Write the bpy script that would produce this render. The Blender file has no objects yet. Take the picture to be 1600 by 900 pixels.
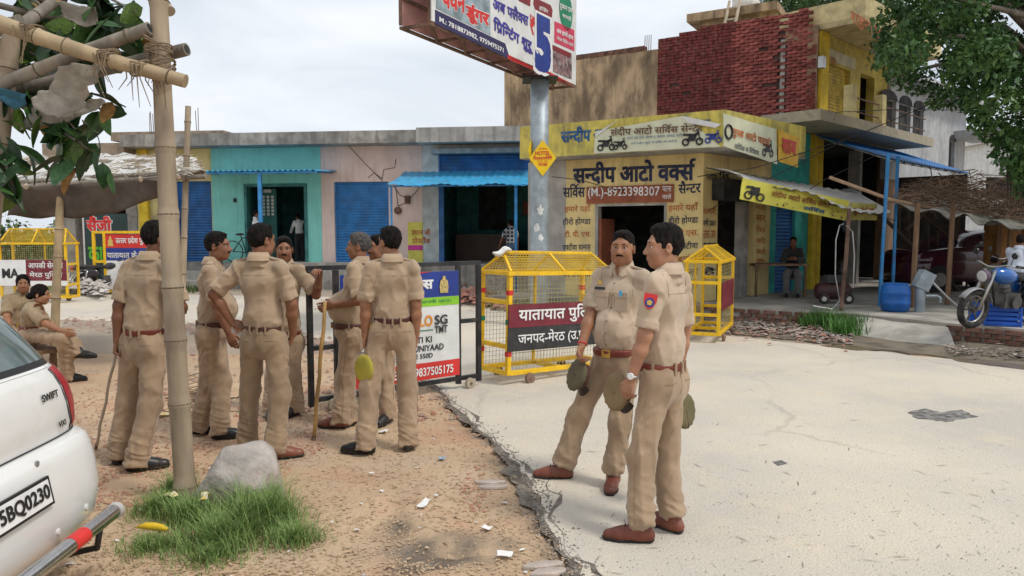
import bpy, bmesh, math, random
import numpy as np
from mathutils import Vector, Matrix

scene = bpy.context.scene
COL = scene.collection
random.seed(7); np.random.seed(7)
R = math.radians

# ------------------------------------------------------------------ camera
CAMZ = 1.73; FPX = 1150.0; PITCH = math.atan(88.0 / FPX)
cam_data = bpy.data.cameras.new('camera'); cam = bpy.data.objects.new('camera', cam_data); COL.objects.link(cam)
cam_data.sensor_width = 36.0; cam_data.lens = 36.0 * FPX / 1600.0; cam_data.clip_start = 0.05; cam_data.clip_end = 3000
cam.location = (0, 0, CAMZ); cam.rotation_euler = (math.pi / 2 - PITCH, 0, 0)
scene.camera = cam

# ------------------------------------------------------------------ world, sun, exposure
SUN_EL, SUN_AZ = R(56), R(118)          # azimuth measured clockwise from +Y
world = bpy.data.worlds.new('World'); scene.world = world; world.use_nodes = True
wn = world.node_tree.nodes; wl = world.node_tree.links; wn.clear()
wout = wn.new('ShaderNodeOutputWorld'); bg = wn.new('ShaderNodeBackground')
sky = wn.new('ShaderNodeTexSky'); sky.sky_type = 'NISHITA'; sky.sun_disc = False
sky.sun_elevation = SUN_EL; sky.sun_rotation = SUN_AZ; sky.air_density = 1.0; sky.dust_density = 2.0
tc = wn.new('ShaderNodeTexCoord'); mp = wn.new('ShaderNodeMapping'); mp.inputs['Scale'].default_value = (1.0, 1.0, 2.6)
nz = wn.new('ShaderNodeTexNoise'); nz.inputs['Scale'].default_value = 2.3; nz.inputs['Detail'].default_value = 7; nz.inputs['Roughness'].default_value = 0.55
nz.inputs['Distortion'].default_value = 0.6
cr = wn.new('ShaderNodeValToRGB'); cr.color_ramp.elements[0].position = 0.32; cr.color_ramp.elements[1].position = 0.68
cr.color_ramp.elements[0].color = (6.2, 6.75, 7.5, 1); cr.color_ramp.elements[1].color = (9.2, 9.5, 9.9, 1)
mixs = wn.new('ShaderNodeMix'); mixs.data_type = 'RGBA'; mixs.inputs[0].default_value = 0.90
wl.new(tc.outputs['Generated'], mp.inputs[0]); wl.new(mp.outputs[0], nz.inputs['Vector']); wl.new(nz.outputs[0], cr.inputs[0])
wl.new(sky.outputs[0], mixs.inputs[6]); wl.new(cr.outputs[0], mixs.inputs[7])
wl.new(mixs.outputs[2], bg.inputs[0]); bg.inputs[1].default_value = 0.085
wl.new(bg.outputs[0], wout.inputs[0])
sun_d = bpy.data.lights.new('sun', 'SUN'); sun_d.energy = 1.5; sun_d.angle = R(12); sun_d.color = (1.0, 0.95, 0.87)
sun = bpy.data.objects.new('sun', sun_d); COL.objects.link(sun)
_sd = Vector((math.sin(SUN_AZ) * math.cos(SUN_EL), math.cos(SUN_AZ) * math.cos(SUN_EL), math.sin(SUN_EL)))
sun.rotation_euler = _sd.to_track_quat('Z', 'Y').to_euler(); sun.location = _sd * 60
scene.view_settings.view_transform = 'Standard'; scene.view_settings.look = 'None'
scene.view_settings.gamma = 1.0; scene.view_settings.use_curve_mapping = False
scene.view_settings.exposure = 0.42
scene.render.resolution_x = 1024; scene.render.resolution_y = 576
scene.cycles.max_bounces = 6

# ------------------------------------------------------------------ pixels to places
CP, SP = math.cos(PITCH), math.sin(PITCH)
def ray(u, v):
    a, b = (u - 800) / FPX, (450 - v) / FPX
    return Vector((a, CP + b * SP, -SP + b * CP))
def at(u, v, Y):
    d = ray(u, v); t = Y / d.y
    return Vector((d.x * t, Y, CAMZ + d.z * t))
def gnd(u, v, z=0.0):
    d = ray(u, v); t = (z - CAMZ) / d.z
    return Vector((d.x * t, d.y * t, z))
def onplane(p0, p1, u, v):
    """ray onto the vertical plane through plan points p0 and p1: (distance along, height)"""
    d = ray(u, v); ax = Vector((p1[0] - p0[0], p1[1] - p0[1])); L = ax.length; ax /= L
    n = Vector((-ax.y, ax.x)); t = (n.x * p0[0] + n.y * p0[1]) / (n.x * d.x + n.y * d.y)
    return ((d.x * t - p0[0]) * ax.x + (d.y * t - p0[1]) * ax.y, CAMZ + d.z * t)

# ------------------------------------------------------------------ materials
MATS = {}
def mat(name, col, rough=0.75, metal=0.0, var=0.12, vscale=4.0, bump=0.15, bscale=60.0, dirt=None, dscale=3.0, damt=0.5,
        col2=None, stretch=(1, 1, 1), trans=0.0, spec=0.4, coat=0.0, objvar=0.0, emit=0.0, streak=0.0):
    if name in MATS: return MATS[name]
    m = bpy.data.materials.new(name); m.use_nodes = True; MATS[name] = m
    nt = m.node_tree; N = nt.nodes; L = nt.links; b = N['Principled BSDF']
    b.inputs['Roughness'].default_value = rough; b.inputs['Metallic'].default_value = metal
    b.inputs['Specular IOR Level'].default_value = spec; b.inputs['Coat Weight'].default_value = coat
    t = N.new('ShaderNodeTexCoord'); mpn = N.new('ShaderNodeMapping'); mpn.inputs['Scale'].default_value = stretch
    L.new(t.outputs['Object'], mpn.inputs[0])
    n1 = N.new('ShaderNodeTexNoise'); n1.inputs['Scale'].default_value = vscale; n1.inputs['Detail'].default_value = 6
    L.new(mpn.outputs[0], n1.inputs['Vector'])
    mx = N.new('ShaderNodeMix'); mx.data_type = 'RGBA'
    c = Vector(col[:3]); c2 = Vector(col2[:3]) if col2 else None
    lo = c2 if c2 else c * (1 - var * 1.6); hi = c if c2 else c * (1 + var)
    mx.inputs[6].default_value = (*lo, 1); mx.inputs[7].default_value = (*hi, 1)
    rp = N.new('ShaderNodeMapRange'); rp.inputs[1].default_value = 0.36; rp.inputs[2].default_value = 0.64
    L.new(n1.outputs[0], rp.inputs[0]); L.new(rp.outputs[0], mx.inputs[0]); out = mx.outputs[2]
    if dirt:
        n2 = N.new('ShaderNodeTexNoise'); n2.inputs['Scale'].default_value = dscale; n2.inputs['Detail'].default_value = 9; n2.inputs['Roughness'].default_value = 0.68
        L.new(mpn.outputs[0], n2.inputs['Vector'])
        r2 = N.new('ShaderNodeMapRange'); r2.inputs[1].default_value = 0.50; r2.inputs[2].default_value = 0.68; r2.inputs[4].default_value = damt
        L.new(n2.outputs[0], r2.inputs[0])
        m2 = N.new('ShaderNodeMix'); m2.data_type = 'RGBA'; m2.inputs[7].default_value = (*dirt[:3], 1)
        L.new(r2.outputs[0], m2.inputs[0]); L.new(out, m2.inputs[6]); out = m2.outputs[2]
    if streak:
        ms = N.new('ShaderNodeMapping'); ms.inputs['Scale'].default_value = (5.0, 5.0, .35); L.new(t.outputs['Object'], ms.inputs[0])
        n4 = N.new('ShaderNodeTexNoise'); n4.inputs['Scale'].default_value = 1.0; n4.inputs['Detail'].default_value = 8; n4.inputs['Roughness'].default_value = .65; L.new(ms.outputs[0], n4.inputs['Vector'])
        r4 = N.new('ShaderNodeMapRange'); r4.inputs[1].default_value = .50; r4.inputs[2].default_value = .74; r4.inputs[4].default_value = streak; L.new(n4.outputs[0], r4.inputs[0])
        m4 = N.new('ShaderNodeMix'); m4.data_type = 'RGBA'; m4.inputs[7].default_value = (*(c * .28 + Vector((.02, .018, .015))), 1); L.new(r4.outputs[0], m4.inputs[0]); L.new(out, m4.inputs[6]); out = m4.outputs[2]
    if objvar:
        oi = N.new('ShaderNodeObjectInfo'); hs = N.new('ShaderNodeHueSaturation')
        mr = N.new('ShaderNodeMapRange'); mr.inputs[3].default_value = 1 - objvar; mr.inputs[4].default_value = 1 + objvar
        L.new(oi.outputs['Random'], mr.inputs[0]); L.new(mr.outputs[0], hs.inputs['Value']); L.new(out, hs.inputs['Color']); out = hs.outputs[0]
    L.new(out, b.inputs['Base Color'])
    if bump:
        n3 = N.new('ShaderNodeTexNoise'); n3.inputs['Scale'].default_value = bscale; n3.inputs['Detail'].default_value = 5
        L.new(mpn.outputs[0], n3.inputs['Vector'])
        bp = N.new('ShaderNodeBump'); bp.inputs['Strength'].default_value = bump; bp.inputs['Distance'].default_value = 0.02
        L.new(n3.outputs[0], bp.inputs['Height']); L.new(bp.outputs[0], b.inputs['Normal'])
    if trans: b.inputs['Transmission Weight'].default_value = trans
    if emit:
        b.inputs['Emission Color'].default_value = (*col[:3], 1); b.inputs['Emission Strength'].default_value = emit
    return m

# ------------------------------------------------------------------ mesh building
def tag(o, label=None, cat=None, group=None, kind=None):
    if label: o['label'] = label
    if cat: o['category'] = cat
    if group: o['group'] = group
    if kind: o['kind'] = kind
    return o
def thing(name, label, cat, loc=(0, 0, 0), rotz=0.0, group=None):
    o = bpy.data.objects.new(name, None); COL.objects.link(o); o.empty_display_size = 0.1
    o.location = loc; o.rotation_euler = (0, 0, rotz)
    return tag(o, label, cat, group)
def link(name, me, parent=None):
    o = bpy.data.objects.new(name, me); COL.objects.link(o)
    if parent: o.parent = parent
    return o
def copy_tree(o, parent=None):
    c = o.copy(); COL.objects.link(c)
    if parent: c.parent = parent
    for ch in list(o.children): copy_tree(ch, c)
    return c

class MB:
    """collects faces, then links them as ONE mesh object"""
    def __init__(s): s.v = []; s.f = []; s.m = []
    def add(s, vs, fs, mi=0):
        n = len(s.v); s.v += [tuple(p) for p in vs]; s.f += [tuple(i + n for i in f) for f in fs]; s.m += [mi] * len(fs); return s
    def hexa(s, p, mi=0):     # 8 corners: bottom ring 0-3 counter-clockwise, top ring 4-7
        return s.add(p, [(3, 2, 1, 0), (4, 5, 6, 7), (0, 1, 5, 4), (1, 2, 6, 5), (2, 3, 7, 6), (3, 0, 4, 7)], mi)
    def box(s, c, size, mi=0, rot=None):
        hx, hy, hz = size[0] / 2, size[1] / 2, size[2] / 2; c = Vector(c)
        ps = [Vector((x * hx, y * hy, z * hz)) for z in (-1, 1) for x, y in ((-1, -1), (1, -1), (1, 1), (-1, 1))]
        if rot is not None: ps = [rot @ p for p in ps]
        return s.hexa([c + p for p in ps], mi)
    def frame_box(s, o, ax, ay, az, mi=0):     # origin corner plus three edge vectors
        o, ax, ay, az = map(Vector, (o, ax, ay, az))
        if ax.cross(ay).dot(az) < 0: ax, ay = ay, ax
        return s.hexa([o, o + ax, o + ax + ay, o + ay, o + az, o + ax + az, o + ax + ay + az, o + ay + az], mi)
    def bar(s, p, q, w, h=None, mi=0, up=(0, 0, 1)):
        p, q = Vector(p), Vector(q); h = h or w; d = q - p
        if d.length < 1e-6: return s
        up = Vector(up)
        if abs(d.normalized().dot(up)) > 0.99: up = Vector((0, 1, 0))
        x = d.cross(up).normalized(); y = x.cross(d).normalized()
        return s.frame_box(p - x * w / 2 - y * h / 2, x * w, y * h, d, mi)
    def tube(s, p, q, r0, r1=None, n=10, mi=0, caps=True):
        return s.path([p, q], [r0, r0 if r1 is None else r1], n, mi, caps)
    def path(s, pts, rs, n=8, mi=0, caps=True, closed=False):
        pts = [Vector(p) for p in pts]; k = len(pts)
        if not hasattr(rs, '__len__'): rs = [rs] * k
        vs = []; prev = None
        for i in range(k):
            if closed: t = pts[(i + 1) % k] - pts[i - 1]
            else: t = pts[min(i + 1, k - 1)] - pts[max(i - 1, 0)]
            t.normalize()
            if prev is None:
                a = Vector((0, 0, 1)) if abs(t.z) < 0.9 else Vector((1, 0, 0)); x = t.cross(a).normalized()
            else:
                x = (prev - t * prev.dot(t)).normalized()
            prev = x; y = t.cross(x)
            vs += [pts[i] + (x * math.cos(2 * math.pi * j / n) + y * math.sin(2 * math.pi * j / n)) * rs[i] for j in range(n)]
        fs = []
        for i in range(k if closed else k - 1):
            a, b = i * n, ((i + 1) % k) * n
            fs += [(a + j, a + (j + 1) % n, b + (j + 1) % n, b + j) for j in range(n)]
        if caps and not closed: fs += [tuple(range(n - 1, -1, -1)), tuple((k - 1) * n + j for j in range(n))]
        return s.add(vs, fs, mi)
    def lathe(s, c, axis, prof, n=16, mi=0):      # prof: (along axis, radius)
        c = Vector(c); t = Vector(axis).normalized(); a = Vector((0, 0, 1)) if abs(t.z) < 0.9 else Vector((1, 0, 0))
        x = t.cross(a).normalized(); y = t.cross(x); vs = []
        for (h, r) in prof: vs += [c + t * h + (x * math.cos(2 * math.pi * j / n) + y * math.sin(2 * math.pi * j / n)) * r for j in range(n)]
        fs = []
        for i in range(len(prof) - 1):
            a_, b_ = i * n, (i + 1) * n
            fs += [(a_ + j, a_ + (j + 1) % n, b_ + (j + 1) % n, b_ + j) for j in range(n)]
        fs += [tuple(range(n - 1, -1, -1)), tuple((len(prof) - 1) * n + j for j in range(n))]
        return s.add(vs, fs, mi)
    def torus(s, c, axis, Rr, r, n=24, k=8, mi=0):
        c = Vector(c); t = Vector(axis).normalized(); a = Vector((0, 0, 1)) if abs(t.z) < 0.9 else Vector((1, 0, 0))
        x = t.cross(a).normalized(); y = t.cross(x)
        return s.path([c + (x * math.cos(2 * math.pi * i / n) + y * math.sin(2 * math.pi * i / n)) * Rr for i in range(n)], r, k, mi, closed=True)
    def prism(s, poly, d, mi=0):       # polygon (3D, in order) pushed along d
        n = len(poly); poly = [Vector(p) for p in poly]; d = Vector(d)
        nrm = Vector((0, 0, 0))
        for i in range(n): nrm += poly[i].cross(poly[(i + 1) % n])
        if nrm.dot(d) > 0: poly = poly[::-1]
        vs = poly + [p + d for p in poly]
        fs = [tuple(range(n)), tuple(range(2 * n - 1, n - 1, -1))] + [((i + 1) % n, i, n + i, n + (i + 1) % n) for i in range(n)]
        return s.add(vs, fs, mi)
    def grid(s, P, mi=0, flip=False):     # rows of points
        r, c = len(P), len(P[0]); n = len(s.v); s.v += [tuple(p) for row in P for p in row]
        for i in range(r - 1):
            for j in range(c - 1):
                f = (n + i * c + j, n + i * c + j + 1, n + (i + 1) * c + j + 1, n + (i + 1) * c + j)
                s.f.append(f[::-1] if flip else f); s.m.append(mi)
        return s
    def mesh(s, name, mats, off=None, smooth=False):
        me = bpy.data.meshes.new(name); vs = s.v
        if off is not None: vs = [(p[0] - off[0], p[1] - off[1], p[2] - off[2]) for p in vs]
        me.from_pydata(vs, [], s.f)
        if not isinstance(mats, (list, tuple)): mats = [mats]
        for m in mats: me.materials.append(m)
        if len(mats) > 1: me.polygons.foreach_set('material_index', s.m)
        if smooth: me.shade_smooth()
        me.update(); return me
    def build(s, name, mats, parent=None, world=False, smooth=False, bevel=0.0, auto=False):
        off = parent.location if (parent is not None and world) else None
        o = link(name, s.mesh(name, mats, off, smooth), parent)
        if bevel:
            b = o.modifiers.new('bevel', 'BEVEL'); b.width = bevel; b.segments = 2; b.limit_method = 'ANGLE'
        if auto: o.data.set_sharp_from_angle(angle=R(35))
        return o

def dome(n=10):     # a unit ball as rows of points
    return [[Vector((math.sin(math.pi * i / n) * math.cos(2 * math.pi * j / (2 * n)), math.sin(math.pi * i / n) * math.sin(2 * math.pi * j / (2 * n)), math.cos(math.pi * i / n))) for j in range(2 * n + 1)] for i in range(n + 1)]
def vnoise(p, seed=0):
    """cheap smooth 3D value noise for numpy arrays of points (n,3), range -1..1"""
    rs = np.random.RandomState(seed); T = rs.uniform(-1, 1, 4096).astype(np.float32)
    i = np.floor(p).astype(np.int64); f = (p - i).astype(np.float32); f = f * f * (3 - 2 * f)
    def h(a, b, c): return T[(a * 73 + b * 179 + c * 283 + (a * b) * 13 + (b * c) * 7) & 4095]
    x, y, z = i[..., 0], i[..., 1], i[..., 2]; fx, fy, fz = f[..., 0], f[..., 1], f[..., 2]
    l = lambda a, b, t: a + (b - a) * t
    return l(l(l(h(x, y, z), h(x + 1, y, z), fx), l(h(x, y + 1, z), h(x + 1, y + 1, z), fx), fy),
             l(l(h(x, y, z + 1), h(x + 1, y, z + 1), fx), l(h(x, y + 1, z + 1), h(x + 1, y + 1, z + 1), fx), fy), fz)

# ------------------------------------------------------------------ lettering (Latin and Devanagari)
_gl = {}
def _tmesh(s, bold):
    c = bpy.data.curves.new('t', 'FONT'); c.body = s; c.resolution_u = 3; c.offset = bold
    o = bpy.data.objects.new('t', c); COL.objects.link(o); bpy.context.view_layer.update()
    me = bpy.data.meshes.new_from_object(o.evaluated_get(bpy.context.evaluated_depsgraph_get()))
    bpy.data.objects.remove(o); bpy.data.curves.remove(c)
    v = [(p.co.x, p.co.y) for p in me.vertices]; f = [tuple(p.vertices) for p in me.polygons]
    bpy.data.meshes.remove(me); return v, f
def glyph(ch, bold):
    k = (ch, bold)
    if k not in _gl:
        v, f = _tmesh(ch, bold); w2, _ = _tmesh(ch + ch, bold)
        adv = (max(p[0] for p in w2) - max(p[0] for p in v)) if v else 0.3
        if '\u093e' <= ch <= '\u094d' and ch not in '\u093e\u093f\u0940\u0949\u094b\u094c' or ch in '\u0902\u0901\u0900': adv = 0.0
        _gl[k] = (v, f, adv)
    return _gl[k]
def _clip(v, f, xmax):
    bm = bmesh.new(); vs = [bm.verts.new((p[0], p[1], 0)) for p in v]
    for q in f:
        try: bm.faces.new([vs[i] for i in q])
        except ValueError: pass
    bmesh.ops.bisect_plane(bm, geom=bm.verts[:] + bm.edges[:] + bm.faces[:], plane_co=(xmax, 0, 0), plane_no=(1, 0, 0), clear_outer=True)
    bm.verts.index_update(); v2 = [(p.co.x, p.co.y) for p in bm.verts]; f2 = [tuple(p.index for p in q.verts) for q in bm.faces]; bm.free(); return v2, f2
_CONS = set(chr(c) for c in range(0x915, 0x93a))
def layout(text, bold=0.012):
    V, Fc = [], []; x = 0.0
    def put(v, f, dx, dy=0.0):
        n = len(V); V.extend((p[0] + dx, p[1] + dy) for p in v); Fc.extend(tuple(i + n for i in q) for q in f)
    def stroke(pts, w):
        for (a, b) in zip(pts[:-1], pts[1:]):
            d = Vector(b) - Vector(a); nrm = Vector((-d.y, d.x)).normalized() * w / 2; e = d.normalized() * w * 0.3
            q = [Vector(a) - nrm - e, Vector(b) - nrm + e, Vector(b) + nrm + e, Vector(a) + nrm - e]; put([(p.x, p.y) for p in q], [(0, 1, 2, 3)], 0)
    i = 0; n = len(text)
    while i < n:
        ch = text[i]
        if ch not in _CONS:
            v, f, a = glyph(ch, bold)
            if ch != ' ': put(v, f, x)
            x += a if ch != ' ' else 0.28; i += 1; continue
        cl = [ch]; j = i + 1                       # consonant cluster
        while j + 1 < n and text[j] == '\u094d' and text[j + 1] in _CONS: cl.append(text[j + 1]); j += 2
        halant = j < n and text[j] == '\u094d'
        if halant: j += 1
        mk = ''
        while j < n and ('\u093e' <= text[j] <= '\u094c' or text[j] in '\u0900\u0901\u0902\u0903'): mk += text[j]; j += 1
        reph = len(cl) > 1 and cl[0] == 'र'
        if reph: cl = cl[1:]
        rak = len(cl) > 1 and cl[-1] == 'र'
        if rak: cl = cl[:-1]
        if '\u093f' in mk: v, f, a = glyph('\u093f', bold); put(v, f, x); x += min(a, 0.27); mk = mk.replace('\u093f', '')
        for c in cl[:-1]:
            v, f, a = glyph(c, bold)
            if c in 'टठडढदङछह': put(v, f, x); stroke([(x + a * .55, -.02), (x + a * .7, -.16)], .06); x += a * .95
            else:
                cut = a * (0.74 if c in 'कफ' else 0.66); v2, f2 = _clip(v, f, cut); put(v2, f2, x); x += cut
        v, f, a = glyph(cl[-1], bold); put(v, f, x); x0 = x; x += a
        if rak:
            if cl[-1] in 'टठडढद': stroke([(x - a * .7, -.2), (x - a * .45, -.05), (x - a * .2, -.2)], .06)
            else: stroke([(x - .12, .18), (x - a * .75, -.03)], .075)
        if halant: v, f, a2 = glyph('\u094d', bold); put(v, f, x)
        for m_ in mk: v, f, a2 = glyph(m_, bold); put(v, f, x); x += a2
        if reph: stroke([(x - .10, .64), (x - .14, .74), (x - .06, .84), (x + .06, .84)], .07)
        i = j
    return V, Fc, x
def text_mesh(s, w, h, m, bold=0.012, squash=True):
    """mesh of s fitted into a w x h box, origin lower left, lying in XY"""
    V, Fc, L = layout(s, bold)
    xs = [p[0] for p in V]; ys = [p[1] for p in V]; bw = max(xs) - min(xs); bh = max(ys) - min(ys)
    sx, sy = w / bw, h / bh
    if not squash: sx = sy = min(sx, sy)
    x0, y0 = min(xs), min(ys); dx = (w - bw * sx) / 2; dy = (h - bh * sy) / 2
    return [((p[0] - x0) * sx + dx, (p[1] - y0) * sy + dy) for p in V], Fc
def lettering(s, o, ax, ay, m, parent=None, bold=0.012, lift=0.004, squash=True, name='lettering'):
    """text filling the parallelogram at o spanned by ax, ay (world vectors), lifted towards the reader"""
    o, ax, ay = Vector(o), Vector(ax), Vector(ay); w, h = ax.length, ay.length
    V, Fc = text_mesh(s, w, h, m, min(bold, .012), squash); x, y = ax / w, ay / h; nrm = x.cross(y).normalized()
    e = max(0.0, bold - .012) * h; sh = [(0, 0)] if e == 0 else [(0, 0), (e, e), (-e, e), (e, -e), (-e, -e)]
    mb = MB()
    for k, (dx, dy) in enumerate(sh): mb.add([o + x * (p[0] + dx) + y * (p[1] + dy) + nrm * (lift + k * .0005) for p in V], Fc)
    return mb.build(name, m, parent, world=True)
def plabel(s, plane, box, m, parent, **k):
    """text on the vertical plane (p0,p1) inside pixel corners: (u0,v_top0,v_bot0,u1,v_top1,v_bot1)"""
    p0, p1 = plane; ax = Vector((p1[0] - p0[0], p1[1] - p0[1], 0)).normalized()
    u0, t0, b0, u1, t1, b1 = box
    def P(u, v):
        sdist, z = onplane(p0, p1, u, v); return Vector((p0[0], p0[1], 0)) + ax * sdist + Vector((0, 0, z))
    bl, tl, br = P(u0, b0), P(u0, t0), P(u1, b1)
    return lettering(s, bl, br - bl, tl - bl, m, parent, **k)
# ------------------------------------------------------------------ shared materials
M = {}
M['dirt'] = mat('dirt', (.56, .405, .26), .95, var=.2, vscale=.9, col2=(.46, .32, .205), dirt=(.46, .245, .15), dscale=1.1, damt=.75, bump=.9, bscale=28)
M['road'] = mat('road_concrete', (.65, .58, .475), .9, vscale=.55, col2=(.52, .475, .41), dirt=(.68, .58, .43), dscale=1.6, damt=.6, bump=.55, bscale=70)
M['concrete'] = mat('old_concrete', (.36, .345, .315), .92, var=.22, vscale=2.2, dirt=(.10, .095, .085), dscale=1.8, damt=.75, bump=.4, streak=0.8)
M['cement'] = mat('cement_render', (.44, .42, .385), .92, var=.15, vscale=2, dirt=(.2, .19, .17), dscale=2.5, damt=.5, bump=.3, streak=0.7)
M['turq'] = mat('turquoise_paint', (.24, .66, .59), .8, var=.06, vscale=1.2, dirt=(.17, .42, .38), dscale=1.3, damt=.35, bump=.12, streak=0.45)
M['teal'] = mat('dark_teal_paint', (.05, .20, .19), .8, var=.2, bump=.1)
M['pink'] = mat('pale_pink_paint', (.72, .575, .52), .82, var=.06, vscale=1.1, dirt=(.45, .36, .31), dscale=1.5, damt=.45, bump=.12, streak=0.5)
M['cream'] = mat('cream_yellow_paint', (.76, .60, .27), .82, var=.08, vscale=1.3, dirt=(.45, .36, .2), dscale=2.2, damt=.55, bump=.15, streak=0.55)
M['paleyellow'] = mat('faded_yellow_paint', (.66, .56, .25), .85, var=.12, vscale=1.3, dirt=(.30, .27, .17), dscale=3, damt=.75, bump=.2, streak=0.7)
M['yellow'] = mat('bright_yellow_paint', (.72, .50, .035), .8, var=.1, dirt=(.36, .24, .05), dscale=2.2, damt=.6, bump=.15, streak=0.6)
M['fascia_y'] = mat('yellow_fascia_paint', (.66, .56, .13), .85, var=.1, dirt=(.27, .25, .11), dscale=2.4, damt=.9, bump=.2, streak=0.8)
M['tan'] = mat('stained_plaster', (.46, .33, .20), .95, var=.3, vscale=2.6, dirt=(.12, .085, .06), dscale=2.9, damt=.95, bump=.5, bscale=16, stretch=(1, 1, .45), streak=0.9)
M['white'] = mat('white_wash', (.74, .73, .70), .85, var=.06, dirt=(.45, .44, .41), dscale=1.2, damt=.45, bump=.1, streak=0.5)
M['greyhouse'] = mat('grey_wash', (.43, .44, .45), .85, var=.08, dirt=(.25, .25, .25), dscale=1.1, damt=.5, bump=.15, streak=0.6)
M['blueshut'] = mat('blue_shutter_paint', (.030, .135, .36), .55, var=.16, vscale=3, dirt=(.06, .10, .16), dscale=2.5, damt=.5, bump=.1, streak=0.45)
M['bluepaint'] = mat('blue_steel_paint', (.04, .26, .58), .5, var=.15, dirt=(.2, .12, .08), dscale=6, damt=.35, bump=.1)
M['bluesheet'] = mat('blue_roof_sheet', (.06, .38, .66), .42, var=.12, dirt=(.25, .3, .3), dscale=3, damt=.35, bump=.08)
M['dark'] = mat('dark_interior', (.045, .045, .045), .95, var=.3, bump=.1)  # near-black, so the shade inside open rooms is put into the wall colour
M['brown'] = mat('brown_board_paint', (.30, .09, .045), .75, var=.12, dirt=(.14, .05, .03), dscale=3, damt=.5)
M['brick'] = mat('red_brick', (.235, .052, .045), .92, var=.3, vscale=9, dirt=(.34, .20, .16), dscale=7, damt=.4, bump=.5, bscale=50, objvar=.38)
M['brickdark'] = mat('weathered_brick', (.22, .11, .075), .95, var=.3, vscale=9, dirt=(.09, .075, .06), dscale=4, damt=.8, bump=.5, objvar=.3)
M['mortar'] = mat('brick_mortar', (.085, .05, .042), .95, var=.3, bump=.4)
M['black'] = mat('black_steel_paint', (.022, .024, .026), .5, var=.3, dirt=(.12, .09, .07), dscale=8, damt=.45, bump=.1)
M['by'] = mat('barrier_yellow_paint', (.85, .52, .012), .42, var=.07, vscale=6, dirt=(.42, .25, .05), dscale=7, damt=.5, bump=.06)
M['red'] = mat('red_print', (.62, .035, .03), .5, var=.08, bump=0)
M['maroon'] = mat('maroon_board', (.17, .018, .03), .5, var=.15, dirt=(.25, .10, .09), dscale=6, damt=.35, bump=.05)
M['boardblack'] = mat('black_board', (.028, .028, .03), .5, var=.2, dirt=(.10, .09, .08), dscale=6, damt=.35, bump=.05)
M['navy'] = mat('navy_print', (.02, .045, .26), .5, var=.1, bump=0)
M['ink'] = mat('dark_blue_lettering', (.022, .03, .075), .8, var=.2, dirt=(.2, .17, .12), dscale=9, damt=.35, bump=0)
M['inkred'] = mat('red_brown_lettering', (.50, .14, .045), .8, var=.2, dirt=(.6, .42, .2), dscale=9, damt=.5, bump=0)
M['inkblue'] = mat('blue_lettering', (.02, .10, .26), .8, var=.15, dirt=(.4, .38, .15), dscale=9, damt=.35, bump=0)
M['wprint'] = mat('white_print', (.78, .78, .77), .6, var=.04, dirt=(.5, .48, .45), dscale=5, damt=.35, bump=0)
M['flex'] = mat('white_flex_sheet', (.70, .71, .70), .5, var=.05, dirt=(.45, .44, .40), dscale=2.5, damt=.5, bump=.04)
M['green'] = mat('green_print', (.10, .45, .03), .5, bump=0)
M['dgreen'] = mat('dark_green_print', (.012, .20, .09), .5, bump=0)
M['orange'] = mat('orange_print', (.75, .27, .02), .5, bump=0)
M['galv'] = mat('galvanised_steel', (.36, .42, .46), .5, metal=.25, var=.15, dirt=(.22, .2, .18), dscale=5, damt=.6, bump=.15, streak=0.6)
M['steel'] = mat('dull_steel', (.42, .42, .41), .38, metal=.8, var=.15, bump=.05)
M['rust'] = mat('rusty_steel', (.16, .095, .065), .85, var=.3, dirt=(.28, .2, .15), dscale=9, damt=.5, bump=.2)
M['tin'] = mat('weathered_tin_sheet', (.62, .60, .57), .55, metal=.2, var=.12, dirt=(.30, .22, .16), dscale=4, damt=.6, bump=.15)
M['wood'] = mat('old_wood', (.22, .13, .075), .85, var=.25, stretch=(1, 1, .12), vscale=14, bump=.3)
M['cable'] = mat('black_cable', (.02, .02, .02), .6, var=.1, bump=0)
M['rubber'] = mat('tyre_rubber', (.028, .027, .026), .85, var=.25, dirt=(.16, .14, .12), dscale=8, damt=.5, bump=.15)

# ------------------------------------------------------------------ ground: one sheet, finer near the camera, with a wet rut along the road edge
ROAD_NEAR = [(1010, 1150), (968, 1000), (915, 899), (882, 858), (852, 808), (836, 768), (800, 716), (768, 686), (732, 655), (702, 630), (688, 608), (640, 577), (560, 547), (480, 526), (380, 512), (250, 504), (100, 500), (-100, 497), (-500, 490)]
ROAD_FAR = [(-500, 462), (0, 462), (140, 461), (300, 461), (500, 464), (640, 468), (740, 478), (880, 496), (1000, 509), (1085, 519), (1160, 527), (1250, 537), (1330, 545), (1420, 555), (1500, 564), (1600, 574), (1900, 606), (2400, 660)]
def dense(px, step=.12, amp=.05, seed=1):
    P = [gnd(u, v) for u, v in px]; out = []; rs = random.Random(seed)
    for a, b in zip(P[:-1], P[1:]):
        n = max(1, int((b - a).length / step)) if a.y < 14 else max(1, int((b - a).length / .6))
        for i in range(n):
            p = a.lerp(b, i / n); out.append(p + Vector((rs.uniform(-amp, amp), rs.uniform(-amp, amp), 0)))
    out.append(P[-1]); return out
near_edge = dense(ROAD_NEAR, .10, .028, 1); far_edge = dense(ROAD_FAR, .2, .06, 2)
ne = np.array([(p.x, p.y) for p in near_edge])
xs = np.concatenate([-np.geomspace(900, 7.6, 26), np.arange(-7.5, 3.5, .055), np.geomspace(3.6, 900, 30)])
ys = np.concatenate([-np.geomspace(300, 2, 8), np.arange(2.0, 10.5, .055), np.geomspace(10.6, 1500, 40)])
X, Y = np.meshgrid(xs, ys); pts = np.stack([X.ravel(), Y.ravel(), np.zeros(X.size)], 1)
Z = np.full(len(pts), -.012)
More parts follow.
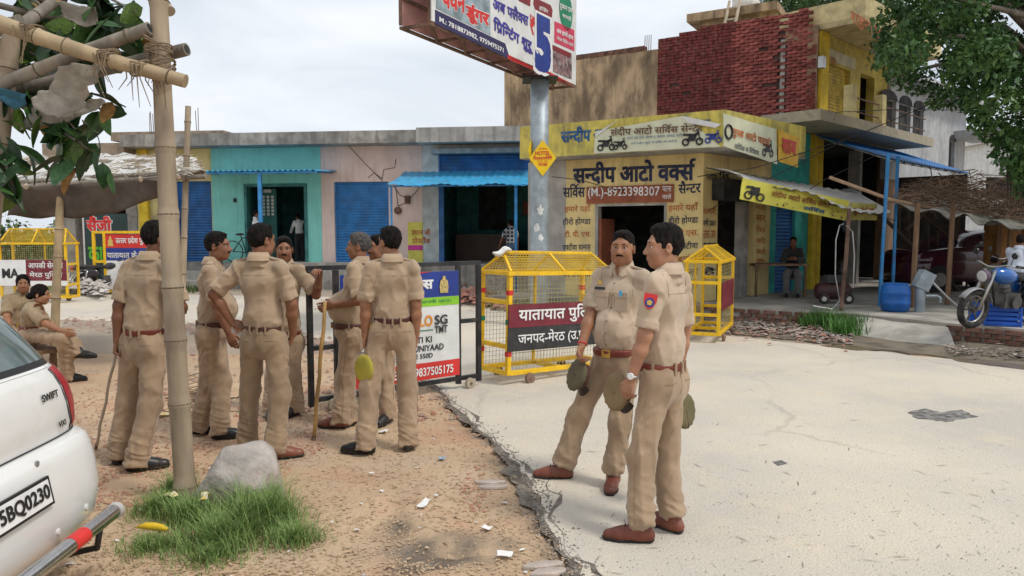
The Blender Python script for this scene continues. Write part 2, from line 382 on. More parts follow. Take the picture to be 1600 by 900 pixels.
loc = (pts[:, 0] > -7.4) & (pts[:, 0] < 3.4) & (pts[:, 1] > 2.0) & (pts[:, 1] < 10.4)
q = pts[loc]; zz = -.004 + .006 * vnoise(q * 2.3, 3) + .007 * vnoise(q * 7, 4) + .0045 * vnoise(q * 19, 5)
d = np.full(len(q), 9.0)
for i in range(0, len(ne), 2): d = np.minimum(d, np.hypot(q[:, 0] - ne[i, 0], q[:, 1] - ne[i, 1]))
zz -= .045 * np.exp(-(d / .09) ** 2) * (.7 + .5 * vnoise(q * 5, 8))
def rut(u, v, rx, ry, dep):
    g = gnd(u, v); return dep * np.exp(-((q[:, 0] - g.x) / rx) ** 2 - ((q[:, 1] - g.y) / ry) ** 2)
zz -= rut(716, 856, .16, .10, .05) + rut(655, 880, .10, .05, .035) + rut(640, 820, .05, .22, .03)
for k, (u, v) in enumerate([(700, 838), (725, 846), (742, 858), (735, 872), (690, 850), (668, 835), (610, 815), (625, 800)]):
    zz += .6 * rut(u + 6 * math.sin(k), v, .045, .028, .06)
Z[loc] = zz
def inside(px_, py_, poly):
    c = np.zeros(len(px_), bool); n_ = len(poly); j_ = n_ - 1
    for i_ in range(n_):
        xi, yi, xj, yj = poly[i_][0], poly[i_][1], poly[j_][0], poly[j_][1]
        if yi != yj: c ^= ((yi > py_) != (yj > py_)) & (px_ < (xj - xi) * (py_ - yi) / (yj - yi) + xi)
        j_ = i_
    return c
road_plan = [p for p in near_edge] + [p for p in far_edge] + [Vector((40, 3, 0)), Vector((30, -6, 0)), Vector((1.2, -6, 0))]
onroad = inside(q[:, 0], q[:, 1], road_plan) & (d > .06); zz[onroad] = -.04; Z[loc] = zz; pts[:, 2] = Z
nr, nc = X.shape; idx = np.arange(nr * nc).reshape(nr, nc)
quads = np.stack([idx[:-1, :-1].ravel(), idx[:-1, 1:].ravel(), idx[1:, 1:].ravel(), idx[1:, :-1].ravel()], 1)
def np_mesh(name, v, f, m, smooth=True):
    me = bpy.data.meshes.new(name); v = np.asarray(v, np.float32); f = np.asarray(f, np.int32); k = f.shape[1]
    me.vertices.add(len(v)); me.vertices.foreach_set('co', v.ravel()); me.loops.add(f.size); me.loops.foreach_set('vertex_index', f.ravel())
    me.polygons.add(len(f)); me.polygons.foreach_set('loop_start', np.arange(0, f.size, k, dtype=np.int32))
    me.update(calc_edges=True); me.validate()
    for mm in (m if isinstance(m, list) else [m]): me.materials.append(mm)
    if smooth: me.shade_smooth()
    return me
ground = link('ground', np_mesh('ground', pts, quads, M['dirt'])); tag(ground, kind='structure')
# wet dark mud of the gully and the puddles tints the ground where water lies (stain with its own shape, from world position)
def ground_nodes():
    m = M['dirt']; N = m.node_tree.nodes; L = m.node_tree.links; b = N['Principled BSDF']
    src = b.inputs['Base Color'].links[0].from_socket
    at_ = N.new('ShaderNodeAttribute'); at_.attribute_name = 'wet'
    mx = N.new('ShaderNodeMix'); mx.data_type = 'RGBA'; mx.inputs[7].default_value = (.085, .07, .055, 1)
    L.new(at_.outputs['Fac'], mx.inputs[0]); L.new(src, mx.inputs[6])
    a2 = N.new('ShaderNodeAttribute'); a2.attribute_name = 'grey'
    m2 = N.new('ShaderNodeMix'); m2.data_type = 'RGBA'; m2.inputs[7].default_value = (.34, .30, .25, 1)
    L.new(a2.outputs['Fac'], m2.inputs[0]); L.new(mx.outputs[2], m2.inputs[6]); L.new(m2.outputs[2], b.inputs['Base Color'])
    mr = N.new('ShaderNodeMapRange'); mr.inputs[3].default_value = .95; mr.inputs[4].default_value = .35
    L.new(at_.outputs['Fac'], mr.inputs[0]); L.new(mr.outputs[0], b.inputs['Roughness'])
ground_nodes()
wet = np.zeros(len(pts), np.float32)
w = np.clip(np.exp(-(d / .13) ** 2) * (.75 + .9 * vnoise(q * 6, 12)), 0, 1)
w = np.maximum(w, np.clip((rut(716, 858, .26, .17, 2.0) + rut(655, 880, .16, .10, 1.8) + rut(625, 812, .07, .30, 1.3)) * (.65 + .9 * vnoise(q * 8, 14)), 0, 1))
wet[loc] = w * .85
aw = ground.data.attributes.new('wet', 'FLOAT', 'POINT'); aw.data.foreach_set('value', wet)
grey = np.zeros(len(pts), np.float32)
far = pts[:, 1] > 10.4; grey[far] = .75
grey[loc] = np.clip(.25 * vnoise(q * 1.1, 21) + .22 * vnoise(q * 3.1, 22), 0, .5)
ag = ground.data.attributes.new('grey', 'FLOAT', 'POINT'); ag.data.foreach_set('value', grey)

# ------------------------------------------------------------------ road sheet
def sheet(name, plan, z, m, kind='structure', skirt=.05):
    bm = bmesh.new(); vs = [bm.verts.new((p[0], p[1], z)) for p in plan]; f = bm.faces.new(vs)
    if f.normal.z < 0: f.normal_flip()
    r = bmesh.ops.extrude_face_region(bm, geom=[f]); nv = [g for g in r['geom'] if isinstance(g, bmesh.types.BMVert)]
    bmesh.ops.translate(bm, verts=nv, vec=(0, 0, -skirt))
    bmesh.ops.triangulate(bm, faces=bm.faces[:]); bmesh.ops.recalc_face_normals(bm, faces=bm.faces[:])
    me = bpy.data.meshes.new(name); bm.to_mesh(me); bm.free(); me.materials.append(m)
    o = link(name, me); tag(o, kind=kind); return o
road = sheet('road', road_plan, .006, M['road'])
def road_nodes():
    m = M['road']; N = m.node_tree.nodes; L = m.node_tree.links; b = N['Principled BSDF']
    src = b.inputs['Base Color'].links[0].from_socket
    tcn = N.new('ShaderNodeTexCoord')
    vz = N.new('ShaderNodeTexVoronoi'); vz.feature = 'DISTANCE_TO_EDGE'; vz.inputs['Scale'].default_value = .42
    nw = N.new('ShaderNodeTexNoise'); nw.inputs['Scale'].default_value = 1.7; nw.inputs['Detail'].default_value = 8
    mxv = N.new('ShaderNodeMix'); mxv.data_type = 'RGBA'; mxv.inputs[0].default_value = .35
    L.new(tcn.outputs['Object'], nw.inputs[0]); L.new(tcn.outputs['Object'], mxv.inputs[6]); L.new(nw.outputs[1], mxv.inputs[7]); L.new(mxv.outputs[2], vz.inputs['Vector'])
    mr = N.new('ShaderNodeMapRange'); mr.inputs[1].default_value = .0; mr.inputs[2].default_value = .012; mr.inputs[3].default_value = .26; mr.inputs[4].default_value = 0
    L.new(vz.outputs['Distance'], mr.inputs[0])
    msk = N.new('ShaderNodeTexNoise'); msk.inputs['Scale'].default_value = .5
    mk2 = N.new('ShaderNodeMapRange'); mk2.inputs[1].default_value = .5; mk2.inputs[2].default_value = .6
    L.new(tcn.outputs['Object'], msk.inputs[0]); L.new(msk.outputs[0], mk2.inputs[0])
    mul = N.new('ShaderNodeMath'); mul.operation = 'MULTIPLY'; L.new(mr.outputs[0], mul.inputs[0]); L.new(mk2.outputs[0], mul.inputs[1])
    mx = N.new('ShaderNodeMix'); mx.data_type = 'RGBA'; mx.inputs[7].default_value = (.17, .15, .13, 1)
    L.new(mul.outputs[0], mx.inputs[0]); L.new(src, mx.inputs[6])
    sp = N.new('ShaderNodeTexNoise'); sp.inputs['Scale'].default_value = 120; sp.inputs['Detail'].default_value = 3; L.new(tcn.outputs['Object'], sp.inputs[0])
    spr = N.new('ShaderNodeMapRange'); spr.inputs[1].default_value = .3; spr.inputs[2].default_value = .7; spr.inputs[3].default_value = .88; spr.inputs[4].default_value = 1.08
    L.new(sp.outputs[0], spr.inputs[0])
    mm = N.new('ShaderNodeMix'); mm.data_type = 'RGBA'; mm.blend_type = 'MULTIPLY'; mm.inputs[0].default_value = 1
    L.new(mx.outputs[2], mm.inputs[6]); L.new(spr.outputs[0], mm.inputs[7]); L.new(mm.outputs[2], b.inputs['Base Color'])
road_nodes()
# the patch of darker tar on the road, the pale washed shoulder, the puddles
def blob(px, n=40, jit=.12, seed=3):
    P = [gnd(u, v) for u, v in px]; c = sum(P, Vector()) / len(P); out = []; rs = random.Random(seed)
    for i in range(len(P)):
        a, b = P[i], P[(i + 1) % len(P)]; m_ = max(2, n // len(P))
        for k in range(m_):
            p = a.lerp(b, k / m_); out.append(c + (p - c) * (1 + rs.uniform(-jit, jit)))
    return out
tar = mat('tar_patch', (.21, .20, .185), .9, var=.35, vscale=14, bump=.6, bscale=60)
sheet('road_patch', blob([(1420, 644), (1447, 640), (1470, 646), (1500, 642), (1527, 652), (1500, 656), (1478, 661), (1452, 656), (1432, 655)]), .011, tar, skirt=.006)
sheet('road_patch', blob([(1206, 723), (1222, 721), (1230, 726), (1216, 729)], 16), .0105, tar, skirt=.006)
water = mat('muddy_water', (.20, .155, .105), .22, var=.1, bump=.02, bscale=8, spec=.6)
sheet('puddle', blob([(1470, 556), (1530, 561), (1640, 566), (1720, 585), (1640, 583), (1560, 574), (1500, 566)], 40, .05), .012, water, skirt=.008)
sheet('puddle', blob([(1280, 541), (1330, 539), (1390, 546), (1340, 549)], 30, .08), .011, water, skirt=.008)
sheet('puddle', blob([(636, 873), (660, 866), (676, 876), (670, 892), (650, 897), (634, 886)], 36, .10), -.022, water, skirt=.008)
gutter = mat('wet_gutter_mud', (.20, .165, .12), .7, var=.3, vscale=3, dirt=(.10, .08, .06), dscale=3, damt=.7, bump=.7, bscale=25)
gp = [gnd(u, v) for u, v in [(1085, 512), (1160, 520), (1250, 529), (1330, 537), (1420, 548), (1500, 556), (1620, 568)]]
gp2 = [gnd(u, v) for u, v in [(1620, 546), (1500, 535), (1420, 530), (1330, 516), (1250, 508), (1160, 500), (1085, 497)]]
sheet('gutter', [p + Vector((random.uniform(-.06, .06), random.uniform(-.06, .06), 0)) for p in dense([(1085, 515), (1160, 523), (1250, 532), (1330, 541), (1420, 552), (1500, 560), (1620, 573)], .25, .05, 5)] + gp2, .0125, gutter, skirt=.02)

# wet mud trodden along the broken road edge
mudm = mat('edge_mud', (.16, .135, .11), .6, var=.3, vscale=6, dirt=(.34, .30, .25), dscale=5, damt=.8, bump=1.0, bscale=35)
ed = [p for p in near_edge if 1.5 < p.y < 8.3]; rs_m = random.Random(8); lft, rgt = [], []
for i, p in enumerate(ed):
    a, b = ed[max(0, i - 3)], ed[min(len(ed) - 1, i + 3)]; tg = (b - a).normalized(); nl = Vector((-tg.y, tg.x, 0)); fade = min(1, i / 6, (len(ed) - 1 - i) / 12); w = (.085 + .05 * math.sin(i * .35) + .03 * math.sin(i * 1.3 + 1) + rs_m.uniform(-.02, .02)) * fade + .004
    lft.append(p + nl * w * (1.0 if p.y < 6 else .6)); rgt.append(p - nl * w * (.95 if p.y < 5 else .6))
mbm = MB(); mbm.grid([[l_ * (1 - k / 6) + r_ * (k / 6) + Vector((0, 0, .0085 + (0 if k in (0, 6) else .006 * math.sin(k * 2.1 + i * .9) - .006))) for k in range(7)] for i, (l_, r_) in enumerate(zip(lft, rgt))]); tag(mbm.build('mud', mudm, smooth=True), kind='structure')
if mbm and bpy.data.objects['mud'].data.polygons[0].normal.z < 0: bpy.data.objects['mud'].data.flip_normals()
# ------------------------------------------------------------------ facades
class Facade:
    def __init__(s, p0, p1):
        s.p0, s.p1 = p0, p1; s.o = Vector((p0[0], p0[1], 0)); s.ax = Vector((p1[0] - p0[0], p1[1] - p0[1], 0)); s.L = s.ax.length; s.ax.normalize()
        s.n = Vector((s.ax.y, -s.ax.x, 0))          # towards the street
    def P(s, a, z, out=0.0): return s.o + s.ax * a + s.n * out + Vector((0, 0, z))
    def px(s, u, v, out=0.0):
        q0 = s.o + s.n * out; q1 = q0 + s.ax; return onplane((q0.x, q0.y), (q1.x, q1.y), u, v)
    def su(s, u, out=0.0): return s.px(u, 362, out)[0]
    def box(s, mb, a0, a1, z0, z1, o0, o1, mi=0):     # from out=o0 (inner) to o1 (outer)
        return mb.frame_box(s.P(a0, z0, o0), s.ax * (a1 - a0), s.n * (o1 - o0), Vector((0, 0, z1 - z0)), mi)
    def wall(s, mb, a0, a1, z0, z1, holes=(), th=.23, out=0.0, mi=0):
        cs = sorted(set([a0, a1] + [h for q_ in holes for h in q_[:2] if a0 < h < a1]))
        for c0, c1 in zip(cs[:-1], cs[1:]):
            mid = (c0 + c1) / 2; hs = sorted([(h[2], h[3]) for h in holes if h[0] <= mid <= h[1]]); z = z0
            for h0, h1 in hs:
                if h0 > z: s.box(mb, c0, c1, z, h0, out - th, out, mi)
                z = max(z, h1)
            if z < z1: s.box(mb, c0, c1, z, z1, out - th, out, mi)
        return mb
    def shutter(s, a0, a1, z0, z1, m, parent, out=-.10, pitch=.085, amp=.013):
        n = int((z1 - z0) / pitch * 4); rows = []
        for i in range(n + 1):
            z = z0 + (z1 - z0) * i / n; o_ = out + amp * math.sin(2 * math.pi * i / 4)
            rows.append([s.P(a0, z, o_), s.P(a1, z, o_)])
        mb = MB(); mb.grid(rows)
        mb2 = mb.build('shutter', m, parent, world=True)
        rl = MB(); s.box(rl, a0, a0 + .05, z0, z1, out - .03, out + .035); s.box(rl, a1 - .05, a1, z0, z1, out - .03, out + .035); s.box(rl, a0 + .051, a1 - .051, z0 + .004, z0 + .07, out - .02, out + .03)
        rl.build('shutter_rail', m, parent, world=True); return mb2
    def room(s, parent, a0, a1, z0, z1, depth, m, mfloor=None):
        mb = MB(); t = .08; o = -.24
        s.box(mb, a0 - t, a1 + t, z0, z1 + t, -depth - t, -depth); s.box(mb, a0 - t, a0, z0, z1, -depth, o); s.box(mb, a1, a1 + t, z0, z1, -depth, o)
        s.box(mb, a0, a1, z1, z1 + t, -depth, o)
        mb.build('room_wall', m, parent, world=True)
        fl = MB(); s.box(fl, a0, a1, z0 - .1, z0, -depth, o); fl.build('room_floor', mfloor or M['concrete'], parent, world=True)
    def corr(s, mb, a0, a1, zr, zf, o0, o1, pitch=.16, amp=.018, th=.006):
        n = int((a1 - a0) / pitch * 4); top = []
        for i in range(n + 1):
            a = a0 + (a1 - a0) * i / n; dz = amp * math.sin(math.pi * i / 2); top.append([s.P(a, zr + dz, o0), s.P(a, (zr + zf) / 2 + dz - .01, (o0 + o1) / 2), s.P(a, zf + dz, o1)])
        mb.grid(top); mb.grid([[p - Vector((0, 0, th)) for p in r] for r in top], flip=True)
        return mb

# ---- the low row of shops on the left
FL = 0.80                                        # floor height above the road
row = Facade((-15.5, 23.83), (0.75, 21.80))
def zrow(u, v, out=0): return row.px(u, v, out)[1]
ROOFZ = 4.28
def row_shop(name, label, u0, u1, m, roofm, holes=(), slab=(4.30, 4.66), slabout=.75):
    a0, a1 = row.su(u0), row.su(u1)
    t = thing(name, label, 'shop', row.P((a0 + a1) / 2, 0, 0), group='shops in the low row')
    mb = MB(); row.wall(mb, a0 + .003, a1 - .003, FL, slab[0] - .003, holes); mb.build('wall', m, t, world=True)
    s2 = MB(); row.box(s2, a0 + .002, a1 - .002, slab[0], slab[1], -4.2, slabout); r = s2.build('roof_slab', roofm, t, world=True)
    p = MB(); row.box(p, a0 + .004, a1 - .004, -.06, FL - .004, -.6, .55); p.build('plinth', M['concrete'], t, world=True)
    return t, a0, a1
# yellow shop with a blue shutter
h = (row.su(277), row.su(332), FL, zrow(300, 283))
t, a0, a1 = row_shop('shop', 'faded yellow shop with narrow closed blue shutter, left of the turquoise one', 216, 333, M['paleyellow'], M['concrete'], [h])
row.shutter(h[0], h[1], FL, h[3], M['blueshut'], t)
p_ = MB(); row.box(p_, row.su(222), row.su(236), FL, 4.29, .002, .12); p_.build('pilaster', M['yellow'], t, world=True)
st = MB(); row.box(st, h[0] - .3, h[1] + .4, 0, .28, .552, 1.25); row.box(st, h[0] - .3, h[1] + .4, .282, .54, .552, .9); st.build('step', M['cement'], t, world=True)
# turquoise shop
h = (row.su(383), row.su(481), FL, zrow(430, 287))
t, a0, a1 = row_shop('shop', 'turquoise shop with a dark open doorway and white-shirted men inside', 333, 503, M['turq'], M['concrete'], [h])
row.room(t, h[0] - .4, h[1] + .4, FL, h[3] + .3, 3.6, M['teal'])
fr = MB(); row.box(fr, h[0] + .003, h[0] + .09, FL, h[3] - .09, -.2, .03); row.box(fr, h[1] - .09, h[1] - .003, FL, h[3] - .09, -.2, .03); row.box(fr, h[0] + .003, h[1] - .003, h[3] - .088, h[3] - .003, -.2, .03)
fr.build('door_frame', M['teal'], t, world=True)
dl = MB(); row.box(dl, h[0] + .10, h[0] + .62, FL + .02, h[3] - .10, -.95, -.90); d_ = dl.build('door_leaf', mat('green_door_paint', (.04, .17, .15), .6), t, world=True)
stk = MB()
for i in range(3):
    for k in range(6): row.box(stk, h[0] + .16 + i * .15, h[0] + .24 + i * .15, 2.25 + k * .11, 2.33 + k * .11, -.898, -.888)
row.box(stk, h[0] + .2, h[0] + .46, 2.98, 3.08, -.898, -.888)
stk.build('sticker', M['wprint'], d_)
d_.children[0].data.transform(Matrix.Translation(-t.location))
sw = MB(); row.box(sw, row.su(367), row.su(371), zrow(369, 316), zrow(369, 310), .002, .05); sw.build('switch_box', M['cable'], t, world=True)
aw1 = thing('awning', 'blue corrugated awning on one blue post over the turquoise doorway', 'awning', row.P(row.su(400), 0, 1))
za = 3.48
mb = MB(); row.corr(mb, row.su(283, 1.6), row.su(497, 1.6), za + .10, za - .02, .01, 1.7); mb.build('roof_sheet', M['bluesheet'], aw1, world=True)
mb = MB(); row.box(mb, row.su(283, 1.6), row.su(497, 1.6), za - .10, za - .05, 1.58, 1.63)
for u in (300, 350, 407, 450, 490):
    a = row.su(u, 1.6); mb.bar(row.P(a, za + .03, .02), row.P(a, za - .06, 1.56), .04, .04)
mb.build('frame', M['bluepaint'], aw1, world=True)
mb = MB(); a = row.su(408, 1.6); mb.bar(row.P(a, 0.0, 1.605), row.P(a, za - .1, 1.605), .10, .10); mb.build('post', M['bluepaint'], aw1, world=True)
# pink shop with blue shutter
h = (row.su(523), row.su(608), FL, zrow(560, 284))
t, a0, a1 = row_shop('shop', 'pale pink shop with a closed bright blue shutter', 503, 661, M['pink'], M['concrete'], [h])
row.shutter(h[0], h[1], FL, h[3], mat('bright_blue_shutter', (.035, .19, .46), .5, var=.12, dirt=(.1, .12, .2), dscale=2.5, damt=.4), t)
mt = MB(); a, z = row.px(637, 312); row.box(mt, a - .07, a + .07, z - .12, z + .12, .002, .1); mt.build('electric_meter', M['rust'], t, world=True); mt = MB(); a, z = row.px(622, 329); mt.lathe(row.P(a, z, .003), row.n, [(0, .11), (.07, .11), (.09, .08)], 14); mt.build('cable_coil', M['rust'], t, world=True)
wr = MB()
for pts_ in ([(545, 228), (570, 255), (590, 275), (598, 283)], [(619, 248), (617, 262), (600, 265), (597, 280)], [(575, 278), (585, 270), (598, 280)], [(660, 285), (650, 300), (640, 310)], [(615, 290), (625, 305), (636, 310)], [(622, 322), (632, 318), (637, 310)], [(618, 290), (620, 305), (622, 322)]):
    wr.path([row.P(*row.px(u, v), .02) for u, v in pts_], .008, 5)
wr.build('wiring', M['cable'], t, world=True)
poster = MB(); a_, z_ = row.px(638, 417); b_, z2 = row.px(684, 347); row.box(poster, a_, row.su(661) - .01, z_, z2, .002, .010)
po = poster.build('poster', mat('yellow_poster', (.72, .66, .12), .6, dirt=(.4, .38, .2), dscale=4, damt=.4, bump=0), t, world=True)
rowp = (row.P(0, 0, .010), row.P(1, 0, .010))
pinkink = mat('magenta_print', (.55, .04, .30), .6, bump=0)
def row_text(s, box, m, parent, out=.012, bold=.02):
    q0, q1 = row.P(0, 0, out), row.P(row.L, 0, out); return plabel(s, ((q0.x, q0.y), (q1.x, q1.y)), box, m, parent, bold=bold, lift=.003)
row_text('प्रधान जी', (643, 357, 368, 672, 357, 368), M['inkred'], t); row_text('प्रोपर्टीज', (644, 370, 381, 672, 370, 381), M['inkred'], t)
mb = MB(); a_, z_ = row.px(638, 391); _, z2 = row.px(638, 383); row.box(mb, a_, row.su(661) - .012, z_, z2, .0105, .0145); mb.build('poster_band', pinkink, t, world=True)
# blue shop, open, with the rolled shutter above
h = (row.su(686), row.su(838), FL, zrow(760, 240))
t, a0, a1 = row_shop('shop', 'open shop with blue rolled-up shutter box beside the billboard pole', 661, 853, mat('pale_grey_blue_paint', (.50, .56, .56), .82, dirt=(.3, .33, .33), dscale=1.5, damt=.4), M['cement'], [h], slab=(4.30, 4.72))
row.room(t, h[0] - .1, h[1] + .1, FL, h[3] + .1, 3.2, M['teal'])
mb = MB(); row.box(mb, row.su(679), h[1], h[3] - .02, zrow(700, 253) + .35, .003, .42); mb.build('shutter_box', mat('shutter_box_paint', (.20, .25, .28), .6, var=.2, dirt=(.1, .1, .1), damt=.5), t, world=True)
zs = zrow(760, 282); row.shutter(h[0], h[1], zs, h[3] - .03, M['blueshut'], t, out=-.02)
mb = MB(); row.box(mb, h[0] + .002, h[0] + .16, FL, zs, -.05, .04); mb.build('door_frame', M['blueshut'], t, world=True)
mb = MB(); row.box(mb, h[0] + .7, h[0] + 1.6, FL + 1.0, FL + 2.6, -3.1, -3.05); mb.build('wall_panel', M['dark'], t, world=True)
mb = MB(); row.box(mb, h[0] + .2, h[0] + 2.2, FL, FL + .85, -2.2, -1.5); mb.build('counter', mat('brown_counter', (.09, .06, .045), .7), t, world=True)
mb = MB(); row.box(mb, h[0] + 2.2, h[0] + 3.0, FL + 1.5, FL + 1.95, -3.12, -3.06); mb.build('notice', M['brown'], t, world=True)
aw2 = thing('awning', 'light blue sagging sheet awning over the open shop beside the pole', 'awning', row.P(row.su(720), 0, 1))
rows = []; n = 60
for j in range(7):
    f_ = j / 6; o_ = .02 + 1.9 * f_; rr = []
    for i in range(n + 1):
        a = row.su(603, 1.9) + (row.su(846, 1.9) - row.su(603, 1.9)) * i / n
        z = 3.52 - .52 * f_ ** .8 + .016 * math.sin(i * 2.1) + .03 * math.sin(i * .31 + 1) * f_ - .02 * math.sin(math.pi * f_)
        rr.append(row.P(a, z, o_))
    rows.append(rr)
mb = MB(); mb.grid(rows, flip=True); mb.grid([[p - Vector((0, 0, .007)) for p in r] for r in rows]); mb.build('roof_sheet', M['bluesheet'], aw2, world=True, smooth=True)
for u_, w_ in ((806, .08), (612, .05)): mb = MB(); a = row.su(u_, 1.8); mb.bar(row.P(a, 0, 1.8), row.P(a, 2.98, 1.8), w_, w_); mb.build('post', M['bluepaint'], aw2, world=True)
mb = MB(); mb.bar(row.P(row.su(605, 1.8), 2.985, 1.8), row.P(row.su(844, 1.8), 2.985, 1.8), .045, .045); mb.build('frame', M['bluepaint'], aw2, world=True)
# unfinished shop at the left end
t = thing('unfinished_shop', 'bare unfinished shop with dark openings and concrete columns at the left end', 'building', row.P(row.su(170), 0, 0))
mb = MB()
cm = mat('raw_column', (.30, .28, .25), .95, dirt=(.12, .11, .1), damt=.6)
for u0, u1 in ((100, 118), (198, 215)):
    row.box(mb, row.su(u0), row.su(u1), -.05, 4.05, -.35, .0)
    mb.build('column', cm, t, world=True); mb = MB()
mb = MB(); row.box(mb, row.su(92), row.su(216), 4.052, 4.45, -4, .55); row.box(mb, row.su(150), row.su(333) - .05, 4.70, 4.98, -4, -.9); mb.build('roof_slab', mat('raw_slab', (.33, .26, .19), .95, dirt=(.13, .11, .09), damt=.7), t, world=True)
mb = MB(); row.box(mb, row.su(100), row.su(215), -.05, 4.04, -3.3, -3.1); row.box(mb, row.su(100), row.su(102), -.05, 4.04, -3.09, -.36); row.box(mb, row.su(213), row.su(215), -.05, 4.04, -3.09, -.36); mb.build('room_wall', M['brickdark'], t, world=True)
mb = MB(); row.box(mb, row.su(118), row.su(198), 2.75, 3.05, -.3, -.05); mb.build('lintel', cm, t, world=True)
mb = MB()
for u in (204, 207, 210, 213, 280, 283): mb.tube(row.P(row.su(u), 4.9, -1.2), row.P(row.su(u) + random.uniform(-.05, .05), 5.5 + random.random() * .3, -1.2), .012, n=5)
mb.build('rebar', M['rust'], t, world=True)

# ---- the corner building: yellow workshop below
wF = Facade((0.98, 17.10), (3.95, 15.31)); wS = Facade((3.95, 15.31), (16.1, 26.9)); ff = Facade((0.78, 16.30), (4.08, 14.30)); fs_ = Facade((4.08, 14.30), (6.55, 16.62))
PF = .27     # platform height
ws = thing('workshop', 'cream yellow corner workshop covered in painted lettering, dark open door', 'shop', wF.P(wF.L, 0, 0))
hF = (wF.su(930), wF.su(1041), PF, wF.px(985, 318)[1])
mb = MB(); wF.wall(mb, wF.su(884), wF.L - .001, PF, 3.345, [hF], th=.2); mb.build('front_wall', M['cream'], ws, world=True)
mb = MB(); wF.wall(mb, -.7, wF.su(884) - .003, PF, 3.345, th=.2); mb.build('side_pier', M['cement'], ws, world=True)
hS = (wS.su(1121), wS.su(1178), PF, wS.px(1150, 312)[1]); aE = wS.su(1203)
mb = MB(); wS.wall(mb, .02, aE, PF, 3.345, [hS], th=.2, out=-.002); mb.build('street_wall', M['cream'], ws, world=True)
# room: dark, full of parts
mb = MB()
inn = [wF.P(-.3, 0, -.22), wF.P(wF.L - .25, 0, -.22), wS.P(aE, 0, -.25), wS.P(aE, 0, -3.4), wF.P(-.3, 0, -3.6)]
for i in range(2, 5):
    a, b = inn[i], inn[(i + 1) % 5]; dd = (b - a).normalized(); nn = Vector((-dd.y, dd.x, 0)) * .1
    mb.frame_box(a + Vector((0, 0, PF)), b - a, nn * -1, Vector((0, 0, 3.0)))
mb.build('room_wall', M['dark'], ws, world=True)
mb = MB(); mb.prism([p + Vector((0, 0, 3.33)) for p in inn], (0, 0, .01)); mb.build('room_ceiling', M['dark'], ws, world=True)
fr = MB(); wF.box(fr, hF[0] + .002, hF[0] + .07, PF, hF[3] - .05, -.18, .012); wF.box(fr, hF[1] - .05, hF[1] - .002, PF, hF[3] - .05, -.18, .012); wF.box(fr, hF[0] + .002, hF[1] - .002, hF[3] - .048, hF[3] - .002, -.18, .012); fr.build('door_frame', M['cement'], ws, world=True)
dr = MB(); wF.box(dr, hF[0] + .08, hF[0] + .14, PF + .02, PF + 1.75, -.75, -.02); dr.build('door_leaf', M['brown'], ws, world=True)
bd = MB(); z0 = wF.px(1045, 317)[1]; z1 = wF.px(1045, 288)[1]; wF.box(bd, wF.su(917), wF.su(1052), z0 + .02, z1, .003, .04); board = bd.build('phone_board', M['brown'], ws, world=True)
bx = MB(); a0_, zz0 = wS.px(1112, 313); a1_, zz1 = wS.px(1165, 288); wS.box(bx, a0_, a1_ + .25, zz0, zz1 + .05, .002, .28); bx.build('shutter_box', M['dark'], ws, world=True)
jm = MB(); wS.box(jm, wS.su(1158), wS.su(1166), PF, 2.6, -.16, .05); jm.build('door_jamb', M['concrete'], ws, world=True)
# fascia slab
sl = MB(); sl.prism([Vector((p.x, p.y, 3.35)) for p in (ff.P(-.7, 0), ff.P(ff.L, 0), fs_.P(fs_.L, 0), fs_.P(fs_.L, 0, -2.6), ff.P(-.7, 0, -4.5))], (0, 0, .14)); sl.build('canopy_slab', M['cement'], ws, world=True)
fa = MB(); ff.box(fa, -.7, ff.L - .001, 3.36, 4.06, -.12, .012); fa.build('front_fascia', M['fascia_y'], ws, world=True)
fa = MB(); fs_.box(fa, .012, fs_.L, 3.36, 4.06, -.12, .0); fa.build('street_fascia', M['fascia_y'], ws, world=True)
rs_ = MB(); rs_.prism([Vector((p.x, p.y, 3.9)) for p in (ff.P(-.6, 0, -.13), ff.P(ff.L - .15, 0, -.13), fs_.P(fs_.L, 0, -.13), fs_.P(fs_.L, 0, -2.5), ff.P(-.6, 0, -4.4))], (0, 0, .05)); rs_.build('roof', M['concrete'], ws, world=True)
def wf_text(s, box, m, bold=.022, out=.003, fac=wF, parent=ws):
    q0, q1 = fac.P(0, 0, out), fac.P(fac.L, 0, out); return plabel(s, ((q0.x, q0.y), (q1.x, q1.y)), box, m, parent, bold=bold, lift=.004)
wf_text('सन्दीप आटो वर्क्स', (896, 255, 288, 1086, 246, 283), M['ink'], .035)
wf_text('सर्विस', (880, 288, 309, 914, 287, 308), M['ink'], .02)
wf_text('सैन्टर', (1060, 283, 303, 1095, 281, 301), M['ink'], .02)
wf_text('(M.)-8923398307', (919, 293, 311, 1031, 290, 310), M['wprint'], .008, out=.041)
wf_text('पटना', (1035, 291, 299, 1049, 291, 299), M['wprint'], .01, out=.041); wf_text('वाले', (1035, 302, 311, 1049, 302, 311), M['wprint'], .01, out=.041)
for i, (s_, m_) in enumerate([('हमारे यहाँ', M['inkred']), ('हीरो होण्डा', M['ink']), ('टी. वी. एस.', M['inkred']), ('एक्टीवा यामाह', M['ink']), ('बजाज बाईक', M['inkred']), ('की तसल्ली', M['ink'])]):
    v = 320 + i * 20; wf_text(s_, (876 + (3 if i % 2 else 6), v, v + 13, 923, v - 1, v + 12), m_, .012)
for i, (s_, m_) in enumerate([('हमारे यहाँ', M['inkred']), ('हीरो होण्डा', M['ink']), ('टी.वी.एस.', M['inkred']), ('एक्टीवा', M['ink']), ('बाईक', M['inkred']), ('तसल्ली', M['ink']), ('से की', M['inkred'])]):
    v = 318 + i * 20; wf_text(s_, (1044 + (14 if i > 2 else 0), v, v + 14, 1091, v - 2, v + 12), m_, .014)
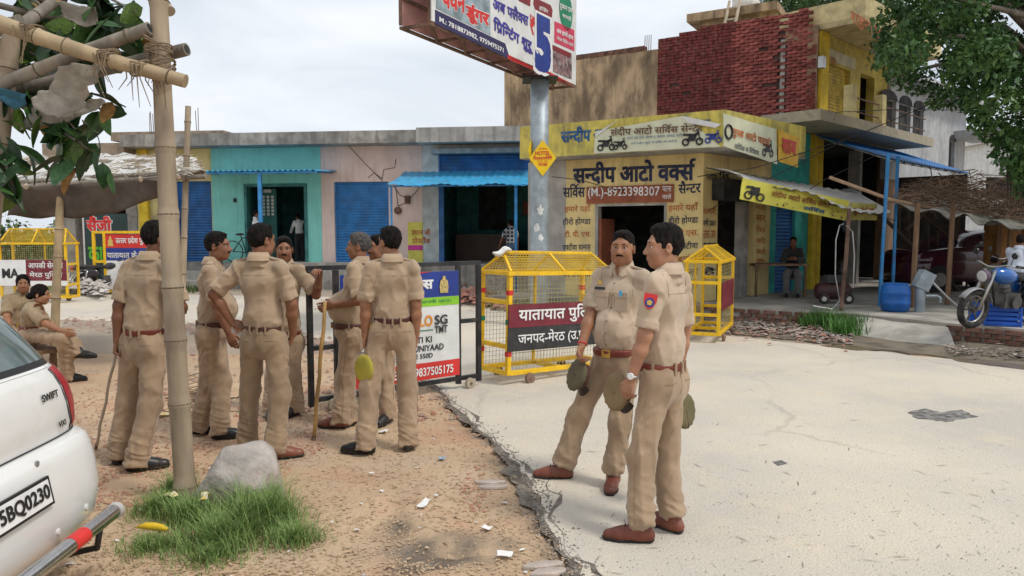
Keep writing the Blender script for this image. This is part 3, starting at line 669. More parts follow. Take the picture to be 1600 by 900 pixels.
for i, (s_, m_) in enumerate([('कम्पनी', M['inkred']), ('सभी प्रकार', M['ink']), ('तक उप', M['inkred']), ('पर उपलब्ध', M['ink']), ('की जाती', M['inkred']), ('हैं', M['ink'])]):
    v = 322 + i * 19; wf_text(s_, (1099, v, v + 13, 1118, v + 1, v + 13), m_, .012, fac=wS)
wf_text('गुरु', (1123, 266, 281, 1140, 270, 284), M['ink'], .02, fac=wS); wf_text('स्वागतम', (1104, 272, 282, 1120, 274, 284), M['ink'], .01, fac=wS)
for i in range(6): wf_text(['गाड़ी', 'सर', 'विस', 'की', 'जाती', 'है'][i], (1181, 318 + i * 17, 328 + i * 17, 1196, 320 + i * 17, 330 + i * 17), M['inkred'], .01, fac=wS)
wf_text('सन्दीप आ', (877, 200, 224, 948, 194, 220), M['inkblue'], .04, out=.014, fac=ff)
wf_text('र्वक्स', (1080, 186, 196, 1110, 184, 194), M['inkblue'], .03, out=.014, fac=ff)
# two printed flex sheets over the fascia
def bike_print(mb, fac, a, z, w, out, flip=1):     # a small motorcycle printed flat
    def disc(x, y, r, r2):
        n = 14
        for i in range(n):
            t0, t1 = 2 * math.pi * i / n, 2 * math.pi * (i + 1) / n
            mb.add([fac.P(a + flip * (x + rr_ * math.cos(tt)) * w, z + (y + rr_ * math.sin(tt)) * w, out) for rr_, tt in ((r2, t0), (r, t0), (r, t1), (r2, t1))], [(0, 1, 2, 3)])
    disc(.2, .17, .17, .09); disc(.8, .17, .17, .09)
    for poly in ([(.2, .2), (.4, .5), (.7, .52), (.62, .2)], [(.05, .45), (.45, .4), (.45, .52), (.1, .54)], [(.5, .45), (.78, .62), (.8, .5), (.6, .35)], [(.76, .66), (.7, .6), (.82, .16), (.86, .18)], [(.64, .68), (.8, .72), (.8, .67), (.66, .63)]):
        mb.add([fac.P(a + flip * x * w, z + y * w, out) for x, y in poly], [(0, 1, 2, 3)])
    return mb
def flexsheet(fac, px4, out, m, th=.008, name='flex_banner'):
    """cloth banner on a facade: pixel corners tl,tr,br,bl with little waves"""
    cs = [fac.px(u, v, out) for u, v in px4]; n, k = 26, 6; rows = []
    for j in range(k + 1):
        r = []
        for i in range(n + 1):
            fx, fy = i / n, j / k
            a = (cs[0][0] * (1 - fx) + cs[1][0] * fx) * (1 - fy) + (cs[3][0] * (1 - fx) + cs[2][0] * fx) * fy
            z = (cs[0][1] * (1 - fx) + cs[1][1] * fx) * (1 - fy) + (cs[3][1] * (1 - fx) + cs[2][1] * fx) * fy
            r.append(fac.P(a, z, out + .006 * math.sin(9 * fx + 3 * fy) + .004 * math.sin(23 * fx)))
        rows.append(r)
    mb = MB(); mb.grid(rows, flip=True); mb.grid([[p - fac.n * th for p in r] for r in rows]); return mb
bn = thing('flex_banner', 'pale torn service-centre banner with two motorcycles on the yellow front fascia', 'banner', ff.P(2, 3.4, .03))
pflex = mat('pale_green_flex', (.66, .68, .50), .55, var=.05, dirt=(.5, .5, .38), dscale=3, damt=.4, bump=.03)
flexsheet(ff, [(930, 205), (1068, 181), (1126, 229), (928, 240)], .035, pflex).build('sheet', pflex, bn, world=True, smooth=True)
q = MB(); q.prism([ff.P(*ff.px(u, v, .05), .05) for u, v in ((930, 215), (966, 187), (934, 207))], ff.n * .01); q.build('curled_edge', M['flex'], bn, world=True); q = MB(); q.prism([ff.P(*ff.px(u, v, .05), .05) for u, v in ((1066, 181), (1128, 194), (1118, 200), (1075, 192))], ff.n * .012); q.build('curled_edge', M['flex'], bn, world=True)
wf_text('संदीप आटो सर्विस सेन्टर', (954, 199, 213, 1098, 190, 206), mat('brown_print', (.16, .09, .06), .6, bump=0), .02, out=.052, fac=ff, parent=bn)
wf_text('हमारे यहाँ होरो, होण्डा व, बजाज, यामाहा आदि', (980, 213, 219, 1066, 207, 214), M['inkblue'], 0, out=.052, fac=ff, parent=bn)
wf_text('सभी बाईक स्कूटी की सर्विस की जाती है।', (986, 222, 227, 1058, 217, 223), M['inkblue'], 0, out=.052, fac=ff, parent=bn)
for u_, v_, w_, o_ in ((932, 237, .44, .053), (957, 235, .34, .054), (1064, 229, .46, .055)): mb = MB(); a, z = ff.px(u_, v_, .05); bike_print(mb, ff, a, z, w_, o_); mb.build('bike_print', M['boardblack'], bn, world=True)
mb = MB(); a, z = ff.px(1100, 225, .05); bike_print(mb, ff, a, z, .36, .056); mb.build('bike_print', M['navy'], bn, world=True)
bn2 = thing('flex_banner', 'pale banner with red lettering on the street-side fascia corner', 'banner', fs_.P(1, 3.4, .03))
flexsheet(fs_, [(1130, 177), (1213, 202), (1215, 257), (1130, 228)], .025, pflex).build('sheet', pflex, bn2, world=True, smooth=True)
wf_text('गुप्ता आटो पार्ट्स', (1144, 196, 214, 1203, 217, 232), M['inkred'], .03, out=.036, fac=fs_, parent=bn2)
mb = MB(); a, z = fs_.px(1136, 214, .036); mb.torus(fs_.P(a + .05, z + .1, .04), fs_.n, .13, .025, 16, 5); mb.build('tyre_print', M['boardblack'], bn2, world=True); mb = MB(); bike_print(mb, fs_, fs_.px(1190, 244, .03)[0], fs_.px(1190, 244, .03)[1], .5, .037); mb.build('bike_print', M['boardblack'], bn2, world=True)
wf_text('सर्विस व रिपेयर', (1148, 222, 232, 1186, 233, 243), M['ink'], .01, out=.036, fac=fs_, parent=bn2)
bn3 = thing('flex_banner', 'orange yellow banner with red letters at the end of the fascia', 'banner', fs_.P(3, 3.4, .03))
flexsheet(fs_, [(1216, 202), (1250, 216), (1247, 262), (1216, 252)], .03, M['by']).build('sheet', mat('orange_flex', (.78, .46, .03), .55, dirt=(.5, .3, .05), bump=.03), bn3, world=True, smooth=True)
wf_text('साब', (1222, 216, 238, 1244, 222, 244), M['red'], .04, out=.042, fac=fs_, parent=bn3)

# ---- upper storey: plastered wall, brick wall (each brick its own piece), stair head with tank
up = Facade((-.24, 23.45), (7.60, 18.70)); U0, U1, U2 = 0.0, up.su(1024), up.L
us = thing('upper_storey', 'bare red brick and stained tan plaster upper storey above the workshop', 'building', up.P(up.L / 2, 0, 0))
ptop = 6.78
mb = MB(); up.box(mb, U0, U1 - .004, 3.3, ptop, -.25, 0); mb.frame_box(up.P(0, 3.3, -.255), up.ax * .24, up.n * -4, (0, 0, ptop - 3.3)); mb.build('plaster_wall', M['tan'], us, world=True)
cap = MB(); rs = random.Random(4)
a = up.su(815)
while a < U1 - .3:
    if not (up.su(996) < a < up.su(1006)): up.box(cap, a, a + .22, ptop + .002, ptop + .07 + (.07 if a > up.su(835) else 0), -.24, .01 + rs.uniform(-.01, .01))
    a += .235
cap.build('coping_brick', M['brickdark'], us, world=True)
mb = MB()
for i in range(4): mb.tube(up.P(up.su(1001) + i * .06, ptop - .1, -.12), up.P(up.su(1001) + i * .06 + .01, ptop + .45, -.12), .01, n=5)
mb.build('rebar', M['rust'], us, world=True)
btop = [(U1, 7.05), (up.su(1050), 7.20), (up.su(1090), 7.26), (up.su(1238), 7.30), (U2 + .01, 6.85)]
mb = MB(); up.box(mb, U1, U2 - .01, 3.3, 6.84, -.25, -.022); mb.build('brick_core', M['mortar'], us, world=True)
bw, bh_, jt = .225, .072, .012
cells = []; c = 0; z = 3.95
while z < 7.3:
    a = U1 - (bw / 2 if c % 2 else 0)
    while a < U2:
        lim = [t_ for s_, t_ in btop if s_ <= a + .05]; top = lim[-1] if lim else 7.05
        if a > up.su(1250): top = 6.40
        if z + bh_ <= top and a + bw > U1 + .02 and not (up.su(1212) < a + .1 < up.su(1219)) and rs.random() > .012: cells.append((max(a, U1), min(a + bw, U2 - .02), z, rs.random()))
        a += bw + jt
    z += bh_ + jt; c += 1
meshes = []
for k in range(6):
    q = MB(); e = .006; x0, x1 = -bw / 2, bw / 2; j = lambda: rs.uniform(-e, e)
    q.hexa([up.ax * (x + j()) + up.n * (o_ + j()) + Vector((0, 0, zz_ + j())) for zz_ in (-bh_ / 2, bh_ / 2) for x, o_ in ((x0, 0.02), (x1, .02), (x1, -.08), (x0, -.08))])
    meshes.append(q.mesh('brick', M['brick']))
cells.sort(key=lambda q_: -q_[0]); stuffb = MB(); nb = 0
for (a0_, a1_, z_, r_) in cells:
    pos = up.P((a0_ + a1_) / 2, z_ + bh_ / 2, rs.uniform(-.016, .006))
    if nb < 300 and abs((a1_ - a0_) - bw) < .01:
        o = link('brick', meshes[int(r_ * 6) % 6], us); o.location = pos - us.location; nb += 1
    else: stuffb.frame_box(pos - up.ax * (a1_ - a0_) / 2 - up.n * .08 - Vector((0, 0, bh_ / 2)), up.ax * (a1_ - a0_), up.n * .095, (0, 0, bh_))
tag(stuffb.build('brickwork', M['brick'], us, world=True), kind='stuff')
mb = MB(); up.box(mb, up.su(1212), up.su(1219), 3.4, 6.6, -.06, -.012); mb.build('mortar_seam', M['cement'], us, world=True)
mb = MB(); up.box(mb, up.su(1253), U2 - .004, 3.3, 6.45, -.2, .006); up.box(mb, up.su(1219), U2 - .004, 6.452, 6.845, -.2, .006); mb.build('plaster_patch', mat('brown_plaster', (.30, .19, .12), .95, var=.25, dirt=(.13, .09, .07), damt=.7), us, world=True)
mb = MB(); mb.prism([Vector((p.x, p.y, 6.6)) for p in (up.P(0, 0, -.26), up.P(U2 - .2, 0, -.26), up.P(U2 - .2, 0, -4), up.P(0, 0, -4))], (0, 0, .1)); mb.build('roof_slab', M['concrete'], us, world=True)
mb = MB(); a0_ = up.su(1218); up.box(mb, a0_, U2 + .05, 6.86, 7.55, -1.2, -1.0); mb.build('parapet', M['brickdark'], us, world=True)
sh = Facade((5.35, 23.2), (8.05, 21.6))
tk = thing('stair_head', 'tan plastered rooftop stair room with an overhanging slab on the roof', 'rooftop room', sh.P(1.4, 6.7, 0))
a0_, a1_ = sh.su(1088), sh.su(1205)
mb = MB(); sh.box(mb, a0_, a1_, 6.71, 8.08, -2, 0); mb.build('wall', M['tan'], tk, world=True)
mb = MB(); sh.box(mb, a0_ - .35, a1_ + .05, 8.083, 8.32, -2.2, .25); mb.build('roof_slab', M['tan'], tk, world=True)
ld = thing('ladder', 'short pale wooden ladder leaning on the rooftop room', 'ladder', sh.P(sh.su(1140), 6.7, .5))
mb = MB(); z0, z1 = 7.3, 8.45
for u in (1132, 1148): mb.bar(sh.P(sh.su(u - 4), 6.9, .75), sh.P(sh.su(u + 4), 8.5, .29), .06, .06)
mb.build('rail', mat('pale_wood', (.6, .5, .38), .8), ld, world=True)
for k in range(4):
    mb = MB(); f_ = .2 + k * .22; mb.bar(sh.P(sh.su(1128), 6.9, .75).lerp(sh.P(sh.su(1136), 8.5, .29), f_), sh.P(sh.su(1144), 6.9, .75).lerp(sh.P(sh.su(1152), 8.5, .29), f_), .04, .04); mb.build('rung', MATS['pale_wood'], ld, world=True)
wt = thing('water_tank', 'white ribbed plastic water tank on the rooftop room', 'water tank', sh.P(sh.su(1148), 8.32, -.7))
mb = MB(); mb.lathe((0, 0, .003), (0, 0, 1), [(0, .36), (.04, .40), (.14, .40), (.17, .385), (.2, .40), (.34, .40), (.37, .385), (.4, .40), (.54, .40), (.57, .385), (.6, .40), (.75, .37), (.86, .2)], 24); mb.build('body', M['white'], wt, smooth=True)
mb = MB(); mb.lathe((0, 0, .865), (0, 0, 1), [(0, .19), (.07, .19), (.08, .15)], 18); mb.build('lid', M['white'], wt)

# ---- yellow upper shop with canopy and balcony, grey house beyond
ysm = M['yellow']; yS = Facade((7.70, 18.86), (16.1, 26.9))
ys_ = thing('upper_shop', 'yellow first-floor shop with lettered overhanging canopy and small balcony', 'shop', yS.P(1, 0, 0))
hh = (yS.su(1284), yS.su(1320), 4.55, yS.px(1300, 100)[1]); h2 = (yS.su(1336), yS.su(1358), 4.55, 6.1); aEnd = yS.su(1378)
mb = MB(); yS.wall(mb, 0, aEnd, 4.5, 6.75, [hh, h2]); mb.build('wall', mat('dull_yellow_paint', (.52, .41, .10), .85, dirt=(.28, .22, .08), damt=.6), ys_, world=True)
mb = MB(); yS.box(mb, 0, yS.su(1283), 4.5, 6.74, .003, .07); mb.build('pilaster', ysm, ys_, world=True)
yS.shutter(hh[0], hh[1], 4.55, hh[3], mat('yellow_shutter', (.50, .36, .05), .6, var=.2), ys_)
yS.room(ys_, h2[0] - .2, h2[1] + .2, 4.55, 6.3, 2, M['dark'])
mb = MB(); yS.box(mb, -.02, aEnd + 1.0, 6.76, 6.90, -2.5, 1.1); mb.build('canopy_slab', mat('canopy_cement', (.50, .42, .22), .9, dirt=(.25, .2, .12), damt=.7), ys_, world=True)
mb = MB(); yS.box(mb, -.02, aEnd + 1.0, 6.902, 7.36, 1.0, 1.1); yS.box(mb, -.02, .08, 6.902, 7.36, -1.0, .998); mb.build('canopy_parapet', mat('cream_parapet', (.68, .57, .30), .9, dirt=(.3, .25, .16), damt=.7, dscale=3), ys_, world=True)
q0, q1 = yS.P(0, 0, 1.1), yS.P(1, 0, 1.1)
plabel('शहनाज', ((q0.x, q0.y), (q1.x, q1.y)), (1329, 16, 38, 1376, 46, 66), M['inkred'], ys_, bold=.03)
q0, q1 = yS.P(0, 0, .012), yS.P(1, 0, .012)
nb_ = MB(); yS.box(nb_, yS.su(1283), yS.su(1326), yS.px(1300, 96)[1], yS.px(1300, 78)[1], .003, .02); nb_.build('name_board', mat('pale_board', (.5, .46, .3), .7), ys_, world=True)
q0, q1 = yS.P(0, 0, .022), yS.P(1, 0, .022)
plabel('COMPUTER', ((q0.x, q0.y), (q1.x, q1.y)), (1285, 82, 92, 1306, 92, 102), M['inkred'], ys_, bold=.03)
mb = MB(); a, z = yS.px(1280, 98, .07); yS.box(mb, a - .08, a + .1, z - .14, z + .14, .072, .2); mb.build('meter_box', M['steel'], ys_, world=True)
mb = MB(); yS.box(mb, -2.4, aEnd + .5, 4.18, 4.42, -.25, 1.15); mb.build('balcony_slab', mat('balcony_cement', (.42, .37, .27), .95, dirt=(.15, .13, .1), damt=.8, dscale=4), ys_, world=True)
for u in (1322, 1368):
    mb = MB(); a = yS.su(u, 1.0); yS.box(mb, a - .12, a + .12, 4.423, 5.2, .88, 1.10); mb.build('balcony_post', mat('cream_post', (.60, .50, .24), .85, dirt=(.3, .25, .15), damt=.6), ys_, world=True)
mb = MB()
for z_ in (4.62, 4.95): mb.tube(yS.P(-.1, z_, 1.0), yS.P(aEnd + .2, z_, 1.0), .018, n=6)
mb.build('balcony_rail', M['rust'], ys_, world=True)
g0 = aEnd + .02; g1 = yS.su(1497)
gh = thing('grey_house', 'grey washed two-storey house with pointed arch windows under the tree', 'house', yS.P((g0 + g1) / 2, 0, 0))
hol = []; arcs = []
for u0, u1, v0, v1 in ((1378, 1398, 178, 224), (1408, 1421, 188, 232), (1430, 1441, 198, 242)):
    a, z_ = yS.px(u0, (v0 + v1) / 2 + 12, .2); b_ = yS.su(u1, .2); hol.append((a, b_, 4.5, 5.6))
hol.append((yS.su(1472), yS.su(1481), 3.9, 4.9))
mb = MB(); yS.wall(mb, g0, g1, 3.3, 6.2, hol, out=.1); mb.build('wall', M['greyhouse'], gh, world=True)
for a, b_, z0, z1 in hol:
    w_ = b_ - a; q = MB(); q.frame_box(yS.P(a, z0, -.05), yS.ax * w_, yS.n * .03, (0, 0, z1 - z0)); q.build('window_pane', M['dark'], gh, world=True)
    q = MB(); pts_ = [(a - .06, z1 + .002)] + [(a + w_ * (1 - math.cos(math.pi * k / 6)) / 2, z1 + .02 + .30 * min(w_, .8) * math.sin(math.pi * k / 6)) for k in range(7)] + [(b_ + .06, z1 + .002)]
    q.prism([yS.P(x, zz_, .102) for x, zz_ in pts_], yS.n * .04); q.build('window_arch', M['dark'], gh, world=True)
mb = MB(); yS.box(mb, g0 - .1, g1 + .5, 6.203, 6.42, -3, .6); yS.box(mb, yS.su(1478), g1 + .8, 5.0, 5.25, .102, 1.6); mb.build('roof_slab', M['greyhouse'], gh, world=True)
mb = MB(); yS.box(mb, g1 - .25, g1, 0, 6.2, -4, -.14); mb.build('end_wall', M['white'], gh, world=True)
mb = MB()
for k in range(9): a = yS.su(1480) + k * .35; mb.tube(yS.P(a, 5.25, 1.5), yS.P(a, 5.95, 1.5), .015, n=5)
mb.tube(yS.P(yS.su(1480), 5.95, 1.5), yS.P(yS.su(1480) + 8 * .35, 5.95, 1.5), .02, n=5); mb.build('balcony_rail', M['rust'], gh, world=True)

# ---- street side ground floor: turquoise bay with shutter, yellow pillars, dark open shops
bay = thing('side_shop', 'turquoise bay with a dark blue shutter and yellow pillars right of the workshop', 'shop', wS.P(wS.su(1230), 0, 0))
t0, t1 = wS.su(1203) + .01, wS.su(1262); sh0, sh1 = wS.su(1212), wS.su(1242)
mb = MB(); wS.wall(mb, t0, t1, PF, 4.16, [(sh0, sh1, PF, 2.95)], th=.2); mb.build('wall', mat('side_turquoise', (.05, .40, .36), .8, dirt=(.04, .2, .18), damt=.5), bay, world=True)
wS.shutter(sh0, sh1, PF, 2.95, M['blueshut'], bay)
for u0, u1 in ((1263, 1270), (1271, 1277)):
    mb = MB(); wS.box(mb, wS.su(u0), wS.su(u1), PF, 4.16, -.3, .1); mb.build('pillar', ysm, bay, world=True)
dk = thing('dark_shop', 'dark open-fronted shop cluttered with hanging stock under the balcony', 'shop', wS.P(wS.su(1330), 0, 0))
d0, d1 = wS.su(1278), wS.su(1400)
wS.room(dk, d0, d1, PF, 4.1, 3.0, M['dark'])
mb = MB(); wS.box(mb, wS.su(1339), wS.su(1343), PF, 4.0, -.3, .02); mb.build('pillar', M['cement'], dk, world=True); mb = MB(); wS.box(mb, wS.su(1383), wS.su(1396), PF, 4.1, -.3, .02); mb.build('pillar', M['wood'], dk, world=True)
stock = [(.25, .26, .26), (.10, .12, .16), (.3, .29, .27), (.05, .10, .2), (.22, .05, .04), (.16, .15, .13)]
for k in range(9):
    q = MB(); a = d0 + .5 + (d1 - d0 - 1.0) * k / 8; z_ = [.3, 1.9, .3, 1.5, .35, 2.2, .3, 1.7, .3][k] + PF; s_ = Vector((random.uniform(.28, .6), random.uniform(.15, .4), random.uniform(.2, .6)))
    ps = [[Vector((p.x * s_.x * .5, p.y * s_.y * .5, p.z * s_.z * .5)) * (1 + .25 * math.sin(5 * p.x + 3 * p.z + k)) for p in rw] for rw in dome(5)]
    q.grid([[wS.P(a + p.x, z_ + p.z, -.6 - (k % 5) * .25 + p.y) for p in rw] for rw in ps])
    q.build('stock_bundle', mat('stock_%d' % (k % 6), stock[k % 6], .8), dk, world=True)
# ------------------------------------------------------------------ stock in the dark shop is movable: give each bundle its own standing
for k, o in enumerate([o for o in bpy.data.objects if o.name.startswith('stock_bundle')]):
    base = dk.location.copy(); o.parent = None; o.location = base
    tag(o, '%s bundle %s in the dark shop, %s from the yellow pillars' % (['pale grey', 'blue grey', 'off-white', 'dark blue', 'dull red', 'brown grey'][k % 6], 'hanging' if k % 2 else 'on the floor', ['first', 'second', 'third', 'fourth', 'fifth', 'sixth', 'seventh', 'eighth', 'last'][k]), 'bundle', 'bundles stocked in the dark shop')

# ------------------------------------------------------------------ police barriers
def wire_panel(mb, O, ax, ay, step, w=.0035):
    na = max(2, int(ax.length / step)); nb_ = max(2, int(ay.length / step))
    for i in range(1, na): p = O + ax * (i / na); mb.bar(p, p + ay, w, w, up=ax.cross(ay).normalized())
    for j in range(1, nb_): p = O + ay * (j / nb_); mb.bar(p, p + ax, w, w, up=ax.cross(ay).normalized())
    return mb
def wheel(parent, c, axis, r_=.065, w=.045, m=None):
    mb = MB(); a = Vector(axis).normalized(); mb.lathe(Vector(c) - a * w / 2, a, [(0, r_ * .55), (.002, r_ * .92), (w * .25, r_), (w * .75, r_), (w - .002, r_ * .92), (w, r_ * .55)], 18); o = mb.build('wheel', m or mat('caster_brown', (.20, .13, .09), .8, var=.2, bump=.1), parent)
    mb = MB(); mb.lathe(Vector(c) - a * (w / 2 + .01), a, [(0, r_ * .22), (w + .02, r_ * .22)], 10); mb.build('hub', M['rust'], o); return o
def roofed_barrier(label, L=1.6, W=.5, zlow=.14, zeave=1.24, zridge=1.50, board=None, mesh_step=.05, wheels=True, tape=True, board_z=(.50, .93), ridge_in=.10):
    """steel barrier with mesh sides and a ridged mesh top; local x = length from 0, y = width"""
    t = thing('police_barrier', label, 'barrier', group='yellow police barriers'); tw = .052
    def part(name, segs, m=M['by'], w=tw):
        for a, b in segs:
            mb = MB(); mb.bar(a, b, w, w); mb.build(name, m, t, bevel=.004)
    part('post', [((x, y, zlow - .02), (x, y, zeave)) for x in (0, L) for y in (0, W)])
    part('post', [((L * .5, W - .002, zlow), (L * .5, W - .002, zeave - .03))], w=.034)
    part('bottom_rail', [((.022, y, zlow), (L - .022, y, zlow)) for y in (0, W)] + [((x, .022, zlow), (x, W - .022, zlow)) for x in (0, L * .5, L)])
    part('eave_rail', [((-.05, y, zeave + .024), (L + .05, y, zeave + .024)) for y in (-.02, W + .02)] + [((x, .003, zeave + .024), (x, W - .003, zeave + .024)) for x in (0, L)], w=.046)
    part('ridge_rail', [((ridge_in, W / 2, zridge), (L - ridge_in, W / 2, zridge))], w=.034)
    part('rafter', [((x0, y, zeave + .045), (x1, W / 2, zridge - .012)) for x0, x1 in ((0, ridge_in), (L * .5, L * .5), (L, L - ridge_in)) for y in (-.02, W + .02)], w=.028)
    part('end_rail', [((x, .022, z_), (x, W - .022, z_)) for x in (0, L) for z_ in (zlow + .30, zlow + .80)], w=.05)
    z0, z1 = zlow + .02, zeave
    for y in (0, W):
        mb = MB(); wire_panel(mb, Vector((.02, y, z0)), Vector((L - .04, 0, 0)), Vector((0, 0, z1 - z0)), mesh_step); tag(mb.build('wire_mesh', mat('mesh_wire', (.42, .36, .16), .6, bump=0), t), kind='stuff')
        mb = MB(); ys_2 = -.02 if y == 0 else W + .02; wire_panel(mb, Vector((.03, ys_2, zeave + .05)), Vector((L - .06, 0, 0)), Vector((0, W / 2 - ys_2, zridge - zeave - .05)), mesh_step * .8, .0055); tag(mb.build('roof_mesh', mat('mesh_wire_yellow', (.60, .40, .03), .6, bump=0), t), kind='stuff')
    for x in (0, L):
        mb = MB(); e = ridge_in if x == 0 else -ridge_in
        for k in range(1, 9):
            f_ = k / 9; yy = -.02 + (W + .04) * f_; hz = (1 - abs(2 * f_ - 1)); mb.bar((x, yy, zeave + .045), (x + e * hz, yy, zeave + .045 + (zridge - zeave - .055) * hz), .004)
        tag(mb.build('gable_mesh', MATS['mesh_wire_yellow'], t), kind='stuff')
    if wheels:
        for x in (L * .18, L * .82):
            for y in (-.045, W + .045): wheel(t, (x, y, .066), (0, 1, 0))
            for y in (-.045, W + .045):
                mb = MB(); mb.bar((x, y * .5 + (0 if y < 0 else W / 2), .066), (x, y * .5 + (0 if y < 0 else W / 2), zlow), .02); mb.build('axle_bracket', M['by'], t)
    if tape:
        for x in (0, L):
            for y in (0, W):
                for z_, m in ((1.05, M['red']), (.72, M['dgreen']), (.36, M['red'])):
                    mb = MB(); mb.box((x, y, z_), (tw + .005, tw + .005, .055)); mb.build('tape_band', m, t)
    return t
def place(t, p, yaw, tilt=0.0, roll=0.0):
    t.location = p; t.rotation_euler = (roll, tilt, yaw)
def local_text(s, t, o, ax, ay, m, **k):
    """lettering in a thing's local space"""
    loc = t.location.copy(); t.location = (0, 0, 0); r_ = lettering(s, o, ax, ay, m, t, **k); t.location = loc; return r_
# main barrier
b1 = roofed_barrier('yellow roofed mesh barrier with a maroon traffic board, right of the black frame barrier', L=1.6, W=.52)
mb = MB(); mb.box((.74, -.036, .655), (1.56, .012, .53)); bo = mb.build('sign_board', [M['boardblack']], b1)
mb = MB(); mb.box((.74, -.0435, .79), (1.56, .003, .26)); mb.build('sign_band', M['maroon'], bo)
local_text('यातायात पुलिस', b1, (.10, -.0455, .69), Vector((1.25, 0, 0)), Vector((0, 0, .21)), M['wprint'], bold=.02); local_text('जनपद-मेरठ (उ.प्र.)', b1, (.10, -.0425, .44), Vector((1.1, 0, 0)), Vector((0, 0, .175)), M['wprint'], bold=.012)
place(b1, gnd(793, 603), R(38), R(1.6))
bag = MB(); bag.grid([[Vector((p.x * .13, p.y * .05, p.z * .035 + .03 + .02 * math.sin(4 * p.x))) for p in rw] for rw in dome(7)], flip=False)
bo_ = bag.build('plastic_bag', M['white'], smooth=True); tag(bo_, 'crumpled white plastic bag lying on the roof end of the yellow barrier', 'bag'); bo_.location = b1.location + Vector((math.cos(R(38)) * .10 - math.sin(R(38)) * .22, math.sin(R(38)) * .10 + math.cos(R(38)) * .22, 1.475)); bo_.rotation_euler = (0, R(-12), R(30))
# the barrier in the background right, seen end on
b2 = roofed_barrier('yellow barrier seen end-on in front of the workshop corner', L=1.5, W=.50, tape=False, mesh_step=.06)
place(b2, gnd(1122, 537), R(66), 0)
mb = MB(); mb.box((.75, -.033, .72), (1.3, .01, .44)); mb.build('sign_board', M['maroon'], b2)
# far left barrier with the service board
b3 = roofed_barrier('yellow barrier with white and maroon board behind the seated women', L=1.55, W=.5, zeave=1.42, zridge=1.80, tape=False, mesh_step=.05)
g3 = gnd(4, 474); place(b3, g3, R(2))
mb = MB(); mb.box((.77, -.033, .74), (1.62, .012, .62)); bo = mb.build('sign_board', M['wprint'], b3); mb = MB(); mb.box((1.10, -.0405, .80), (.96, .003, .50)); mb.build('sign_band', M['maroon'], bo)
local_text('आपकी सेवा में', b3, (.68, -.0425, .85), Vector((.82, 0, 0)), Vector((0, 0, .17)), M['wprint'], bold=.015); local_text('मेरठ पुलिस', b3, (.70, -.0425, .60), Vector((.78, 0, 0)), Vector((0, 0, .18)), M['wprint'], bold=.015); local_text('MA', b3, (.06, -.0395, .62), Vector((.38, 0, 0)), Vector((0, 0, .22)), M['boardblack'], bold=.04)
# police sign barrier by the shops
t = thing('police_barrier', 'yellow framed barrier with red and blue police poster before the yellow shop', 'barrier', gnd(150, 459), group='yellow police barriers'); Lb = 1.9
def bars(name, segs, m, w, parent):
    for a, b in segs: mb = MB(); mb.bar(a, b, w, w); mb.build(name, m, parent, bevel=.003)
bars('post', [((0, 0, .02), (0, 0, 1.68)), ((.30, 0, .02), (.30, 0, 1.68)), ((Lb, 0, .02), (Lb, 0, 1.68))], M['by'], .07, t); bars('rail', [((-.035, 0, 1.716), (Lb + .035, 0, 1.716)), ((.036, 0, .9), (.264, 0, .9)), ((.336, 0, .07), (Lb - .036, 0, .07))], M['by'], .07, t)
for s_, z0, z1, m in (('red', 1.28, 1.66, M['red']), ('blue', .93, 1.277, M['navy']), ('white', .12, .927, M['wprint'])): mb = MB(); mb.box(((.30 + Lb) / 2, -.01, (z0 + z1) / 2), (Lb - .375, .012, z1 - z0)); mb.build('poster_band', m, t)
local_text('उत्तर प्रदेश पुलिस', t, (.62, -.017, 1.36), Vector((1.0, 0, 0)), Vector((0, 0, .24)), M['wprint'], bold=.02); local_text('यातायात के नियमों', t, (.36, -.017, 1.0), Vector((1.35, 0, 0)), Vector((0, 0, .2)), M['wprint'], bold=.015)
for x in (.47, 1.76):
    mb = MB(); mb.prism([Vector((x + dx, -.017, 1.33 + dz)) for dx, dz in ((-.08, 0), (.08, 0), (.06, .1), (.07, .14), (.03, .2), (.03, .25), (0, .28), (-.03, .25), (-.03, .2), (-.07, .14), (-.06, .1))], (0, -.003, 0)); mb.build('emblem', BRASS if 'BRASS' in globals() else mat('brass_print', (.6, .45, .12), .5, bump=0), t)
mb = MB()
for k in range(7):
    a = R(-75 + 25 * k); c = Vector((1.0 if False else .95, -.017, .42)); d_ = Vector((math.sin(a), 0, math.cos(a))); s_ = Vector((math.cos(a), 0, -math.sin(a)))
    mb.path([c, c + d_ * .14 + s_ * .05, c + d_ * .28, c + d_ * .14 - s_ * .05], .008, 5, closed=True)
tag(mb.build('flower_print', M['boardblack'], t), kind='stuff')
# dark board behind it
t2 = thing('sign_board', 'dark board with red lettering leaning behind the police poster barrier', 'sign', gnd(136, 455)); y_ = .15
mb = MB(); mb.box((.55, y_, 1.25), (1.25, .03, 2.0)); bo = mb.build('board', mat('dark_green_board', (.02, .045, .045), .5), t2); bars('post', [((-.1, y_, 0), (-.1, y_, 2.28))], M['tin'], .05, t2)
local_text('सैंजी', t2, (.0, y_ - .02, 1.75), Vector((.72, 0, 0)), Vector((0, 0, .42)), M['red'], bold=.04); local_text('सैंजी', t2, (.01, y_ - .017, 1.745), Vector((.72, 0, 0)), Vector((0, 0, .42)), M['wprint'], bold=.07, lift=.001); local_text('कार', t2, (.02, y_ - .02, .86), Vector((.6, 0, 0)), Vector((0, 0, .42)), M['green'], bold=.04)
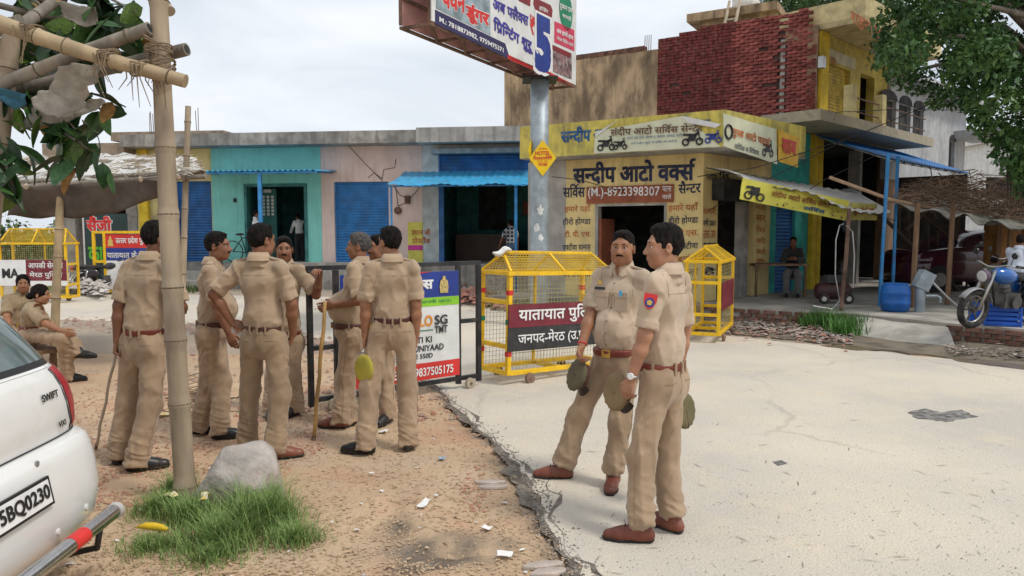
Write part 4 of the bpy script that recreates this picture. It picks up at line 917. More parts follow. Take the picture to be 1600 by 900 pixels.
# black frame barrier with the cement banner
bk = thing('police_barrier', 'black steel frame barrier carrying a printed steel-bar banner, on small wheels', 'barrier', gnd(487, 645)); pr = gnd(748, 603); dv_ = pr - bk.location; Lk = dv_.length; bk.rotation_euler = (0, 0, math.atan2(dv_.y, dv_.x)); H_ = 1.36
bars('post', [((x, 0, .06), (x, 0, H_)) for x in (0, .27, 1.70, Lk)], M['black'], .05, bk); bars('rail', [((-.025, 0, H_ + .026), (Lk + .025, 0, H_ + .026)), ((.026, 0, .12), (.244, 0, .12)), ((.026, 0, .62), (.244, 0, .62)), ((.296, 0, .12), (Lk - .026, 0, .12)), ((1.726, 0, .75), (Lk - .026, 0, .75))], M['black'], .045, bk)
for x in (.20, Lk - .16):
    wheel(bk, (x, -.06, .062), (0, 1, 0), .06, m=mat('caster_cream', (.45, .38, .28), .8, dirt=(.2, .15, .1), damt=.6)); bars('wheel_bracket', [((x, -.022, .06), (x, -.022, .12))], M['black'], .022, bk)
def wave(x, z): return -.034 + .008 * math.sin(3 * x + 1.5 * z) + .004 * math.sin(9 * x)
bx0, bx1, bz0, bz1 = .30, 1.69, .17, 1.31
mb = MB(); G = [[Vector((bx0 + (bx1 - bx0) * i / 24, wave(bx0 + (bx1 - bx0) * i / 24, bz0 + (bz1 - bz0) * j / 16), bz0 + (bz1 - bz0) * j / 16)) for i in range(25)] for j in range(17)]; mb.grid(G); mb.grid([[p + Vector((0, .004, 0)) for p in rw] for rw in G], flip=True); ban = mb.build('banner', M['flex'], bk, smooth=True)
def bandz(z0, z1, m, x0=bx0, x1=bx1, off=.003, name='banner_band'):
    mb = MB(); mb.grid([[Vector((x0 + (x1 - x0) * i / 20, wave(x0 + (x1 - x0) * i / 20, z0 + (z1 - z0) * j / 2) - off, z0 + (z1 - z0) * j / 2)) for i in range(21)] for j in range(3)]); return mb.build(name, m, ban, smooth=True)
bandz(1.04, 1.31, M['navy']); bandz(.945, 1.037, mat('lime_print', (.25, .55, .03), .5, bump=0)); bandz(.17, .35, M['red'])
mb = MB(); mb.grid([[Vector((.55 + .8 * i / 12, wave(.55 + .8 * i / 12, 1.28) - .006, 1.31 - (.07 * (1 - j)) * (1 - i / 12))) for i in range(13)] for j in range(2)]); mb.build('banner_band', M['red'], ban)
def btext(s, x, z, w, h, m, b=.02, off=.045): return local_text(s, bk, (x, -off, z), Vector((w, 0, 0)), Vector((0, 0, h)), m, bold=b)
btext('मेरठ पुलिस', .62, 1.10, .73, .16, M['wprint'], .04); btext('आपकी सुरक्षा अपनी जान।', .70, .968, .88, .05, M['dgreen'], .01); btext('APOLLO', .86, .74, .48, .11, M['orange'], .035); btext('SG', 1.37, .745, .16, .10, M['boardblack'], .03); btext('TMT', 1.37, .655, .16, .075, M['boardblack'], .03)
bandz(.69, .70, M['dgreen'], .9, 1.35, .006)
btext('MAZBOOTI KI', .75, .565, .58, .065, M['boardblack'], .02); btext('SAALON SAAL BUNIYAAD', .50, .475, .98, .065, M['boardblack'], .02); btext('FE 550 | FE 550D', .84, .385, .50, .065, M['boardblack'], .015); btext('RAM KHERA - 9837505175', .50, .21, 1.1, .09, M['wprint'], .02); btext('R', .315, .21, .09, .10, M['wprint'], .03)
mb = MB(); cx, cz = 1.49, 1.17; mb.prism([Vector((cx + dx, -.046, cz + dz)) for dx, dz in ((-.05, -.09), (.05, -.09), (.055, -.02), (.045, .04), (.02, .06), (.015, .09), (-.015, .09), (-.02, .06), (-.045, .04), (-.055, -.02))], (0, -.003, 0)); mb.build('emblem', mat('gold_print', (.55, .42, .16), .5, var=.3, vscale=40, bump=0), bk)

# ------------------------------------------------------------------ billboard on its pole
bl, br = Vector((-1.06, 10.0, 0)), Vector((1.22, 14.3, 0)); zb_ = 4.52; axb = (br - bl).normalized(); nb2 = Vector((axb.y, -axb.x, 0)); LB = (br - bl).length; HB = 3.2; dep = .50
pole_c = bl + axb * LB * .78 - nb2 * dep * .5
bb = thing('billboard', 'tall printed billboard on a grey steel pole, its corner crossing the top edge', 'billboard', Vector((pole_c.x, pole_c.y, 0)))
mb = MB(); mb.path([pole_c + Vector((0, 0, z_)) for z_ in (0, 1.0, 2.5, 4.48)], .165, 20); mb.build('pole', M['galv'], bb, world=True, smooth=True)
mb = MB(); mb.box(pole_c + Vector((0, 0, 4.45)), (.62, .62, .03)); mb.build('mount_plate', M['black'], bb, world=True)
def bp(x, z, o=0.0): return bl + axb * x + nb2 * o + Vector((0, 0, zb_ + z))
mb = MB(); mb.frame_box(bp(0, .0, -.02), axb * LB, nb2 * .02, (0, 0, HB)); panel = mb.build('front_panel', M['flex'], bb, world=True)
mb = MB(); mb.frame_box(bp(0, .0, -dep), axb * LB, nb2 * .015, (0, 0, HB)); mb.build('back_panel', mat('pink_flex_back', (.62, .33, .31), .6, var=.15, vscale=3, bump=.02), bb, world=True)
segs = []
for k in range(7):
    x = LB * k / 6 * .98 + .03; segs += [(bp(x, -.03, -.03), bp(x, -.03, -dep + .02)), (bp(x, -.02, -.06), bp(x, HB, -.06))]
    if k < 6: segs.append((bp(x, -.03, -.05), bp(x + LB / 6 * .98, -.03, -dep + .03)))
segs += [(bp(0, -.035, -.03), bp(LB, -.035, -.03)), (bp(-.02, -.035, -dep), bp(LB, -.035, -dep)), (bp(0, .35, -dep + .04), bp(LB, .35, -dep + .04)), (bp(-.02, 0, -dep), bp(-.02, HB, -dep))]
mb = MB()
for a, b in segs: mb.bar(a, b, .04, .04)
mb.build('frame', M['rust'], bb, world=True)
BB = (bl, br)
def bpx(u, v):
    s_, z_ = onplane((bl.x, bl.y), (br.x, br.y), u, v); return s_, z_ - zb_
def bquad(px, m, off, name='print'):
    mb = MB(); ps = [bp(*bpx(u, v), off) for u, v in px]; mb.prism(ps, nb2 * .003); return mb.build(name, m, panel if False else bb, world=True)
bquad([(679.5, 15), (789, 68), (797, 93), (679.5, 37)], mat('dark_violet_print', (.035, .03, .10), .5, bump=0), .002)
bquad([(681, -60), (765, -20), (766, 55), (681, 13)], mat('shirt_photo_print', (.28, .36, .40), .5, var=.25, vscale=6, bump=0), .002)
bquad([(797, 94), (876, 127), (895, 136), (793, 91), (793, 85)], M['red'], .0025); bquad([(843, 110), (897, 133), (850, 108)], M['red'], .003)
def btx(s, b4, m, bold=.02, off=.006):
    u0, t0, b0, u1, t1, b1 = b4; o = bp(*bpx(u0, b0), off); e = bp(*bpx(u1, b1), off); tt = bp(*bpx(u0, t0), off); return lettering(s, o, e - o, tt - o, m, bb, bold=bold, lift=.0)
btx('M.: 7818873982, 9759475371', (686, 26, 35, 786, 72, 83), M['wprint'], .03)
btx('पवन', (690, -16, 10, 726, 1, 20), M['wprint'], .09, .005); btx('पवन', (690, -16, 10, 726, 1, 20), M['red'], .05, .0085); btx('डूंगर', (728, 4, 33, 763, 19, 46), M['wprint'], .09, .005); btx('डूंगर', (728, 4, 33, 763, 19, 46), M['red'], .05, .0085)
vio = mat('violet_print', (.05, .04, .30), .5, bump=0)
btx('अब फ्लैक्स', (770, -8, 14, 825, 17, 41), vio, .035); btx('प्रिन्टिंग शुरू', (771, 25, 52, 832, 62, 86), vio, .035); btx('₹', (828, 22, 50, 835, 26, 56), M['red'], .03)
btx('5', (838, 26, 104, 858, 34, 111), M['navy'], .09, .007); btx('5', (837, 25, 105, 859, 33, 112), M['wprint'], .14, .0045)
bquad([(834, -4), (860, 8), (863, 16), (862, 28), (836, 15), (833, 6)], mat('dark_red_print', (.22, .02, .025), .5, bump=0), .003); btx('होर्डिंग', (842, 8, 16, 856, 14, 22), M['wprint'], .02); bquad([(808, -16), (829, -6), (828, 10), (810, 1)], MATS['dark_red_print'], .003)
s0, z0 = bpx(884, 18); mb = MB(); mb.prism([bp(s0 + .30 * math.cos(a), z0 + .34 * math.sin(a), .003) for a in [2 * math.pi * k / 28 for k in range(28)]], nb2 * .003); mb.build('print', mat('green_oval_print', (.01, .22, .11), .5, bump=0), bb, world=True)
btx('दुकान प्रचार', (874, 5, 15, 897, 14, 25), M['wprint'], .02, .0085); btx('सामग्री', (878, 19, 27, 892, 25, 34), M['wprint'], .02, .0085)
bquad([(866, 33), (897, 47), (897, 80), (866, 66)], mat('pink_red_print', (.62, .05, .11), .5, bump=0), .003); btx('अब हाथों-हाथ', (869, 42, 52, 895, 54, 64), M['wprint'], .03, .0085); btx('प्लेक्स प्रिंटिंग करायें', (869, 55, 62, 895, 67, 74), M['wprint'], .015, .0085)
bquad([(864, 71), (893, 84), (893, 124), (864, 112)], mat('machine_photo_print', (.22, .12, .12), .5, var=.5, vscale=9, dirt=(.45, .42, .42), dscale=7, damt=.8, bump=0), .003); bquad([(863, 70), (891, 83), (891, 91), (863, 78)], MATS['dark_red_print'], .0065)
# hotel diamonds on the pole
def diamond(label, u, v, w, h, yaw, off):
    D = pole_c.y - off; c = at(u, v, D); t = thing('hotel_sign', label, 'sign', c); ax = Vector((math.cos(yaw), math.sin(yaw), 0)); n = Vector((ax.y, -ax.x, 0)); k = D / FPX
    mb = MB(); mb.prism([c + ax * w / 2 * k, c + Vector((0, 0, h / 2 * k)), c - ax * w / 2 * k, c - Vector((0, 0, h / 2 * k))], n * .012); mb.build('plate', mat('sign_yellow', (.82, .55, .01), .45, var=.04, bump=0), t, world=True); return t, c, ax, n, k
t, c, ax, n, k = diamond('yellow diamond hotel sign with red lettering on the billboard pole', 848, 247, 42, 56, 0.0, .19)
def dtx(s, dx, dz, w, h, m, b): lettering(s, c + ax * (dx - w / 2) * k + Vector((0, 0, dz * k)) + n * .014, ax * w * k, Vector((0, 0, h * k)), m, t, bold=b, lift=.0)
dtx('ए सी डीलक्स', 0, 12, 14, 4, M['red'], .01); dtx('HOTEL', 0, 4.5, 23, 6, M['red'], .03); dtx('Room499', 0, -2.5, 28, 6, M['red'], .03); dtx('FULL AC', 0, -6.5, 16, 3, M['red'], .01); dtx('700 800', 0, -12, 14, 4.5, M['red'], .02)
t, c, ax, n, k = diamond('second yellow diamond plate turned edge-on beside the hotel sign', 832, 238, 34, 56, 1.15, .02)
# posters and torn paper on the pole
for i, (v0, v1, du) in enumerate(((322, 336, 3), (350, 362, -2), (367, 376, 4))):
    mb = MB(); zc = at(845, (v0 + v1) / 2, pole_c.y).z; hh_ = abs(at(845, v0, pole_c.y).z - zc); rp_ = random.Random(i + 40); ring = []
    for k in range(18):
        a = 2 * math.pi * k / 18; rr_ = rp_.uniform(.55, 1.1); ang = R(-8 + du * 4) + rr_ * math.cos(a) * .40; ring.append(pole_c + Vector((.1685 * math.sin(ang), -.1685 * math.cos(ang), zc + rr_ * math.sin(a) * hh_ * 1.3)))
    ctr = pole_c + Vector((.171 * math.sin(R(-8 + du * 4)), -.171 * math.cos(R(-8 + du * 4)), zc)); mb.add(ring + [ctr], [(k, (k + 1) % 18, 18) for k in range(18)]); mb.build('paper_scrap', M['flex'], bb, world=True)

# ------------------------------------------------------------------ raised shop platform with its brick face, ramp
plat_front = [(1040, 490), (1120, 498), (1190, 503), (1265, 508), (1330, 513)]
pf = [gnd(u, v) for u, v in plat_front]; pr_ = [gnd(u, v) for u, v in ((1476, 530), (1600, 542), (1760, 558))]
back = [wS.P(40, 0, -2), wS.P(0, 0, -4), wF.P(-1.2, 0, -3), wF.P(-1.2, 0, .95)]
plan = pf + pr_ + [Vector((22, 14, 0))] + back
def slab(name, plan, z0, z1, m):
    mb = MB(); mb.prism([Vector((p.x, p.y, z0)) for p in plan], (0, 0, z1 - z0)); o = mb.build(name, m); tag(o, kind='structure'); return o
pl = slab('shop_platform', plan, -.03, PF - .004, mat('platform_cement', (.40, .375, .33), .92, var=.2, vscale=1.5, dirt=(.22, .2, .17), dscale=1.7, damt=.7, bump=.4))
rs = random.Random(11); bmesh_ = []
for k in range(5):
    q = MB(); q.hexa([Vector((x * (.112 + rs.uniform(-.006, .004)), y, z_ * (.033 + rs.uniform(-.003, .002)))) for z_ in (-1, 1) for x, y in ((-1, -.03 + rs.uniform(-.012, .01)), (1, -.03 + rs.uniform(-.012, .01)), (1, .02), (-1, .02))]); bmesh_.append(q.mesh('brick', M['brickdark']))
for seg in (pf, pr_):
    for a, b in zip(seg[:-1], seg[1:]):
        dd = b - a; n = int(dd.length / .24); ang = math.atan2(dd.y, dd.x)
        for c in range(3):
            for i in range(n):
                if rs.random() < .05: continue
                f_ = (i + .5 + (.5 if c % 2 else 0)) / n
                if f_ > 1: continue
                o = link('brick', bmesh_[rs.randrange(5)], pl); o.location = a + dd * f_ + Vector((math.sin(ang) * .018, -math.cos(ang) * .018, .042 + c * .078)); o.rotation_euler = (rs.uniform(-.03, .03), rs.uniform(-.02, .02), ang + rs.uniform(-.04, .04))
t0 = [gnd(1322, 517), gnd(1335, 524), gnd(1400, 534), gnd(1470, 541), gnd(1492, 542)]; t1 = [gnd(1345, 489, PF), gnd(1372, 490, PF), gnd(1410, 492, PF), gnd(1450, 496, PF), gnd(1474, 500, PF)]
mb = MB(); rows = []
for j in range(7): rows.append([t0[i].lerp(t1[i], j / 6) + Vector((0, 0, .012 + .03 * math.sin(math.pi * j / 6) + .012 * math.sin(i * 3 + j))) for i in range(5)])
mb.grid(rows); mb.grid([[Vector((p.x, p.y, -.03)) for p in rw] for rw in rows], flip=True)
for e in (0, -1): mb.grid([[Vector((rw[e].x, rw[e].y, -.03)) for rw in rows], [rw[e] for rw in rows]], flip=(e == -1))
tag(mb.build('ramp', mat('ramp_cement', (.42, .395, .35), .92, var=.18, vscale=2, dirt=(.55, .52, .46), dscale=3, damt=.6, bump=.5), smooth=True), kind='structure')

# ------------------------------------------------------------------ awnings and sheds on the street side
ab = thing('awning', 'blue sheet awning under the yellow balcony, running back along the street', 'awning', yS.P(4, 0, 1))
x0, x1 = -.35, yS.su(1500, 1.8)
mb = MB(); yS.corr(mb, x0, x1, 4.14, 3.40, .12, 2.0, .2, .02); mb.build('roof_sheet', mat('deep_blue_sheet', (.03, .17, .46), .45, var=.2, dirt=(.1, .12, .16), damt=.4), ab, world=True)
mb = MB()
for o_ in (.6, 1.9): mb.bar(yS.P(x0, 4.12 - .394 * o_, o_), yS.P(x1, 4.12 - .394 * o_, o_), .04, .04)
for k in range(10): a = x0 + .2 + (x1 - x0 - .4) * k / 9; mb.bar(yS.P(a, 4.08, .13), yS.P(a, 3.35, 1.98), .03, .03)
mb.build('frame', M['steel'], ab, world=True)
for u, v in ((1388, 478), (1408, 470)):
    g = gnd(u - 14, v, PF); mb = MB(); mb.bar(g, at(u, 240, g.y) if u < 1400 else Vector((g.x, g.y, 3.3)), .05, .05); mb.build('post', M['bluepaint'], ab, world=True)
# tin awning with hanging banners
ta = thing('awning', 'buckled tin awning with a yellow service banner hung along its edge', 'awning', gnd(1325, 487, PF))
e0, e1 = at(1150, 272, 12.9), at(1392, 343, 15.0); r0, r1 = at(1108, 262, 15.2), at(1330, 300, 18.5)
mb = MB(); rows = []; n = 50
for j in range(6):
    rows.append([(r0.lerp(r1, i / n)).lerp(e0.lerp(e1, i / n), j / 5) + Vector((0, 0, .018 * math.sin(i * 1.9) + .05 * math.sin(i * .23 + j * .6) * (j / 5) + (.10 * max(0, (i - 42) / 8) ** 2))) for i in range(n + 1)])
mb.grid(rows, flip=True); mb.grid([[p - Vector((0, 0, .008)) for p in rw] for rw in rows]); mb.build('roof_sheet', M['tin'], ta, world=True)
mb = MB(); mb.path([at(1296, 277, 15.2), at(1340, 293, 15.1), at(1392, 312, 15.0), at(1470, 328, 15.5)], .035, 8); mb.build('edge_pole', mat('pale_bamboo_pole', (.50, .33, .21), .8), ta, world=True)
g = gnd(1314, 485, PF); mb = MB(); mb.path([g, g.lerp(at(1326, 330, g.y + .3), .5) + Vector((.02, 0, 0)), at(1327, 326, g.y + .3)], .038, 8); mb.build('post', M['rust'], ta, world=True)
mb = MB()
for pts_ in ([(1318, 350), (1312, 352), (1306, 375), (1305, 430), (1312, 470), (1300, 483), (1270, 478)], [(1322, 352), (1332, 362), (1335, 400), (1333, 450)]): mb.path([at(u, v, g.y - .02) for u, v in pts_], .012, 6)
mb.build('hose', M['steel'], ta, world=True)
def hang(label, tl, tr, br_, bl_, m, name='flex_banner'):
    t = thing(name, label, 'banner', (bl_ + br_) / 2); rows = []; nrm = (tr - tl).cross(bl_ - tl).normalized()
    for j in range(6): rows.append([(tl.lerp(tr, i / 24)).lerp(bl_.lerp(br_, i / 24), j / 5) + nrm * (.008 * math.sin(i * .8 + j)) for i in range(25)])
    mb = MB(); mb.grid(rows, flip=True); mb.grid([[p + nrm * .006 for p in rw] for rw in rows]); mb.build('sheet', m, t, world=True, smooth=True); return t, nrm
limey = mat('lime_yellow_flex', (.66, .62, .10), .5, var=.05, dirt=(.5, .46, .1), damt=.4, bump=.03)
A, B_, C_, D2 = at(1161, 278, 12.85), at(1328, 314, 14.9), at(1322, 345, 14.9), at(1155, 311, 12.85)
t, nrm = hang('lime yellow service-centre banner hanging from the tin awning', A, B_, C_, D2, limey)
def quadpt(fx, fy): return (A.lerp(B_, fx)).lerp(D2.lerp(C_, fx), fy) - nrm * .02 * (1 if nrm.y > 0 else -1)
def qtext(s, x0, x1, y0, y1, m, b=.02): o = quadpt(x0, y1); e = quadpt(x1, y1); u_ = quadpt(x0, y0); lettering(s, o, e - o, u_ - o, m, t, bold=b, lift=.002)
qtext('संदीप आटो सर्विस सेन्टर', .25, .80, .25, .58, mat('brown_red_print', (.28, .09, .03), .6, bump=0), .02); qtext('सर्विस', .55, .76, .66, .88, M['inkblue'], .03); qtext('प्रो० 8923398307', .25, .45, .06, .18, M['ink'], .01); qtext('मो० 8923398307', .72, .95, .30, .42, M['ink'], .015)
mb = MB()
class _Q:
    def P(s, a, z, out): return quadpt(a, 1 - z)
_qs = random.Random(5)
bq = MB(); O_ = quadpt(.02, .95); ex = (quadpt(.2, .95) - O_); ey = quadpt(.02, .1) - O_
def bikeq(o, ex, ey):
    q = MB()
    for cx in (.22, .78):
        for i in range(12):
            a0_, a1_ = 2 * math.pi * i / 12, 2 * math.pi * (i + 1) / 12; q.add([o + ex * (cx + rr * math.cos(a) * .2) + ey * (.25 + rr * math.sin(a) * .25) for rr, a in ((.6, a0_), (1, a0_), (1, a1_), (.6, a1_))], [(0, 1, 2, 3)])
    q.add([o + ex * x + ey * y for x, y in ((.2, .3), (.35, .75), (.7, .8), (.7, .3))], [(0, 1, 2, 3)]); q.add([o + ex * x + ey * y for x, y in ((.05, .6), (.4, .65), (.4, .8), (.08, .75))], [(0, 1, 2, 3)]); return q
tag(bikeq(O_, ex, ey).build('bike_print', M['boardblack'], t, world=True), kind='stuff')
for k in range(26):
    fx, fy = (.82 + .17 * _qs.random(), .5 + .42 * _qs.random()) if k < 18 else (.27 + .25 * _qs.random(), .68 + .2 * _qs.random()); w_ = .006 + .012 * _qs.random(); bq.add([quadpt(fx, fy), quadpt(fx + w_, fy + .05 * _qs.uniform(-1, 1)), quadpt(fx + w_ * _qs.random(), fy + .16 * _qs.random())], [(0, 1, 2)])
tag(bq.build('parts_print', M['boardblack'], t, world=True), kind='stuff')
A, B_, C_, D2 = at(1329, 316, 15.0), at(1371, 319, 15.4), at(1370, 344, 15.4), at(1328, 344, 15.0)
t, nrm = hang('short olive yellow wash-centre banner right of the long lime banner', A, B_, C_, D2, mat('olive_flex', (.42, .38, .10), .5, dirt=(.3, .25, .1), damt=.4)); qtext('धुलाई सेन्टर', .1, .85, .2, .75, MATS['brown_red_print'], .03)
# thatched sheds further right
sd = thing('thatched_shed', 'long lean-to shed roofed with torn sheets and heaps of dry sticks', 'shed', gnd(1500, 500, PF))
f0, f1 = at(1395, 318, 15.0), at(1640, 362, 14.2); q0, q1 = at(1440, 306, 18.5), at(1700, 322, 18.5)
rows = []; n = 60; rs = random.Random(9)
for j in range(5): rows.append([q0.lerp(q1, i / n).lerp(f0.lerp(f1, i / n), j / 4) + Vector((0, 0, (.06 * math.sin(i * .5) - .05 * abs(math.sin(i * .33)) if j == 4 else .03 * math.sin(i * .7 + j)))) for i in range(n + 1)])
mb = MB(); mb.grid(rows, flip=True); mb.grid([[p - Vector((0, 0, .02)) for p in rw] for rw in rows]); mb.build('roof_sheet', mat('torn_sheet', (.52, .50, .42), .8, var=.2, dirt=(.20, .14, .09), dscale=3, damt=.8, bump=.3), sd, world=True)
for k, (u, v) in enumerate(((1425, 480), (1480, 476), (1555, 468), (1572, 470))):
    g = gnd(u, v, PF); mb = MB(); mb.path([g, Vector((g.x + .03, g.y, 2.28))], .05, 7); mb.build('post', M['wood'], sd, world=True)
twig = MB()
for k in range(900):
    fx, fy = rs.random(), rs.random() ** .8; c = q0.lerp(q1, fx).lerp(f0.lerp(f1, fx), fy * .92) ; hgt = .10 + .55 * (1 - fy) * math.exp(-((fx - .35) / .35) ** 2) + .12
    c = c + Vector((0, 0, rs.random() * hgt)); d_ = Vector((rs.gauss(0, 1), rs.gauss(0, .7), rs.gauss(0, .28))).normalized() * rs.uniform(.25, .7); c2 = c + d_ * .5 + Vector((0, 0, rs.uniform(-.08, .1)))
    twig.path([c - d_ * .5, c + Vector((rs.gauss(0, .03), 0, rs.gauss(0, .03))), c2], [.012, .01, .004], 4, caps=False)
tag(twig.build('stick_heap', mat('dry_sticks', (.26, .17, .115), .95, var=.3, bump=.1), sd, world=True), kind='stuff')
mb = MB()
for u0, v0, u1, v1, Dd in ((1375, 335, 1500, 455, 18), (1400, 300, 1540, 420, 18.4), (1415, 360, 1480, 300, 17.8), (1500, 300, 1490, 400, 18.2)): mb.bar(at(u0, v0, Dd), at(u1, v1, Dd), .07, .07)
for k in range(8): a = at(1405 + 15 * k, 305 + 14 * k, 18.3); mb.bar(a, a + Vector((.05, 0, -.9)), .04, .04)
mb.build('brace', mat('dark_wood', (.10, .075, .06), .9), sd, world=True)
for u0, u1 in ((1400, 1508), (1541, 1760)):
    dkb = MB(); a_, b_2 = at(u0, 362, 21.2), at(u1, 362, 20.0); dv2 = (b_2 - a_); dkb.frame_box(Vector((a_.x, a_.y, PF)), Vector((dv2.x, dv2.y, 0)), Vector((0, .12, 0)), (0, 0, 3.0)); dkb.build('back_wall', mat('shade_dark_boards', (.07, .06, .052), .95, var=.3), sd, world=True)  # added dark boards; the deep shade under the shed is in their colour
cbn = thing('wooden_cabinet', 'orange brown wooden cabinet at the right edge under the shed', 'cabinet', gnd(1590, 466, PF)); g = cbn.location; mb = MB(); mb.box(g + Vector((.3, .3, .8)), (1.5, .5, 1.6)); bo = mb.build('carcass', mat('orange_wood', (.33, .15, .05), .7, var=.2), cbn, world=True)
for k in range(3): mb = MB(); mb.box(g + Vector((-.2 + .5 * k, .03, .8)), (.46, .03, 1.45)); mb.build('door', MATS['orange_wood'], cbn, world=True)
# far pale building at the right edge
fw = thing('white_building', 'pale distant building beyond the grey house at the right edge', 'building', (25, 33, 0)); mb = MB(); mb.box((29, 36, 2.9), (14, 6, 5.8)); mb.build('wall', M['white'], fw, world=True); mb = MB(); mb.box((29, 36, 5.9), (14.6, 6.6, .18)); mb.build('roof_slab', M['white'], fw, world=True)
for k in range(3): mb = MB(); mb.box((24 + k * 4, 32.97, 2.6), (1.2, .1, 1.3)); mb.build('window', M['dark'], fw, world=True)

# ------------------------------------------------------------------ small things in front of the shops
hp = thing('hand_pump', 'grey cast-iron hand pump with a long handle on the platform edge', 'hand pump', gnd(1436, 503, .0 + PF * .3)); g = hp.location
mb = MB(); mb.lathe((0, 0, 0), (0, 0, 1), [(0, .17), (.05, .17), (.06, .085), (.62, .085), (.64, .10), (.66, .10)], 16); mb.build('body', M['galv'], hp, smooth=False)
mb = MB(); mb.box((.05, 0, .76), (.26, .20, .34), rot=Matrix.Rotation(R(25), 3, 'Y')); mb.build('head', M['galv'], hp, bevel=.01)
mb = MB(); mb.path([(.16, 0, .78), (.5, 0, .45), (.78, 0, .20)], [.022, .02, .024], 8); mb.build('handle', M['steel'], hp)
mb = MB(); mb.path([(.08, -.02, .48), (.28, -.05, .48), (.33, -.06, .45), (.33, -.06, .36)], .028, 8); mb.build('spout', M['galv'], hp)
dm = thing('drum', 'blue plastic drum under a hose beside the blue awning post', 'drum', gnd(1398, 486, PF)); mb = MB(); mb.lathe((0, 0, 0), (0, 0, 1), [(0, .20), (.02, .235), (.14, .25), (.16, .262), (.18, .25), (.32, .25), (.34, .262), (.36, .25), (.46, .235), (.5, .20)], 24); mb.build('body', mat('blue_plastic', (.015, .12, .42), .4, var=.1, bump=.03), dm, smooth=True); mb = MB(); mb.torus((0, 0, .50), (0, 0, 1), .19, .02, 24, 6); mb.build('rim', MATS['blue_plastic'], dm, smooth=True)
def crate(p, yaw, label):
    t = thing('crate', label, 'crate', p, yaw, 'blue plastic crates'); m = mat('blue_crate_plastic', (.01, .10, .50), .45, bump=.03)
    mb = MB(); mb.box((0, 0, .012), (.44, .32, .02)); mb.build('base', m, t)
    for sx in (-1, 1):
        for k in range(4): mb = MB(); mb.box((sx * .225, 0, .05 + k * .07), (.012, .34, .045)); mb.build('slat', m, t)
        for k in range(4): mb = MB(); mb.box((0, sx * .165, .05 + k * .07), (.436, .012, .045)); mb.build('slat', m, t)
        for sy in (-1, 1): mb = MB(); mb.box((sx * .236, sy * .176, .15), (.03, .03, .30)); mb.build('corner_post', m, t)
crate(gnd(1541, 501, PF), R(-30), 'blue crate behind the front wheel of the blue motorcycle'); crate(gnd(1563, 508, PF), R(-24), 'blue crate under the engine of the blue motorcycle')
tb = thing('work_bench', 'dark low work table with clutter beside the sitting man', 'table', gnd(1206, 462, PF)); mb = MB(); mb.box((.1, 0, .72), (1.2, .6, .05)); mb.build('top', M['wood'], tb)
for sx in (-1, 1):
    for sy in (-1, 1): mb = MB(); mb.bar((.1 + sx * .55, sy * .25, 0), (.1 + sx * .55, sy * .25, .693), .05); mb.build('leg', M['wood'], tb)
cp = thing('air_compressor', 'small dark air compressor with a pale wheel near the rusty post', 'compressor', gnd(1300, 474, PF)); mb = MB(); mb.lathe((-.35, 0, .25), (1, 0, 0), [(0, .05), (.03, .15), (.07, .17), (.63, .17), (.67, .15), (.7, .05)], 16); mb.build('tank', mat('dark_red_paint', (.06, .02, .02), .5), cp, smooth=True)
for x in (-.25, .25): mb = MB(); mb.torus((x, -.2, .11), (0, 1, 0), .085, .022, 18, 6); w_ = mb.build('wheel', M['rubber'], cp); mb = MB(); mb.lathe((x, -.22, .11), (0, 1, 0), [(0, .05), (.04, .05)], 12); mb.build('hub', M['tin'], w_)
mb = MB(); mb.box((0, 0, .50), (.3, .2, .16)); mb.build('motor', M['dark'], cp)
# cables across the street
cab = [([(862, 276), (905, 281), (960, 296), (1010, 299), (1060, 293), (1105, 281)], 15.6), ([(1103, 262), (1150, 273), (1240, 300), (1400, 345)], 14.5), ([(1090, 276), (1180, 262), (1330, 215), (1475, 154), (1620, 106)], 14.6), ([(1210, 330), (1290, 280), (1370, 242)], 15.5), ([(1290, 176), (1400, 171), (1500, 172)], 17.6), ([(1105, 330), (1200, 280), (1330, 214)], 15.0)]
for k, (pts_, Dd) in enumerate(cab):
    mb = MB(); mb.path([at(u, v, Dd + .25 * i) for i, (u, v) in enumerate(pts_)], .009, 5); o = mb.build('overhead_cable', M['cable'])
    tag(o, ['thin black cable sagging across the painted workshop front', 'cable running down along the tin awning edge', 'long overhead cable rising right toward the big tree', 'stay wire between the fascia and the blue awning', 'cable stretched along the yellow balcony', 'cable rising from the workshop corner to the balcony'][k], 'cable')
